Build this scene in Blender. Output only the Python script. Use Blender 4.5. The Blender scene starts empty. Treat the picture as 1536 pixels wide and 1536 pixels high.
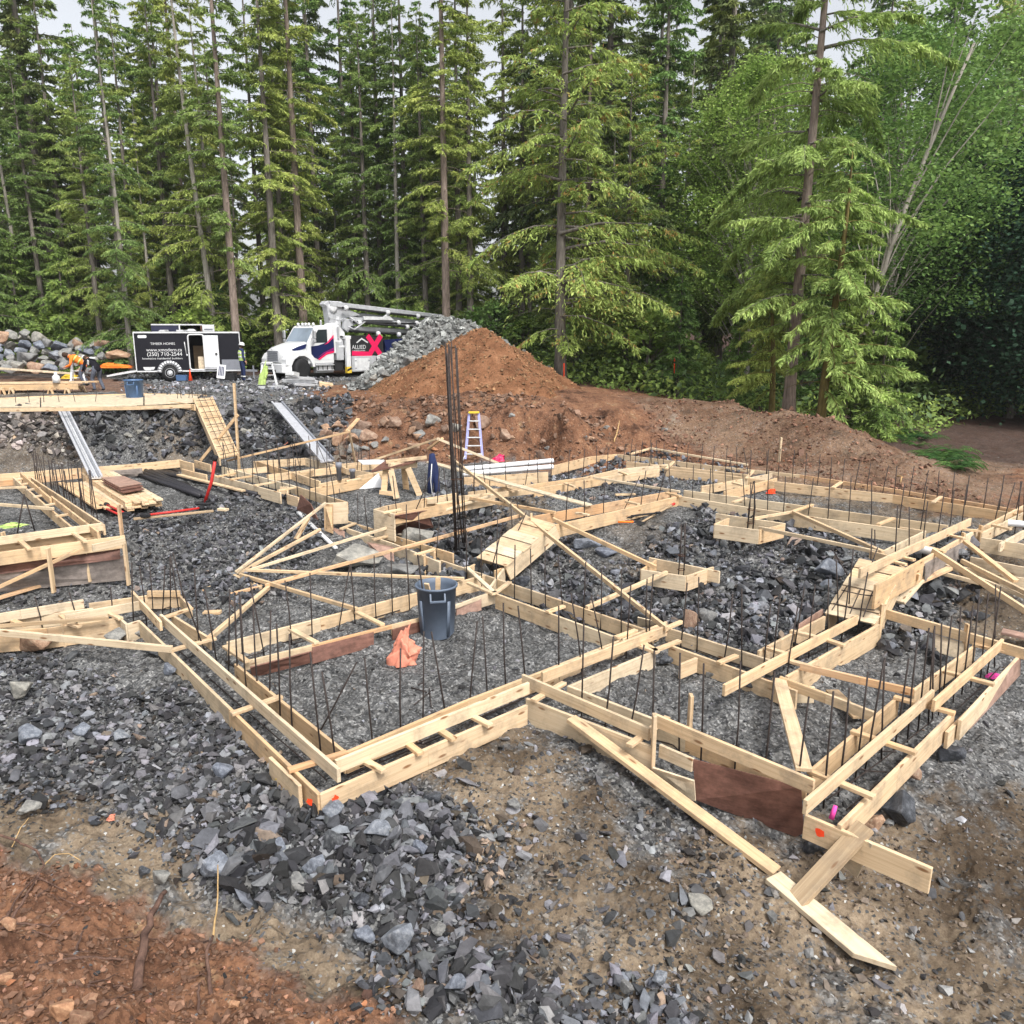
import bpy, bmesh, math, random
import numpy as np
from mathutils import Vector, Matrix

R = math.radians
rnd = random.Random(7)
SC = bpy.context.scene
COL = SC.collection

# ---------------------------------------------------------------- camera, sky, sun
CAM_H, PITCH, FPX = 4.3, R(12.8), 1200.0
cam_d = bpy.data.cameras.new('camera')
cam_d.sensor_width = 36.0
cam_d.lens = 36.0 * FPX / 1536.0
cam_d.clip_start, cam_d.clip_end = 0.1, 900.0
cam = bpy.data.objects.new('camera', cam_d)
COL.objects.link(cam)
cam.location = (0, 0, CAM_H)
cam.rotation_euler = (R(90) - PITCH, 0, 0)
SC.camera = cam

SUN_EL, SUN_AZ = R(52), R(150)          # azimuth clockwise from +Y: behind the camera, to its right
W = bpy.data.worlds.new('World')
SC.world = W
W.use_nodes = True
wn, wl = W.node_tree.nodes, W.node_tree.links
wn.clear()
sky = wn.new('ShaderNodeTexSky')
sky.sky_type = 'NISHITA'
sky.sun_disc = False
sky.sun_elevation = SUN_EL
sky.sun_rotation = SUN_AZ
sky.air_density = 1.0
sky.dust_density = 4.0
sky.ozone_density = 1.0
hs = wn.new('ShaderNodeHueSaturation')   # overcast: cloud takes the blue out of the sky
hs.inputs['Saturation'].default_value = 0.22
hs.inputs['Value'].default_value = 1.0
bg = wn.new('ShaderNodeBackground')
bg.inputs['Strength'].default_value = 0.15
wo = wn.new('ShaderNodeOutputWorld')
wl.new(sky.outputs[0], hs.inputs['Color'])
wl.new(hs.outputs[0], bg.inputs['Color'])
wl.new(bg.outputs[0], wo.inputs['Surface'])

sun_d = bpy.data.lights.new('sun', 'SUN')
sun_d.energy = 1.8
sun_d.angle = R(12)
sun_d.color = (1.0, 0.96, 0.9)
sun = bpy.data.objects.new('sun', sun_d)
COL.objects.link(sun)
sdir = Vector((math.sin(SUN_AZ) * math.cos(SUN_EL), math.cos(SUN_AZ) * math.cos(SUN_EL), math.sin(SUN_EL)))
sun.rotation_euler = sdir.to_track_quat('Z', 'Y').to_euler()
sun.location = (0, -10, 30)
SC.view_settings.view_transform = 'Standard'
SC.view_settings.look = 'None'
SC.view_settings.exposure = 0.76
SC.view_settings.gamma = 1.0
SC.cycles.max_bounces = 6
SC.cycles.diffuse_bounces = 3
SC.cycles.glossy_bounces = 2
SC.cycles.transmission_bounces = 3
SC.cycles.transparent_max_bounces = 6

# ---------------------------------------------------------------- survey: photo points to ground points
_s, _c = math.sin(PITCH), math.cos(PITCH)


def ray(px, py):
    dx, dy = (px - 768) / FPX, -(py - 768) / FPX
    return Vector((dx, _c + dy * _s, -_s + dy * _c))


def P(px, py, z):
    r = ray(px, py)
    return Vector((0, 0, CAM_H)) + r * ((z - CAM_H) / r.z)


def PY(px, py, y):
    r = ray(px, py)
    return Vector((0, 0, CAM_H)) + r * (y / r.y)


# ---------------------------------------------------------------- tags
def tag(o, label=None, cat=None, group=None, kind=None):
    if label: o['label'] = label
    if cat: o['category'] = cat
    if group: o['group'] = group
    if kind: o['kind'] = kind
    return o


def empty(name, loc, label, cat, group=None, rz=0.0):
    o = bpy.data.objects.new(name, None)
    o.empty_display_size = 0.2
    COL.objects.link(o)
    o.location = loc
    o.rotation_euler = (0, 0, rz)
    return tag(o, label, cat, group)


def link(name, me, mat, parent=None):
    o = bpy.data.objects.new(name, me)
    if mat is not None and len(me.materials) == 0:
        for m in (mat if isinstance(mat, (list, tuple)) else [mat]):
            me.materials.append(m)
    COL.objects.link(o)
    if parent is not None: o.parent = parent
    return o


# ---------------------------------------------------------------- mesh builder
class MB:
    def __init__(s):
        s.v, s.f, s.m = [], [], []

    def add(s, vs, fs, mi=0):
        b = len(s.v)
        s.v += [tuple(x) for x in vs]
        s.f += [tuple(i + b for i in f) for f in fs]
        s.m += [mi] * len(fs)

    def box(s, c, d, rot=None, mi=0):
        hx, hy, hz = d[0] / 2, d[1] / 2, d[2] / 2
        vs = [Vector((x, y, z)) for x in (-hx, hx) for y in (-hy, hy) for z in (-hz, hz)]
        if rot is not None: vs = [rot @ v for v in vs]
        vs = [v + Vector(c) for v in vs]
        s.add(vs, [(0, 1, 3, 2), (4, 6, 7, 5), (0, 4, 5, 1), (2, 3, 7, 6), (0, 2, 6, 4), (1, 5, 7, 3)], mi)
        return s

    def bar(s, p, q, w, h, mi=0, up=Vector((0, 0, 1))):
        p, q = Vector(p), Vector(q)
        d = q - p
        L = d.length
        d.normalize()
        if abs(d.dot(up)) > 0.98: up = Vector((0, 1, 0))
        y = up.cross(d).normalized()
        z = d.cross(y)
        rot = Matrix((d, y, z)).transposed()
        return s.box((p + q) / 2, (L, w, h), rot, mi)

    def tube(s, pts, r, n=8, mi=0, caps=True):
        pts = [Vector(p) for p in pts]
        rs = r if isinstance(r, (list, tuple)) else [r] * len(pts)
        b = len(s.v)
        prev = None
        for i, p in enumerate(pts):
            d = (pts[min(i + 1, len(pts) - 1)] - pts[max(i - 1, 0)])
            if d.length < 1e-9: d = Vector((0, 0, 1))
            d.normalize()
            if prev is None:
                a = Vector((0, 0, 1)) if abs(d.z) < 0.9 else Vector((1, 0, 0))
                x = a.cross(d).normalized()
            else:
                x = (prev - d * prev.dot(d))
                x = x.normalized() if x.length > 1e-6 else Vector((1, 0, 0))
            prev = x
            y = d.cross(x)
            for k in range(n):
                t = 2 * math.pi * k / n
                s.v.append(tuple(p + x * (rs[i] * math.cos(t)) + y * (rs[i] * math.sin(t))))
        for i in range(len(pts) - 1):
            for k in range(n):
                a0, a1 = b + i * n + k, b + i * n + (k + 1) % n
                s.f.append((a0, a1, a1 + n, a0 + n)); s.m.append(mi)
        if caps:
            s.f.append(tuple(b + k for k in range(n))[::-1]); s.m.append(mi)
            e = b + (len(pts) - 1) * n
            s.f.append(tuple(e + k for k in range(n))); s.m.append(mi)
        return s

    def lathe(s, prof, c=(0, 0, 0), n=24, mi=0, ax='Z', open_=False):
        b = len(s.v)
        for (r, z) in prof:
            for k in range(n):
                t = 2 * math.pi * k / n
                q = (r * math.cos(t), r * math.sin(t), z)
                if ax == 'Y': q = (q[0], q[2], q[1])
                if ax == 'X': q = (q[2], q[0], q[1])
                s.v.append((q[0] + c[0], q[1] + c[1], q[2] + c[2]))
        for i in range(len(prof) - 1):
            for k in range(n):
                a0, a1 = b + i * n + k, b + i * n + (k + 1) % n
                s.f.append((a0, a1, a1 + n, a0 + n)); s.m.append(mi)
        if not open_:
            s.f.append(tuple(b + k for k in range(n))[::-1]); s.m.append(mi)
            e = b + (len(prof) - 1) * n
            s.f.append(tuple(e + k for k in range(n))); s.m.append(mi)
        return s

    def prism(s, poly, t0, t1, ax='Y', mi=0):
        """poly in the plane across axis ax, from t0 to t1 along it"""
        def mk(a, b_, t):
            return {'Y': (a, t, b_), 'X': (t, a, b_), 'Z': (a, b_, t)}[ax]
        n = len(poly)
        vs = [mk(a, b_, t0) for a, b_ in poly] + [mk(a, b_, t1) for a, b_ in poly]
        fs = [tuple(range(n)), tuple(range(2 * n - 1, n - 1, -1))]
        fs += [(i, i + n, (i + 1) % n + n, (i + 1) % n) for i in range(n)]
        s.add(vs, fs, mi)
        return s

    def mesh(s, name, smooth=False, bevel=0.0):
        me = bpy.data.meshes.new(name)
        me.from_pydata(s.v, [], s.f)
        me.polygons.foreach_set('material_index', s.m)
        bm = bmesh.new()
        bm.from_mesh(me)
        bmesh.ops.recalc_face_normals(bm, faces=bm.faces)
        if bevel > 0:
            bmesh.ops.bevel(bm, geom=list(bm.edges), offset=bevel, segments=1, affect='EDGES', clamp_overlap=True)
        bm.to_mesh(me)
        bm.free()
        if smooth:
            me.polygons.foreach_set('use_smooth', [True] * len(me.polygons))
        me.update()
        return me

    def build(s, name, mat, parent=None, smooth=False, bevel=0.0):
        me = s.mesh(name, smooth, bevel)
        for m in (mat if isinstance(mat, (list, tuple)) else [mat]):
            me.materials.append(m)
        return link(name, me, None, parent)


def np_mesh(name, V, F, n, cols=None, attr='tint'):
    """V (k,3) float, F (m,n) int"""
    me = bpy.data.meshes.new(name)
    me.vertices.add(len(V))
    me.vertices.foreach_set('co', np.ascontiguousarray(V, dtype=np.float32).ravel())
    me.loops.add(F.size)
    me.loops.foreach_set('vertex_index', np.ascontiguousarray(F, dtype=np.int32).ravel())
    me.polygons.add(len(F))
    me.polygons.foreach_set('loop_start', np.arange(len(F), dtype=np.int32) * n)
    me.polygons.foreach_set('loop_total', np.full(len(F), n, dtype=np.int32))
    me.update(calc_edges=True)
    if cols is not None:
        a = me.attributes.new(attr, 'FLOAT_COLOR', 'POINT')
        a.data.foreach_set('color', np.ascontiguousarray(cols, dtype=np.float32).ravel())
    return me


# ---------------------------------------------------------------- materials
def nmat(name, rough=0.8, spec=0.3):
    m = bpy.data.materials.new(name)
    m.use_nodes = True
    b = m.node_tree.nodes['Principled BSDF']
    b.inputs['Roughness'].default_value = rough
    b.inputs['Specular IOR Level'].default_value = spec
    return m, m.node_tree.nodes, m.node_tree.links, b


def ramp(n, stops):
    r = n.new('ShaderNodeValToRGB')
    e = r.color_ramp.elements
    while len(e) > 1: e.remove(e[-1])
    e[0].position = stops[0][0]; e[0].color = (*stops[0][1], 1)
    for p, c in stops[1:]:
        k = e.new(p); k.color = (*c, 1)
    return r


def noise(n, l, scale, detail=4, rough=0.6, vec=None):
    t = n.new('ShaderNodeTexNoise')
    t.inputs['Scale'].default_value = scale
    t.inputs['Detail'].default_value = detail
    t.inputs['Roughness'].default_value = rough
    if vec is not None: l.new(vec, t.inputs['Vector'])
    return t


def mix(n, l, fac, a, b, mode='MIX'):
    m = n.new('ShaderNodeMix')
    m.data_type = 'RGBA'
    m.blend_type = mode
    def put(sock, val):
        if hasattr(val, 'links') or isinstance(val, bpy.types.NodeSocket): l.new(val, sock)
        elif isinstance(val, (int, float)): sock.default_value = val
        else: sock.default_value = (*val, 1)
    put(m.inputs['Factor'], fac)
    put(m.inputs[6], a)
    put(m.inputs[7], b)
    return m.outputs[2]


def plain(name, col, rough=0.6, spec=0.3, metal=0.0, var=0.12, scale=6.0, bump=0.0):
    m, n, l, b = nmat(name, rough, spec)
    tc = n.new('ShaderNodeTexCoord')
    t = noise(n, l, scale, 5, 0.65, tc.outputs['Object'])
    r = ramp(n, [(0.3, tuple(c * (1 - var) for c in col)), (0.7, tuple(min(1, c * (1 + var)) for c in col))])
    l.new(t.outputs['Fac'], r.inputs[0])
    l.new(r.outputs[0], b.inputs['Base Color'])
    b.inputs['Metallic'].default_value = metal
    if bump:
        bp = n.new('ShaderNodeBump'); bp.inputs['Strength'].default_value = bump
        t2 = noise(n, l, scale * 8, 4, 0.7, tc.outputs['Object'])
        l.new(t2.outputs['Fac'], bp.inputs['Height']); l.new(bp.outputs[0], b.inputs['Normal'])
    return m


def wood(name, c0, c1, c2, dirt=(0.24, 0.19, 0.14), dirt_amt=0.6):
    """sawn lumber: grain runs along local X"""
    m, n, l, b = nmat(name, 0.75, 0.2)
    tc = n.new('ShaderNodeTexCoord')
    oi = n.new('ShaderNodeObjectInfo')
    add = n.new('ShaderNodeVectorMath'); add.operation = 'ADD'
    sc = n.new('ShaderNodeVectorMath'); sc.operation = 'SCALE'; sc.inputs['Scale'].default_value = 37.0
    cb = n.new('ShaderNodeCombineXYZ')
    for i in range(3): l.new(oi.outputs['Random'], cb.inputs[i])
    l.new(cb.outputs[0], sc.inputs[0])
    l.new(tc.outputs['Object'], add.inputs[0]); l.new(sc.outputs[0], add.inputs[1])
    mp = n.new('ShaderNodeMapping'); mp.inputs['Scale'].default_value = (1.2, 34, 34)
    l.new(add.outputs[0], mp.inputs['Vector'])
    g = noise(n, l, 1.0, 6, 0.6, mp.outputs[0])
    g.inputs['Distortion'].default_value = 0.6
    r = ramp(n, [(0.28, c2), (0.5, c1), (0.75, c0)])
    l.new(g.outputs['Fac'], r.inputs[0])
    # board to board colour
    rr = ramp(n, [(0.0, (1.08, 1.03, 0.95)), (0.35, (0.98, 0.96, 0.94)), (0.6, (0.94, 0.87, 0.78)), (0.8, (0.98, 0.86, 0.73)), (1.0, (1.1, 1.1, 1.08))])
    l.new(oi.outputs['Random'], rr.inputs[0])
    c = mix(n, l, 1.0, r.outputs[0], rr.outputs[0], 'MULTIPLY')
    # knots
    mk = n.new('ShaderNodeMapping'); mk.inputs['Scale'].default_value = (2.6, 9, 9)
    l.new(add.outputs[0], mk.inputs['Vector'])
    v = n.new('ShaderNodeTexVoronoi'); v.inputs['Scale'].default_value = 1.0
    l.new(mk.outputs[0], v.inputs['Vector'])
    kr = ramp(n, [(0.0, (1, 1, 1)), (0.10, (0.85, 0.85, 0.85)), (0.17, (0, 0, 0))])
    l.new(v.outputs['Distance'], kr.inputs[0])
    c = mix(n, l, kr.outputs[0], c, (0.22, 0.10, 0.04))
    mn = n.new('ShaderNodeMapping'); mn.inputs['Scale'].default_value = (5.5, 16, 16)
    l.new(add.outputs[0], mn.inputs['Vector'])
    v2 = n.new('ShaderNodeTexVoronoi'); l.new(mn.outputs[0], v2.inputs['Vector'])
    nr = ramp(n, [(0.0, (0.9, 0.9, 0.9)), (0.045, (0.8, 0.8, 0.8)), (0.07, (0, 0, 0))])
    l.new(v2.outputs['Distance'], nr.inputs[0])
    c = mix(n, l, nr.outputs[0], c, (0.05, 0.04, 0.035))
    # mud, wear
    d = noise(n, l, 3.0, 6, 0.7, add.outputs[0])
    dr = ramp(n, [(0.47, (0, 0, 0)), (0.68, (dirt_amt,) * 3)])
    l.new(d.outputs['Fac'], dr.inputs[0])
    c = mix(n, l, dr.outputs[0], c, dirt)
    l.new(c, b.inputs['Base Color'])
    bp = n.new('ShaderNodeBump'); bp.inputs['Strength'].default_value = 0.15; bp.inputs['Distance'].default_value = 0.01
    l.new(g.outputs['Fac'], bp.inputs['Height']); l.new(bp.outputs[0], b.inputs['Normal'])
    return m


def ply(name, c0, c1, streak=8.0):
    m, n, l, b = nmat(name, 0.6, 0.3)
    tc = n.new('ShaderNodeTexCoord')
    mp = n.new('ShaderNodeMapping'); mp.inputs['Scale'].default_value = (2.0, streak, streak)
    l.new(tc.outputs['Object'], mp.inputs['Vector'])
    g = noise(n, l, 2.0, 8, 0.7, mp.outputs[0])
    g2 = noise(n, l, 7.0, 6, 0.7, tc.outputs['Object'])
    r = ramp(n, [(0.3, c0), (0.7, c1)])
    l.new(g.outputs['Fac'], r.inputs[0])
    r2 = ramp(n, [(0.35, (0.6, 0.6, 0.6)), (0.7, (1.15, 1.15, 1.15))])
    l.new(g2.outputs['Fac'], r2.inputs[0])
    l.new(mix(n, l, 1.0, r.outputs[0], r2.outputs[0], 'MULTIPLY'), b.inputs['Base Color'])
    return m


M = {}
M['pine'] = wood('pine_lumber', (0.72, 0.575, 0.395), (0.64, 0.49, 0.325), (0.50, 0.36, 0.22))
M['pale'] = wood('pale_lumber', (0.70, 0.61, 0.465), (0.64, 0.535, 0.39), (0.50, 0.40, 0.28))
M['old'] = wood('weathered_lumber', (0.50, 0.40, 0.28), (0.42, 0.32, 0.21), (0.30, 0.22, 0.14))
M['orange'] = wood('reddish_lumber', (0.70, 0.49, 0.32), (0.61, 0.41, 0.25), (0.46, 0.28, 0.16))
M['plyred'] = ply('form_ply_brown', (0.12, 0.055, 0.04), (0.24, 0.12, 0.09))
M['plygrey'] = ply('form_ply_grey', (0.20, 0.17, 0.15), (0.36, 0.31, 0.28))
M['plylight'] = ply('form_ply_light', (0.62, 0.50, 0.36), (0.76, 0.64, 0.46))
M['plypink'] = ply('form_ply_pink', (0.33, 0.20, 0.15), (0.46, 0.31, 0.25))
M['rebar'] = plain('rebar_steel', (0.045, 0.035, 0.032), 0.7, 0.4, 0.3, 0.5, 20)
M['rust'] = plain('rusty_steel', (0.10, 0.045, 0.025), 0.85, 0.2, 0.2, 0.4, 20)
M['can'] = plain('grey_bin_plastic', (0.11, 0.14, 0.19), 0.5, 0.4, 0, 0.12, 4)
M['bluebin'] = plain('blue_bin_plastic', (0.06, 0.12, 0.24), 0.5, 0.4, 0, 0.12, 4)
M['dark'] = plain('black_void', (0.012, 0.012, 0.014), 0.7, 0.2)
M['black'] = plain('black_rubber', (0.02, 0.02, 0.022), 0.75, 0.25, 0, 0.3, 12)
M['orangecloth'] = plain('faded_orange_cloth', (0.66, 0.25, 0.17), 0.85, 0.2, 0, 0.2, 9, 0.2)
M['white'] = plain('white_paint', (0.66, 0.67, 0.68), 0.3, 0.5, 0, 0.05, 3)
M['dirtywhite'] = plain('dirty_white', (0.60, 0.61, 0.62), 0.5, 0.4, 0, 0.2, 5)
M['boom'] = plain('boom_grey_paint', (0.42, 0.43, 0.45), 0.4, 0.5, 0, 0.18, 4)
M['alu'] = plain('aluminium', (0.55, 0.56, 0.58), 0.4, 0.5, 0.6, 0.15, 6)
M['alurib'] = plain('aluminium_plank', (0.52, 0.53, 0.57), 0.5, 0.5, 0.3, 0.12, 8)
M['greypaint'] = plain('grey_paint', (0.20, 0.21, 0.24), 0.5, 0.4, 0, 0.15)
M['navy'] = plain('navy_paint', (0.012, 0.018, 0.075), 0.25, 0.5, 0, 0.1)
M['trailer'] = plain('black_trailer_skin', (0.008, 0.008, 0.013), 0.5, 0.25, 0, 0.15)
M['trailernavy'] = plain('dark_blue_trailer_skin', (0.018, 0.02, 0.05), 0.35, 0.5, 0, 0.15)
M['magenta'] = plain('crimson_paint', (0.70, 0.015, 0.10), 0.35, 0.5, 0, 0.06)
M['purple'] = plain('purple_paint', (0.20, 0.01, 0.12), 0.35, 0.5, 0, 0.06)
M['yellow'] = plain('yellow_paint', (0.72, 0.50, 0.05), 0.5, 0.4)
M['ladder'] = plain('lilac_fibreglass', (0.34, 0.35, 0.62), 0.5, 0.4)
M['red'] = plain('red_paint', (0.52, 0.03, 0.025), 0.45, 0.4, 0, 0.2)
M['pink'] = plain('pink_marker', (0.85, 0.08, 0.40), 0.6, 0.3)
M['sprayred'] = plain('red_spray_mark', (0.85, 0.07, 0.02), 0.8, 0.2, 0, 0.2)
M['orangevest'] = plain('orange_cloth', (0.85, 0.20, 0.03), 0.8, 0.2)
M['lime'] = plain('lime_cloth', (0.42, 0.55, 0.18), 0.8, 0.2)
M['silver'] = plain('reflective_band', (0.65, 0.66, 0.66), 0.4, 0.5)
M['navycloth'] = plain('navy_cloth', (0.025, 0.035, 0.09), 0.9, 0.1, 0, 0.25, 12)
M['denim'] = plain('grey_cloth', (0.10, 0.11, 0.14), 0.9, 0.1, 0, 0.25, 12)
M['blackcloth'] = plain('black_cloth', (0.012, 0.012, 0.016), 0.9, 0.1, 0, 0.25, 12)
M['skin'] = plain('skin', (0.42, 0.22, 0.15), 0.6, 0.3, 0, 0.05)
M['hair'] = plain('brown_hair', (0.05, 0.03, 0.02), 0.8, 0.2)
M['plastic'] = plain('pale_pvc', (0.74, 0.75, 0.77), 0.3, 0.5, 0, 0.06)
M['hdpe'] = plain('black_pipe', (0.022, 0.021, 0.026), 0.5, 0.4, 0, 0.25, 10)
M['boot'] = plain('boot_leather', (0.03, 0.025, 0.02), 0.7, 0.2)


def glass(name, tint):
    m, n, l, b = nmat(name, 0.08, 0.8)
    tc = n.new('ShaderNodeTexCoord')
    t = noise(n, l, 1.2, 2, 0.5, tc.outputs['Object'])
    r = ramp(n, [(0.35, tuple(c * 0.7 for c in tint)), (0.65, tint)])
    l.new(t.outputs['Fac'], r.inputs[0]); l.new(r.outputs[0], b.inputs['Base Color'])
    return m


M['glass'] = glass('dark_glass', (0.03, 0.04, 0.045))
M['windshield'] = glass('windshield_glass', (0.30, 0.36, 0.44))


def stone_mat(name, rough=0.75, spec=0.35):
    m, n, l, b = nmat(name, rough, spec)
    at = n.new('ShaderNodeAttribute'); at.attribute_name = 'tint'
    tc = n.new('ShaderNodeTexCoord')
    t = noise(n, l, 14.0, 6, 0.7, tc.outputs['Object'])
    r = ramp(n, [(0.3, (0.62, 0.62, 0.62)), (0.7, (1.3, 1.3, 1.3))])
    l.new(t.outputs['Fac'], r.inputs[0])
    l.new(mix(n, l, 1.0, at.outputs['Color'], r.outputs[0], 'MULTIPLY'), b.inputs['Base Color'])
    bp = n.new('ShaderNodeBump'); bp.inputs['Strength'].default_value = 0.35; bp.inputs['Distance'].default_value = 0.02
    t2 = noise(n, l, 40.0, 5, 0.7, tc.outputs['Object'])
    l.new(t2.outputs['Fac'], bp.inputs['Height']); l.new(bp.outputs[0], b.inputs['Normal'])
    return m


M['stone'] = stone_mat('broken_stone')


def boulder_mat(name, c0, c1, c2):
    m, n, l, b = nmat(name, 0.6, 0.4)
    tc = n.new('ShaderNodeTexCoord'); oi = n.new('ShaderNodeObjectInfo')
    t = noise(n, l, 3.0, 8, 0.7, tc.outputs['Object'])
    r = ramp(n, [(0.3, c0), (0.5, c1), (0.72, c2)])
    l.new(t.outputs['Fac'], r.inputs[0])
    rr = ramp(n, [(0.0, (0.75, 0.75, 0.78)), (0.5, (1.0, 1.0, 1.0)), (1.0, (1.3, 1.25, 1.15))])
    l.new(oi.outputs['Random'], rr.inputs[0])
    l.new(mix(n, l, 1.0, r.outputs[0], rr.outputs[0], 'MULTIPLY'), b.inputs['Base Color'])
    bp = n.new('ShaderNodeBump'); bp.inputs['Strength'].default_value = 0.5; bp.inputs['Distance'].default_value = 0.05
    t2 = noise(n, l, 9.0, 8, 0.75, tc.outputs['Object'])
    l.new(t2.outputs['Fac'], bp.inputs['Height']); l.new(bp.outputs[0], b.inputs['Normal'])
    return m


M['boulder'] = boulder_mat('grey_boulder', (0.10, 0.10, 0.10), (0.22, 0.22, 0.21), (0.36, 0.35, 0.32))
M['blackrock'] = boulder_mat('wet_black_rock', (0.015, 0.017, 0.022), (0.05, 0.055, 0.065), (0.16, 0.17, 0.19))
M['rustrock'] = boulder_mat('rust_stained_boulder', (0.16, 0.10, 0.07), (0.30, 0.19, 0.13), (0.42, 0.34, 0.26))
M['clayrock'] = boulder_mat('clay_covered_stone', (0.20, 0.10, 0.06), (0.36, 0.20, 0.12), (0.50, 0.34, 0.22))
M['bluerock'] = boulder_mat('blue_grey_rock', (0.07, 0.08, 0.10), (0.17, 0.19, 0.23), (0.34, 0.36, 0.40))


def leaf_mat(name, dark, mid, light, odd=None, odd_amt=0.62, trans=0.25, scale=0.9):
    m, n, l, b = nmat(name, 0.65, 0.25)
    tc = n.new('ShaderNodeTexCoord'); oi = n.new('ShaderNodeObjectInfo'); ge = n.new('ShaderNodeNewGeometry')
    t = noise(n, l, scale, 4, 0.7, tc.outputs['Object'])
    r = ramp(n, [(0.3, dark), (0.5, mid), (0.72, light)])
    l.new(t.outputs['Fac'], r.inputs[0])
    rr = ramp(n, [(0.0, (0.62, 0.74, 0.74)), (0.4, (0.95, 1, 0.95)), (0.7, (1.18, 1.08, 0.88)), (1.0, (1.2, 1.17, 1.08))])
    l.new(oi.outputs['Random'], rr.inputs[0])
    c = mix(n, l, 1.0, r.outputs[0], rr.outputs[0], 'MULTIPLY')
    ri = ramp(n, [(0.0, (0.6, 0.6, 0.6)), (1.0, (1.4, 1.4, 1.4))])
    l.new(ge.outputs['Random Per Island'], ri.inputs[0])
    c = mix(n, l, 1.0, c, ri.outputs[0], 'MULTIPLY')
    if odd:
        t3 = noise(n, l, 1.7, 5, 0.8, tc.outputs['Object'])
        ro = ramp(n, [(odd_amt, (0, 0, 0)), (odd_amt + 0.05, (1, 1, 1))])
        l.new(t3.outputs['Fac'], ro.inputs[0])
        c = mix(n, l, ro.outputs[0], c, odd)
    l.new(c, b.inputs['Base Color'])
    tr = n.new('ShaderNodeBsdfTranslucent'); l.new(c, tr.inputs['Color'])
    ms = n.new('ShaderNodeMixShader'); ms.inputs[0].default_value = trans + .08
    l.new(b.outputs[0], ms.inputs[1]); l.new(tr.outputs[0], ms.inputs[2])
    l.new(ms.outputs[0], n['Material Output'].inputs['Surface'])
    return m


M['leaf_light'] = leaf_mat('hemlock_foliage', (0.146, 0.206, 0.060), (0.293, 0.373, 0.108), (0.468, 0.518, 0.168), (0.38, 0.22, 0.07), 0.71)
M['leaf_yellow'] = leaf_mat('cedar_foliage_yellowing', (0.13, 0.20, 0.05), (0.26, 0.35, 0.095), (0.40, 0.48, 0.16), (0.48, 0.27, 0.09), 0.57)
M['leaf_cedar'] = leaf_mat('cedar_foliage', (0.164, 0.239, 0.066), (0.355, 0.452, 0.131), (0.547, 0.637, 0.218), (0.36, 0.17, 0.05), 0.74)
M['leaf_dark'] = leaf_mat('fir_foliage_dark', (0.056, 0.091, 0.042), (0.130, 0.182, 0.073), (0.259, 0.299, 0.114))
M['leaf_mid'] = leaf_mat('fir_foliage', (0.086, 0.152, 0.047), (0.187, 0.290, 0.083), (0.331, 0.442, 0.124))
M['leaf_broad'] = leaf_mat('maple_leaves', (0.102, 0.169, 0.048), (0.204, 0.315, 0.084), (0.378, 0.484, 0.156), (0.50, 0.22, 0.05), 0.71, 0.35)
M['leaf_broaddark'] = leaf_mat('dark_maple_leaves', (0.024, 0.060, 0.036), (0.048, 0.102, 0.060), (0.096, 0.168, 0.096))
M['fern'] = leaf_mat('fern_fronds', (0.02, 0.06, 0.018), (0.05, 0.12, 0.03), (0.10, 0.19, 0.05))


def bark(name, c0, c1):
    m, n, l, b = nmat(name, 0.9, 0.15)
    tc = n.new('ShaderNodeTexCoord')
    mp = n.new('ShaderNodeMapping'); mp.inputs['Scale'].default_value = (9, 9, 1.5)
    l.new(tc.outputs['Object'], mp.inputs['Vector'])
    t = noise(n, l, 1.3, 6, 0.7, mp.outputs[0])
    r = ramp(n, [(0.32, c0), (0.68, c1)])
    l.new(t.outputs['Fac'], r.inputs[0]); l.new(r.outputs[0], b.inputs['Base Color'])
    bp = n.new('ShaderNodeBump'); bp.inputs['Strength'].default_value = 0.6; bp.inputs['Distance'].default_value = 0.04
    l.new(t.outputs['Fac'], bp.inputs['Height']); l.new(bp.outputs[0], b.inputs['Normal'])
    return m


M['bark'] = bark('conifer_bark', (0.08, 0.07, 0.06), (0.27, 0.24, 0.21))
M['barkred'] = bark('red_brown_bark', (0.13, 0.10, 0.08), (0.34, 0.27, 0.23))
M['barkpale'] = bark('pale_bark', (0.20, 0.18, 0.15), (0.44, 0.41, 0.36))
M['moss'] = bark('mossy_bark', (0.08, 0.06, 0.025), (0.22, 0.18, 0.06))
M['deadtwig'] = bark('dead_root', (0.05, 0.03, 0.025), (0.20, 0.12, 0.09))

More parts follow.
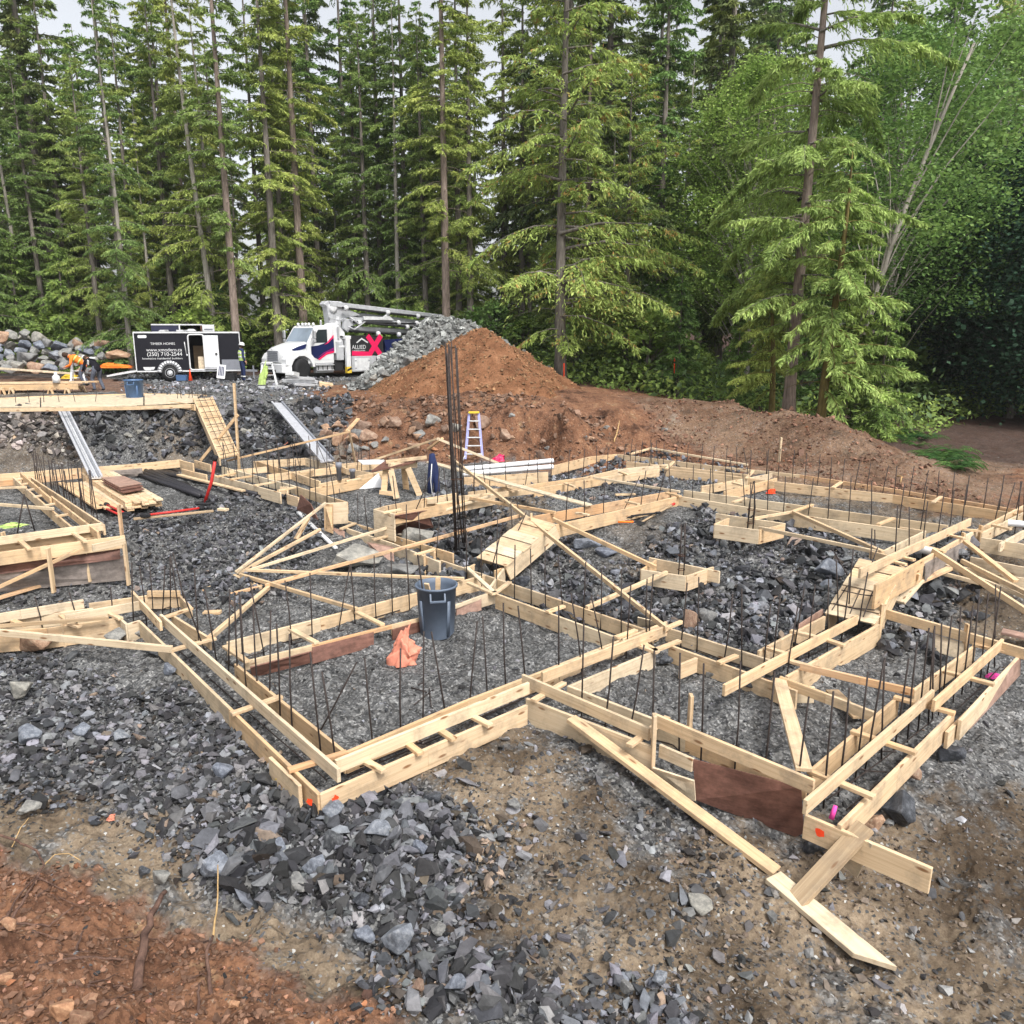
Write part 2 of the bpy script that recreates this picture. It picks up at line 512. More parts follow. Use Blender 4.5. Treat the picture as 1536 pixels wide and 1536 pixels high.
# ---------------------------------------------------------------- terrain
CP = []
for t in """
0,1100,0;0,1000,0;150,1100,0;300,1120,0;400,1200,-.02;250,1250,0;470,1240,-.02;600,1170,.02;700,1110,.02;790,1090,0;700,1300,-.08
900,1180,-.06;940,1165,-.1;1040,1215,-.28;1200,1275,-.38;1000,1350,-.25;1300,1330,-.42;1400,1340,-.45;1536,1300,-.42;1536,1150,-.3
1450,1110,-.28;1536,1030,-.2;1300,1450,-.48;1536,1500,-.55;1100,1500,-.3;800,1500,-.12;600,1400,-.12;500,1300,-.08;450,1500,.12
300,1400,.08;150,1330,.08;0,1280,.1;0,1400,.35;150,1450,.35;0,1536,.65;200,1536,.5;350,1536,.3
500,1050,.02;650,965,.02;850,990,.02;700,1050,.02;560,960,.02;230,960,.02;300,900,.02;450,920,.02;560,880,.04;400,870,.06;330,810,.28
230,800,.3;420,780,.38;480,760,.5;200,740,.55;300,745,.55;420,745,.6;250,715,.6;400,830,.15;480,860,.08;240,850,.1
190,872,0;60,890,0;130,880,0;100,970,-.08;40,985,-.1;30,770,.6;90,800,.6;5,815,.6;5,880,0;150,812,.6;60,730,.58;170,700,.6
560,840,.12;600,800,.25;650,790,.32;720,770,.5;750,755,.58;640,830,.15;720,820,.2;600,850,.1
850,740,.6;950,720,.6;1100,700,.6;640,720,.6;560,735,.6;500,700,.6;400,700,.6;700,700,.6
900,880,.02;1000,915,0;1100,960,0;850,850,.1;1180,930,0;960,870,.05;900,790,.6;1000,780,.58;1020,805,.48;1100,830,.32;1200,870,.15
1250,830,.42;1200,790,.55;1300,805,.6;1060,870,.12;850,800,.35;1130,900,.05;930,820,.35;1120,800,.52
1200,740,.6;1350,765,.6;1450,790,.6;1400,875,.3;1370,910,.05;1330,960,0;1450,950,0;1250,1000,0;1200,1050,-.02;1150,1100,-.04
1300,1080,-.05;1050,1060,0;950,1040,0;1480,920,.05;1536,905,.1;1536,870,.4;1500,840,.55;1500,800,.6;1536,790,.6
1000,682,.85;1100,690,.85;1200,710,.8;1300,730,.8;1400,748,.78;1536,771,.72
1000,603,2.0;1100,600,2.05;1180,614,1.95;1250,628,1.8;1300,650,1.55;1370,685,1.15;1440,728,.8
1480,700,.4;1536,700,.35;1536,650,.15;1440,660,.2;1400,640,.3
480,592,2.0;560,598,2.0;640,606,2.0;700,612,2.0;780,614,2.0;850,614,2.05;930,612,2.0
470,650,1.0;520,640,1.35;600,640,1.4;700,650,1.35;800,655,1.2;900,655,1.17;960,640,1.38;1040,640,1.34;1120,655,1.22;1250,690,.96
520,692,.52;600,692,.52;700,697,.52;830,692,.56;920,690,.7;450,688,.52
0,617,1.92;50,617,1.92;100,617,1.92;150,616,1.92;200,615,1.92;250,614,1.92;290,613,1.92;400,607,1.9;0,605,1.95;100,605,1.95;200,603,1.95;290,602,1.95;0,700,.55;80,695,.52;150,690,.52;220,687,.52;300,685,.52;380,686,.52
0,650,1.15;150,650,1.1;250,650,1.1;400,648,1.1
0,585,1.95;200,585,1.95;350,582,1.95;450,584,1.95;50,563,2.0;200,568,2.0;360,571,2.0;480,574,2.0;600,578,2.1;-150,600,1.95;-150,700,.6
-150,860,0;-200,1000,0;-200,1200,.2;1700,1000,0;1750,1200,-.4;1750,1500,-.6;1750,850,.5;1750,760,.5;-200,770,.55
""".replace('\n', ';').split(';'):
    if t.strip():
        a, b_, z = [float(q) for q in t.split(',')]
        p = P(a, b_, z)
        CP.append((p.x, p.y, z))
CP += [(0, 1.0, 1.5), (0, 0, 2.4), (-3, 0, 2.6), (3, 0, 1.6), (0, -5, 2.6), (-10, -5, 3), (10, -5, 1.5), (-6, 2, 1.6), (5, 2, .2),
       (-12, 45, 2.1), (0, 45, 2.2), (12, 45, 1.9), (-30, 45, 2.1), (-50, 60, 2.3), (0, 65, 2.4), (40, 65, 1.5), (60, 40, 1.0),
       (-60, 30, 2.0), (-70, 90, 2.5), (0, 120, 3), (70, 100, 2), (-60, 0, 2), (60, 0, 0), (12, 29, .7), (16, 31, .3), (8, 31, 1.4), (11, 21, .35), (13, 25, .3), (9.5, 26, .7), (7.3, 29, 1.3), (20, 32, .2),
       (3, 31, 2.1), (20, 26, .2), (24, 36, .1), (30, 30, .1), (19, 45, .8), (250, 250, 3), (-250, 250, 3), (0, 300, 3), (-200, -50, 3), (200, -50, 2)]
CP = np.array(CP)
_d = np.hypot(CP[:, None, 0] - CP[None, :, 0], CP[:, None, 1] - CP[None, :, 1])
_A = _d + np.eye(len(CP)) * 0.0
_N = len(CP)
_K = np.zeros((_N + 1, _N + 1)); _K[:_N, :_N] = -_A - np.eye(_N) * 0.02; _K[_N, :_N] = 1; _K[:_N, _N] = 1
_w = np.linalg.solve(_K, np.append(CP[:, 2], 0))


def gzs(x, y):
    x = np.asarray(x, float); y = np.asarray(y, float)
    sh = x.shape
    x = x.ravel(); y = y.ravel()
    out = np.full(len(x), _w[_N])
    for i in range(_N):
        out -= _w[i] * np.hypot(x - CP[i, 0], y - CP[i, 1])
    return out.reshape(sh)


_rs = np.random.RandomState(5)
_lat = _rs.rand(256, 256)


def vnoise(x, y):
    xi = np.floor(x).astype(int); yi = np.floor(y).astype(int)
    fx = x - xi; fy = y - yi
    fx = fx * fx * (3 - 2 * fx); fy = fy * fy * (3 - 2 * fy)
    a = _lat[xi & 255, yi & 255]; b = _lat[(xi + 1) & 255, yi & 255]
    c = _lat[xi & 255, (yi + 1) & 255]; d = _lat[(xi + 1) & 255, (yi + 1) & 255]
    return (a * (1 - fx) + b * fx) * (1 - fy) + (c * (1 - fx) + d * fx) * fy - 0.5


def fbm(x, y, s, o=4):
    t = 0; a = 1
    for k in range(o):
        t = t + a * vnoise(x * s + 17 * k, y * s - 9 * k); s *= 2.1; a *= 0.5
    return t


def steep(x, y):
    e = 0.35
    return np.hypot(gzs(x + e, y) - gzs(x - e, y), gzs(x, y + e) - gzs(x, y - e)) / (2 * e)


def soft_poly(x, y, pts, soft):
    """about 1 inside the polygon, 0 outside, a ragged soft edge"""
    pts = np.array([(p.x, p.y) for p in pts])
    n = len(pts)
    ins = np.zeros(x.shape, bool); d = np.full(x.shape, 1e9)
    for i in range(n):
        ax, ay = pts[i]; bx, by = pts[(i + 1) % n]
        c = ((ay > y) != (by > y)) & (x < (bx - ax) * (y - ay) / ((by - ay) if abs(by - ay) > 1e-9 else 1e-9) + ax)
        ins ^= c
        dx, dy = bx - ax, by - ay
        t = np.clip(((x - ax) * dx + (y - ay) * dy) / (dx * dx + dy * dy + 1e-12), 0, 1)
        d = np.minimum(d, np.hypot(x - ax - t * dx, y - ay - t * dy))
    sd = np.where(ins, d, -d) + fbm(x, y, 1.1, 4) * 1.3 * soft + fbm(x, y, 6.0, 4) * 1.1 * soft
    return np.clip(sd / soft * 1.1 + 0.5, 0, 1)


def pp(s, z):
    out = []
    for t in s.split(';'):
        a, b_ = [float(q) for q in t.split(',')][:2]
        out.append(P(a, b_, z))
    return out


TAN = [(pp('600,1150;800,1090;890,1190;960,1270;1060,1290;1130,1400;1100,1560;850,1560;790,1440;710,1330;670,1230', -.05), .3, 1.0),
       (pp('1000,1270;1200,1270;1536,1180;1900,1200;1900,1700;980,1700', -.35), .4, 1.0),
       (pp('-200,1185;120,1200;260,1245;310,1340;480,1372;560,1430;640,1440;660,1640;380,1640;-200,1400', .03), .25, 1.0),
       (pp('630,1360;700,1330;780,1420;760,1536;600,1536;570,1440', -.1), .25, .9),
       (pp('1390,865;1536,850;1800,900;1800,970;1440,950', .1), .3, .9),
       (pp('1150,735;1250,735;1420,765;1400,790;1250,765', .6), .5, .75),
       (pp('-200,600;95,615;110,690;-200,690', 1.2), .7, .6),
       (pp('215,625;290,625;300,680;240,680', 1.1), .5, .5),
       (pp('440,600;520,600;560,690;470,690', 1.2), .5, .6),
       (pp('1040,800;1000,860;900,800;950,775', .5), .5, .35),
       (pp('740,745;830,750;800,790;700,800', .5), .4, .6)]
RED = [(pp('-300,1265;60,1298;200,1340;330,1405;430,1465;570,1545;640,1700;-400,1700', .12), .2, 1.0),
       ([P(470, 590, 2), P(485, 650, .9), P(560, 690, .6), P(700, 708, .4), P(960, 704, .7), P(1150, 716, .7), P(1536, 785, .7), P(2400, 810, .7), Vector((60, 20, 0)),
         Vector((60, 60, 0)), Vector((18, 44, 0)), Vector((-4, 42, 0)), Vector((-8, 33, 0))], .6, 1.0),
       ([P(-300, 560, 2.0), P(165, 566, 2), P(230, 578, 2), P(300, 580, 2), P(200, 592, 1.95), P(-300, 590, 1.95)], .6, .7)]


MOUND = [P(950, 596, 2.0), P(1100, 585, 2.0), P(1536, 640, 1.0), P(1536, 790, .7), P(1300, 745, .75), P(1150, 716, .75), P(1120, 690, .9), P(1000, 650, 1.3)]


def masks(x, y):
    t = np.zeros(x.shape); r = np.zeros(x.shape)
    for pts, s, a in TAN: t = np.maximum(t, a * soft_poly(x, y, pts, s))
    for pts, s, a in RED: r = np.maximum(r, a * soft_poly(x, y, pts, s))
    far = np.clip((y - 41 + fbm(x, y, .2) * 6) / 3, 0, 1)
    far = np.maximum(far, np.clip((y - np.interp(x, [4, 8, 11.5, 13.5, 16, 20], [36, 29.3, 27.6, 25.8, 22.5, 20]) - fbm(x, y, .7)) / 1.2, 0, 1) * .75 * (x > 3))
    far = np.maximum(far, np.clip((y - 33.5 + fbm(x, y, .5) * 2) / 2, 0, 1) * (x > 2) * .95)
    md = soft_poly(x, y, MOUND, .5)
    return np.maximum(t * (1 - r), md * (1 - far)), r * (1 - .5 * md) * (1 - far), far


def micro(x, y, st):
    d = np.hypot(x, y)
    k = np.clip(14.0 / np.maximum(d, 1), 0.25, 1)
    z = fbm(x, y, .8, 3) * .12 + fbm(x, y, 4.0, 4) * .06 * (0.6 + k) + fbm(x, y, 17.0, 3) * .022 * k
    z += np.clip((-x - .4) / .8, 0, 1) * np.clip((6.3 - y) / .8, 0, 1) * fbm(x, y, 2.6, 5) * .13
    z += np.clip(st - .25, 0, 1) * (fbm(x + 3, y, 1.3, 5) * .42 - np.abs(fbm(x * 2.2, y * .5, 1.6, 3)) * .35)
    return z


def inside_forms_flat(x, y):
    return 1.0


az = np.concatenate([np.linspace(-100, -42, 40)[:-1], np.linspace(-42, 42, 640), np.linspace(42, 100, 40)[1:]])
rr_ = np.concatenate([[0.02], np.geomspace(1.2, 3.6, 18)[:-1], np.geomspace(3.6, 60, 620), np.geomspace(62, 420, 26)])
AZ, RR = np.meshgrid(np.radians(az), rr_)
GX, GY = np.sin(AZ) * RR, np.cos(AZ) * RR
ST = steep(GX, GY)
GZ = gzs(GX, GY) + micro(GX, GY, ST)
_g = GX.shape
V = np.stack([GX.ravel(), GY.ravel(), GZ.ravel()], 1)
i, j = np.meshgrid(np.arange(_g[0] - 1), np.arange(_g[1] - 1), indexing='ij')
a = (i * _g[1] + j).ravel()
F = np.stack([a, a + 1, a + 1 + _g[1], a + _g[1]], 1)
mt, mr, mf = masks(GX.ravel(), GY.ravel())
cols = np.stack([mt, mr, mf, np.ones_like(mt)], 1)
gm = np_mesh('ground', V, F, 4, cols, 'soil')
gm.polygons.foreach_set('use_smooth', [True] * len(gm.polygons))


def gz(x, y):
    x = np.array([x]); y = np.array([y])
    return float((gzs(x, y) + micro(x, y, steep(x, y)))[0])


def PG(px, py, dz=0.0, z0=0.5):
    """point of the ground seen at a photo point"""
    r = ray(px, py)
    lo = 2.0
    o = Vector((0, 0, CAM_H))
    ts = np.geomspace(3.0, 90, 400)
    xs, ys, zs = r.x * ts, r.y * ts, CAM_H + r.z * ts
    g = gzs(xs, ys)
    k = np.argmax(zs < g)
    if not (zs < g).any(): k = len(ts) - 1
    t0, t1 = ts[max(k - 1, 0)], ts[k]
    for _ in range(14):
        tm = (t0 + t1) / 2
        q = o + r * tm
        if q.z < float(gzs(np.array([q.x]), np.array([q.y]))[0]): t1 = tm
        else: t0 = tm
    q = o + r * t1
    return Vector((q.x, q.y, gz(q.x, q.y) + dz))


def ground_material():
    m, n, l, b = nmat('ground', 0.9, 0.2)
    tc = n.new('ShaderNodeTexCoord'); O = tc.outputs['Object']
    at = n.new('ShaderNodeAttribute'); at.attribute_name = 'soil'
    sp = n.new('ShaderNodeSeparateColor'); l.new(at.outputs['Color'], sp.inputs[0])

    def vor(s):
        v = n.new('ShaderNodeTexVoronoi'); v.inputs['Scale'].default_value = s
        l.new(O, v.inputs['Vector']); return v
    v1, v2 = vor(16), vor(42)
    n1 = noise(n, l, 1.1, 5, 0.65, O)
    n2 = noise(n, l, 9, 6, 0.75, O)
    n3 = noise(n, l, 60, 4, 0.8, O)
    # crushed slate: chips of differing grey
    s1 = n.new('ShaderNodeSeparateColor'); l.new(v1.outputs['Color'], s1.inputs[0])
    s2 = n.new('ShaderNodeSeparateColor'); l.new(v2.outputs['Color'], s2.inputs[0])
    g1 = ramp(n, [(0.0, (0.025, 0.026, 0.027)), (0.45, (0.085, 0.086, 0.088)), (0.8, (0.17, 0.172, 0.173)), (1.0, (0.33, 0.33, 0.325))])
    g2 = ramp(n, [(0.0, (0.020, 0.021, 0.022)), (0.5, (0.095, 0.096, 0.097)), (0.85, (0.20, 0.20, 0.198)), (1.0, (0.42, 0.42, 0.41))])
    l.new(s1.outputs[0], g1.inputs[0]); l.new(s2.outputs[1], g2.inputs[0])
    gr = mix(n, l, 0.62, g1.outputs[0], g2.outputs[0])
    e = ramp(n, [(0.3, (0.5, 0.5, 0.5)), (0.6, (1.1, 1.1, 1.1))])
    l.new(n1.outputs['Fac'], e.inputs[0])
    gr = mix(n, l, 1.0, gr, e.outputs[0], 'MULTIPLY')
    # dusty brown fines between the chips
    fr = ramp(n, [(0.50, (0, 0, 0)), (0.72, (0.55, 0.55, 0.55))]); l.new(n2.outputs['Fac'], fr.inputs[0])
    gr = mix(n, l, fr.outputs[0], gr, (0.085, 0.078, 0.068))
    # tan dirt
    tr = ramp(n, [(0.25, (0.055, 0.038, 0.025)), (0.5, (0.150, 0.115, 0.082)), (0.74, (0.285, 0.235, 0.17))])
    tn = n.new('ShaderNodeMath'); tn.operation = 'MULTIPLY_ADD'
    l.new(n2.outputs['Fac'], tn.inputs[0]); tn.inputs[1].default_value = 0.6
    tm = n.new('ShaderNodeMath'); tm.operation = 'MULTIPLY'; l.new(n3.outputs['Fac'], tm.inputs[0]); tm.inputs[1].default_value = 0.4
    l.new(tm.outputs[0], tn.inputs[2]); l.new(tn.outputs[0], tr.inputs[0])
    # chips pressed into the dirt
    cr = ramp(n, [(0.88, (0, 0, 0)), (0.92, (1, 1, 1))]); l.new(s2.outputs[2], cr.inputs[0])
    td = mix(n, l, cr.outputs[0], tr.outputs[0], g2.outputs[0])
    big = noise(n, l, .55, 5, .6, O)
    br = ramp(n, [(.36, (.42, .39, .36)), (.47, (.85, .83, .8)), (.60, (1.45, 1.45, 1.42))]); l.new(big.outputs['Fac'], br.inputs[0])
    td = mix(n, l, 1.0, td, br.outputs[0], 'MULTIPLY')
    gz_ = noise(n, l, 1.6, 6, .7, O)
    gq = ramp(n, [(.54, (0, 0, 0)), (.63, (.85, .85, .85))]); l.new(gz_.outputs['Fac'], gq.inputs[0])
    td = mix(n, l, gq.outputs[0], td, gr)
    # red earth
    rr = ramp(n, [(0.28, (0.055, 0.022, 0.013)), (0.5, (0.165, 0.082, 0.048)), (0.74, (0.32, 0.17, 0.10))])
    l.new(tn.outputs[0], rr.inputs[0])
    cr2 = ramp(n, [(0.965, (0, 0, 0)), (0.975, (0.35, 0.35, 0.35))]); l.new(s2.outputs[2], cr2.inputs[0])
    rd = mix(n, l, cr2.outputs[0], rr.outputs[0], (0.42, 0.33, 0.25))
    ob = ramp(n, [(.34, (.30, .28, .28)), (.46, (.95, .95, .95)), (.58, (1.2, 1.2, 1.15)), (.68, (1.5, 2.0, 2.0))]); l.new(gz_.outputs['Fac'], ob.inputs[0])
    rd = mix(n, l, 1.0, rd, ob.outputs[0], 'MULTIPLY')
    # forest floor
    fo = ramp(n, [(0.3, (0.020, 0.011, 0.007)), (0.7, (0.085, 0.040, 0.026))]); l.new(n2.outputs['Fac'], fo.inputs[0])
    c = mix(n, l, sp.outputs[0], gr, td)
    c = mix(n, l, sp.outputs[1], c, rd)
    c = mix(n, l, sp.outputs[2], c, fo.outputs[0])
    l.new(c, b.inputs['Base Color'])
    # relief
    bp1 = n.new('ShaderNodeBump'); bp1.inputs['Strength'].default_value = 0.7; bp1.inputs['Distance'].default_value = 0.03
    l.new(v1.outputs['Distance'], bp1.inputs['Height'])
    bp2 = n.new('ShaderNodeBump'); bp2.inputs['Strength'].default_value = 0.6; bp2.inputs['Distance'].default_value = 0.02
    l.new(s2.outputs[0], bp2.inputs['Height']); l.new(bp1.outputs[0], bp2.inputs['Normal'])
    bp3 = n.new('ShaderNodeBump'); bp3.inputs['Strength'].default_value = 0.5; bp3.inputs['Distance'].default_value = 0.03
    l.new(n2.outputs['Fac'], bp3.inputs['Height']); l.new(bp2.outputs[0], bp3.inputs['Normal'])
    l.new(bp3.outputs[0], b.inputs['Normal'])
    return m


M['ground'] = ground_material()
tag(link('ground', gm, M['ground']), kind='structure')


# ---------------------------------------------------------------- broken stone
def stone_shapes(k, n_pts, flat, seed):
    out = []
    r2 = random.Random(seed)
    for _ in range(k):
        bm = bmesh.new()
        for _ in range(n_pts):
            v = Vector((r2.gauss(0, 1), r2.gauss(0, 1), r2.gauss(0, 1))).normalized()
            v *= r2.uniform(0.75, 1.0)
            bm.verts.new((v.x * r2.uniform(.8, 1.0), v.y * .78, v.z * flat))
        res = bmesh.ops.convex_hull(bm, input=bm.verts)
        bmesh.ops.delete(bm, geom=[g for g in res['geom_interior'] if isinstance(g, bmesh.types.BMVert)], context='VERTS')
        bmesh.ops.triangulate(bm, faces=bm.faces)
        bm.verts.index_update()
        vs = np.array([v.co[:] for v in bm.verts]); fs = np.array([[v.index for v in f.verts] for f in bm.faces])
        bm.free()
        out.append((vs, fs))
    return out


SHAPES = stone_shapes(20, 10, .40, 3) + stone_shapes(10, 8, .5, 8) + stone_shapes(12, 11, .72, 4)


def stone_mesh(name, X, Y, Z, S, C, rs, tilt=0.5):
    """one mesh of many stones: each vertex set is a turned, scaled copy of a hull"""
    vs_all, fs_all, cs_all = [], [], []
    kind = rs.randint(0, len(SHAPES), len(X))
    base = 0
    for k, (v, f) in enumerate(SHAPES):
        idx = np.where(kind == k)[0]
        if len(idx) == 0: continue
        n = len(idx)
        th = rs.rand(n) * 6.283; ax = (rs.rand(n) - .5) * 2 * tilt; ay = (rs.rand(n) - .5) * 2 * tilt
        ct, s_t = np.cos(th), np.sin(th); ca, sa = np.cos(ax), np.sin(ax); cb, sb = np.cos(ay), np.sin(ay)
        Rz = np.zeros((n, 3, 3)); Rz[:, 0, 0] = ct; Rz[:, 0, 1] = -s_t; Rz[:, 1, 0] = s_t; Rz[:, 1, 1] = ct; Rz[:, 2, 2] = 1
        Rx = np.zeros((n, 3, 3)); Rx[:, 0, 0] = 1; Rx[:, 1, 1] = ca; Rx[:, 1, 2] = -sa; Rx[:, 2, 1] = sa; Rx[:, 2, 2] = ca
        Ry = np.zeros((n, 3, 3)); Ry[:, 1, 1] = 1; Ry[:, 0, 0] = cb; Ry[:, 0, 2] = sb; Ry[:, 2, 0] = -sb; Ry[:, 2, 2] = cb
        Rm = Rx @ Ry @ Rz
        st = np.stack([rs.uniform(.75, 1.35, n), rs.uniform(.7, 1.1, n), rs.uniform(.7, 1.2, n)], 1)
        vv = v[None] * st[:, None, :] * S[idx][:, None, None]
        vv = np.einsum('nij,nkj->nki', Rm, vv)
        vv += np.stack([X[idx], Y[idx], Z[idx]], 1)[:, None, :]
        nv = len(v)
        ff = f[None] + (np.arange(n) * nv)[:, None, None] + base
        base += n * nv
        vs_all.append(vv.reshape(-1, 3)); fs_all.append(ff.reshape(-1, 3))
        cs_all.append(np.repeat(C[idx], nv, axis=0))
    me = np_mesh(name, np.concatenate(vs_all), np.concatenate(fs_all), 3, np.concatenate(cs_all))
    me.shade_flat()
    return me


HEAP = [(pp('-200,960;60,985;380,1090;480,1215;640,1180;800,1290;700,1330;620,1400;500,1360;330,1330;260,1260;150,1220;-200,1180', 0), .4, 1.0),
        (pp('420,1180;640,1200;740,1250;700,1330;620,1440;540,1400;470,1350;330,1340;280,1290', 0), .25, 1.0),
        (pp('780,1090;960,1170;1160,1250;1120,1330;950,1260;860,1190', -.1), .3, .35),
        (pp('560,1440;800,1400;860,1500;1000,1480;1020,1536;560,1536', -.1), .3, .5),
        (pp('900,870;1060,790;1290,830;1230,930;1150,980;1020,930;800,900;840,800', .2), .4, 1.0),
        (pp('1340,880;1430,850;1480,890;1420,950;1330,980', .1), .2, .9),
        (pp('200,790;430,760;480,850;420,900;200,900;0,900;120,1000;-100,900', .15), .5, .9),
        (pp('600,780;720,750;760,800;720,850;620,850', .3), .3, .8),
        ([P(110, 615, 1.9), P(290, 612, 1.9), P(470, 602, 1.9), P(540, 600, 1.9), P(520, 690, .55), P(300, 685, .5), P(140, 690, .5)], .8, 1.0),
        ([P(180, 560, 2.0), P(520, 570, 2.0), P(470, 605, 1.95), P(200, 607, 1.95)], .8, .6),
        ([P(500, 640, 1.2), P(940, 660, 1.0), P(940, 690, .6), P(500, 695, .5)], .6, .35)]


def heap(x, y):
    h = np.zeros(x.shape)
    for pts, s, a in HEAP: h = np.maximum(h, a * soft_poly(x, y, pts, s))
    return h


def scatter(name, n, r0, r1, smin, smax, powr, seed, mult=1.0, reds=False):
    rs = np.random.RandomState(seed)
    t = rs.rand(n)
    rad = r0 * (r1 / r0) ** t
    an = np.radians(rs.uniform(-37, 37, n))
    x, y = np.sin(an) * rad, np.cos(an) * rad
    mt, mr, mf = masks(x, y)
    h = heap(x, y)
    st = steep(x, y)
    prob = np.clip(.30 + .75 * h - .31 * mt - .28 * mr + (fbm(x, y, .9, 3) * .35), .02, 1) * (1 - mf) * mult
    if reds: prob = np.clip(.06 + .5 * mr + .5 * mt, 0, 1) * (1 - mf)
    k = rs.rand(n) < prob
    x, y, h, mt, mr, rad, st = x[k], y[k], h[k], mt[k], mr[k], rad[k], st[k]
    u = rs.rand(len(x))
    s = smin * (smax / smin) ** (u ** powr)
    s *= (0.65 + 0.75 * h)
    s = np.maximum(s, rad * 0.0011)
    z = gzs(x, y) + micro(x, y, st) + s * 0.12 + h * rs.rand(len(x)) * .05
    g = 0.020 * (14.0 ** rs.rand(len(x)))
    c = np.stack([g * rs.uniform(.95, 1.05, len(x)), g * 1.0, g * rs.uniform(1.0, 1.13, len(x)), np.ones(len(x))], 1)
    q = (rs.rand(len(x)) < (.35 * mt + .7 * mr + .02))
    if reds: q[:] = rs.rand(len(x)) < .8
    warm = np.array([1.25, 0.95, 0.68, 1.0]); redd = np.array([1.55, .78, .48, 1.0])
    c[q] *= np.where(mr[q][:, None] > .4, redd, warm)
    c[:, 3] = 1
    me = stone_mesh(name, x, y, z, s, c, rs, 0.6)
    o = link(name, me, M['stone'])
    return o


def rubble(name, poly, n, smin, smax, pw, seed, lift, dark, label, rock=1.0, tint=None, hard=False):
    """stones thrown inside a ground polygon, several deep"""
    rs = np.random.RandomState(seed)
    px_ = np.array([(p.x, p.y) for p in poly]); lo, hi = px_.min(0), px_.max(0)
    x = rs.uniform(lo[0], hi[0], n); y = rs.uniform(lo[1], hi[1], n)
    k = soft_poly(x, y, poly, .35) > rs.rand(n) * .9 + .08
    x, y = x[k], y[k]; m = len(x)
    s = smin * (smax / smin) ** (rs.rand(m) ** pw) * (.75 + .9 * np.clip(fbm(x, y, 1.3, 3) + .35, 0, 1))
    z = gzs(x, y) + micro(x, y, steep(x, y)) + s * .25 + rs.rand(m) ** 2 * lift
    g = dark * .50 * (11.0 ** rs.rand(m))
    c = np.stack([g * rs.uniform(.92, 1.04, m), g, g * rs.uniform(1.0, 1.18, m), np.ones(m)], 1)
    if tint:
        if not hard: c[:, :3] = (.06 + c[:, :3].mean(1) * .45)[:, None]
        c *= np.array([*tint, 1.0])
    c[rs.rand(m) < .03] *= np.array([1.3, 1.0, .75, 1])
    me = stone_mesh(name, x, y, z, s, c, rs, rock)
    return tag(link(name, me, M['stone']), label, 'rubble', kind='stuff')


tag(scatter('gravel', 30000, 3.9, 13, .012, .05, 1.6, 11), kind='stuff', label='small slate grey chips of crushed rock strewn all over the pit', cat='gravel')
tag(scatter('broken_rock', 36000, 3.9, 30, .022, .085, 2.6, 12), kind='stuff', label='loose blue grey broken rock covering the pit floor and banks', cat='broken rock')
tag(scatter('coarse_rock', 2600, 4.2, 27, .05, .14, 2.6, 13, .8), kind='stuff', label='larger broken slabs of grey rock among the rubble', cat='broken rock')
tag(scatter('pebbles', 22000, 3.9, 30, .010, .05, 2.5, 14, 1, True), kind='stuff', label='buff and brown pebbles bedded in the bare soil', cat='pebbles')
rubble('front_rubble', pp('430,1190;490,1225;640,1190;715,1240;680,1320;615,1430;565,1420;490,1365;330,1340;295,1290;380,1250', 0), 6000, .022, .135, 2.4, 31, .09, .04, 'heap of dark angular rubble under the near left corner')
rubble('left_rubble', pp('-200,960;60,985;380,1090;470,1210;400,1270;300,1290;150,1230;-200,1190', 0), 15000, .014, .085, 2.4, 32, .03, .045, 'flat broken slate spread over the ground at the left', .5)
rubble('bottom_rubble', pp('560,1440;760,1420;800,1500;1020,1470;1040,1560;540,1560', -.1), 900, .03, .12, 1.6, 33, .05, .05, 'scattered angular rubble along the bottom edge')
rubble('middle_room_rubble', HEAP[4][0], 9500, .03, .17, 2.9, 34, .08, .05, 'rough grey rubble filling the middle room')
rubble('right_room_rubble', HEAP[5][0], 1500, .04, .20, 1.7, 35, .08, .04, 'dark rubble under the right forms')
rubble('left_middle_rubble', pp('200,790;430,760;490,800;420,880;330,900;180,890', .2), 6500, .025, .10, 2.4, 36, .05, .045, 'grey rubble slope behind the fan of braces')
rubble('centre_rubble', HEAP[7][0], 2200, .04, .17, 1.8, 37, .07, .045, 'grey rubble between the forms left of the rebar column')
rubble('bank_rubble', [P(-80, 618, 1.9), P(110, 616, 1.9), P(290, 613, 1.9), P(470, 602, 1.9), P(530, 604, 1.8), P(500, 692, .5), P(300, 688, .45), P(120, 694, .45), P(100, 650, 1.1), P(-80, 640, 1.3)], 11000, .05, .24, 2.0, 38, .08, .04, 'tumbled dark rock covering the left bank')
rubble('pad_gravel', HEAP[9][0], 6000, .04, .13, 2.0, 39, .03, .08, 'grey gravel in front of the trailers')
rubble('far_room_gravel', [P(640, 720, .6), P(1000, 690, .6), P(1120, 715, .6), P(1000, 745, .6), P(700, 770, .5)], 5000, .03, .12, 2.2, 40, .03, .06, 'grey gravel of the far rooms')
rubble('red_clods', RED[0][0], 20000, .005, .045, 3.8, 41, .01, .06, 'crumbs and clods of red soil at the bottom left', .6, (1.5, .82, .52))
rubble('mound_clods', [P(960, 604, 2), P(1100, 600, 2), P(1200, 614, 1.9), P(1300, 650, 1.5), P(1440, 726, .8), P(1536, 772, .72), P(1300, 733, .8), P(1100, 694, .85), P(960, 690, .75)], 7000, .015, .10, 3.4, 42, .02, .06, 'crumbs and stones on the face of the right mound', .8, (1.6, .85, .55))
rubble('cut_clods', [P(480, 594, 2), P(940, 612, 2), P(940, 690, .7), P(700, 700, .5), P(500, 694, .5)], 6000, .02, .15, 3.2, 43, .04, .06, 'clods and stones fallen down the face of the cut', .9, (1.45, .9, .62))
rubble('soil_crumbs', TAN[1][0], 7000, .008, .05, 3.6, 44, .0, .05, 'crumbs and stones on the bare dirt at the bottom right', .6, (1.25, 1.0, .8))
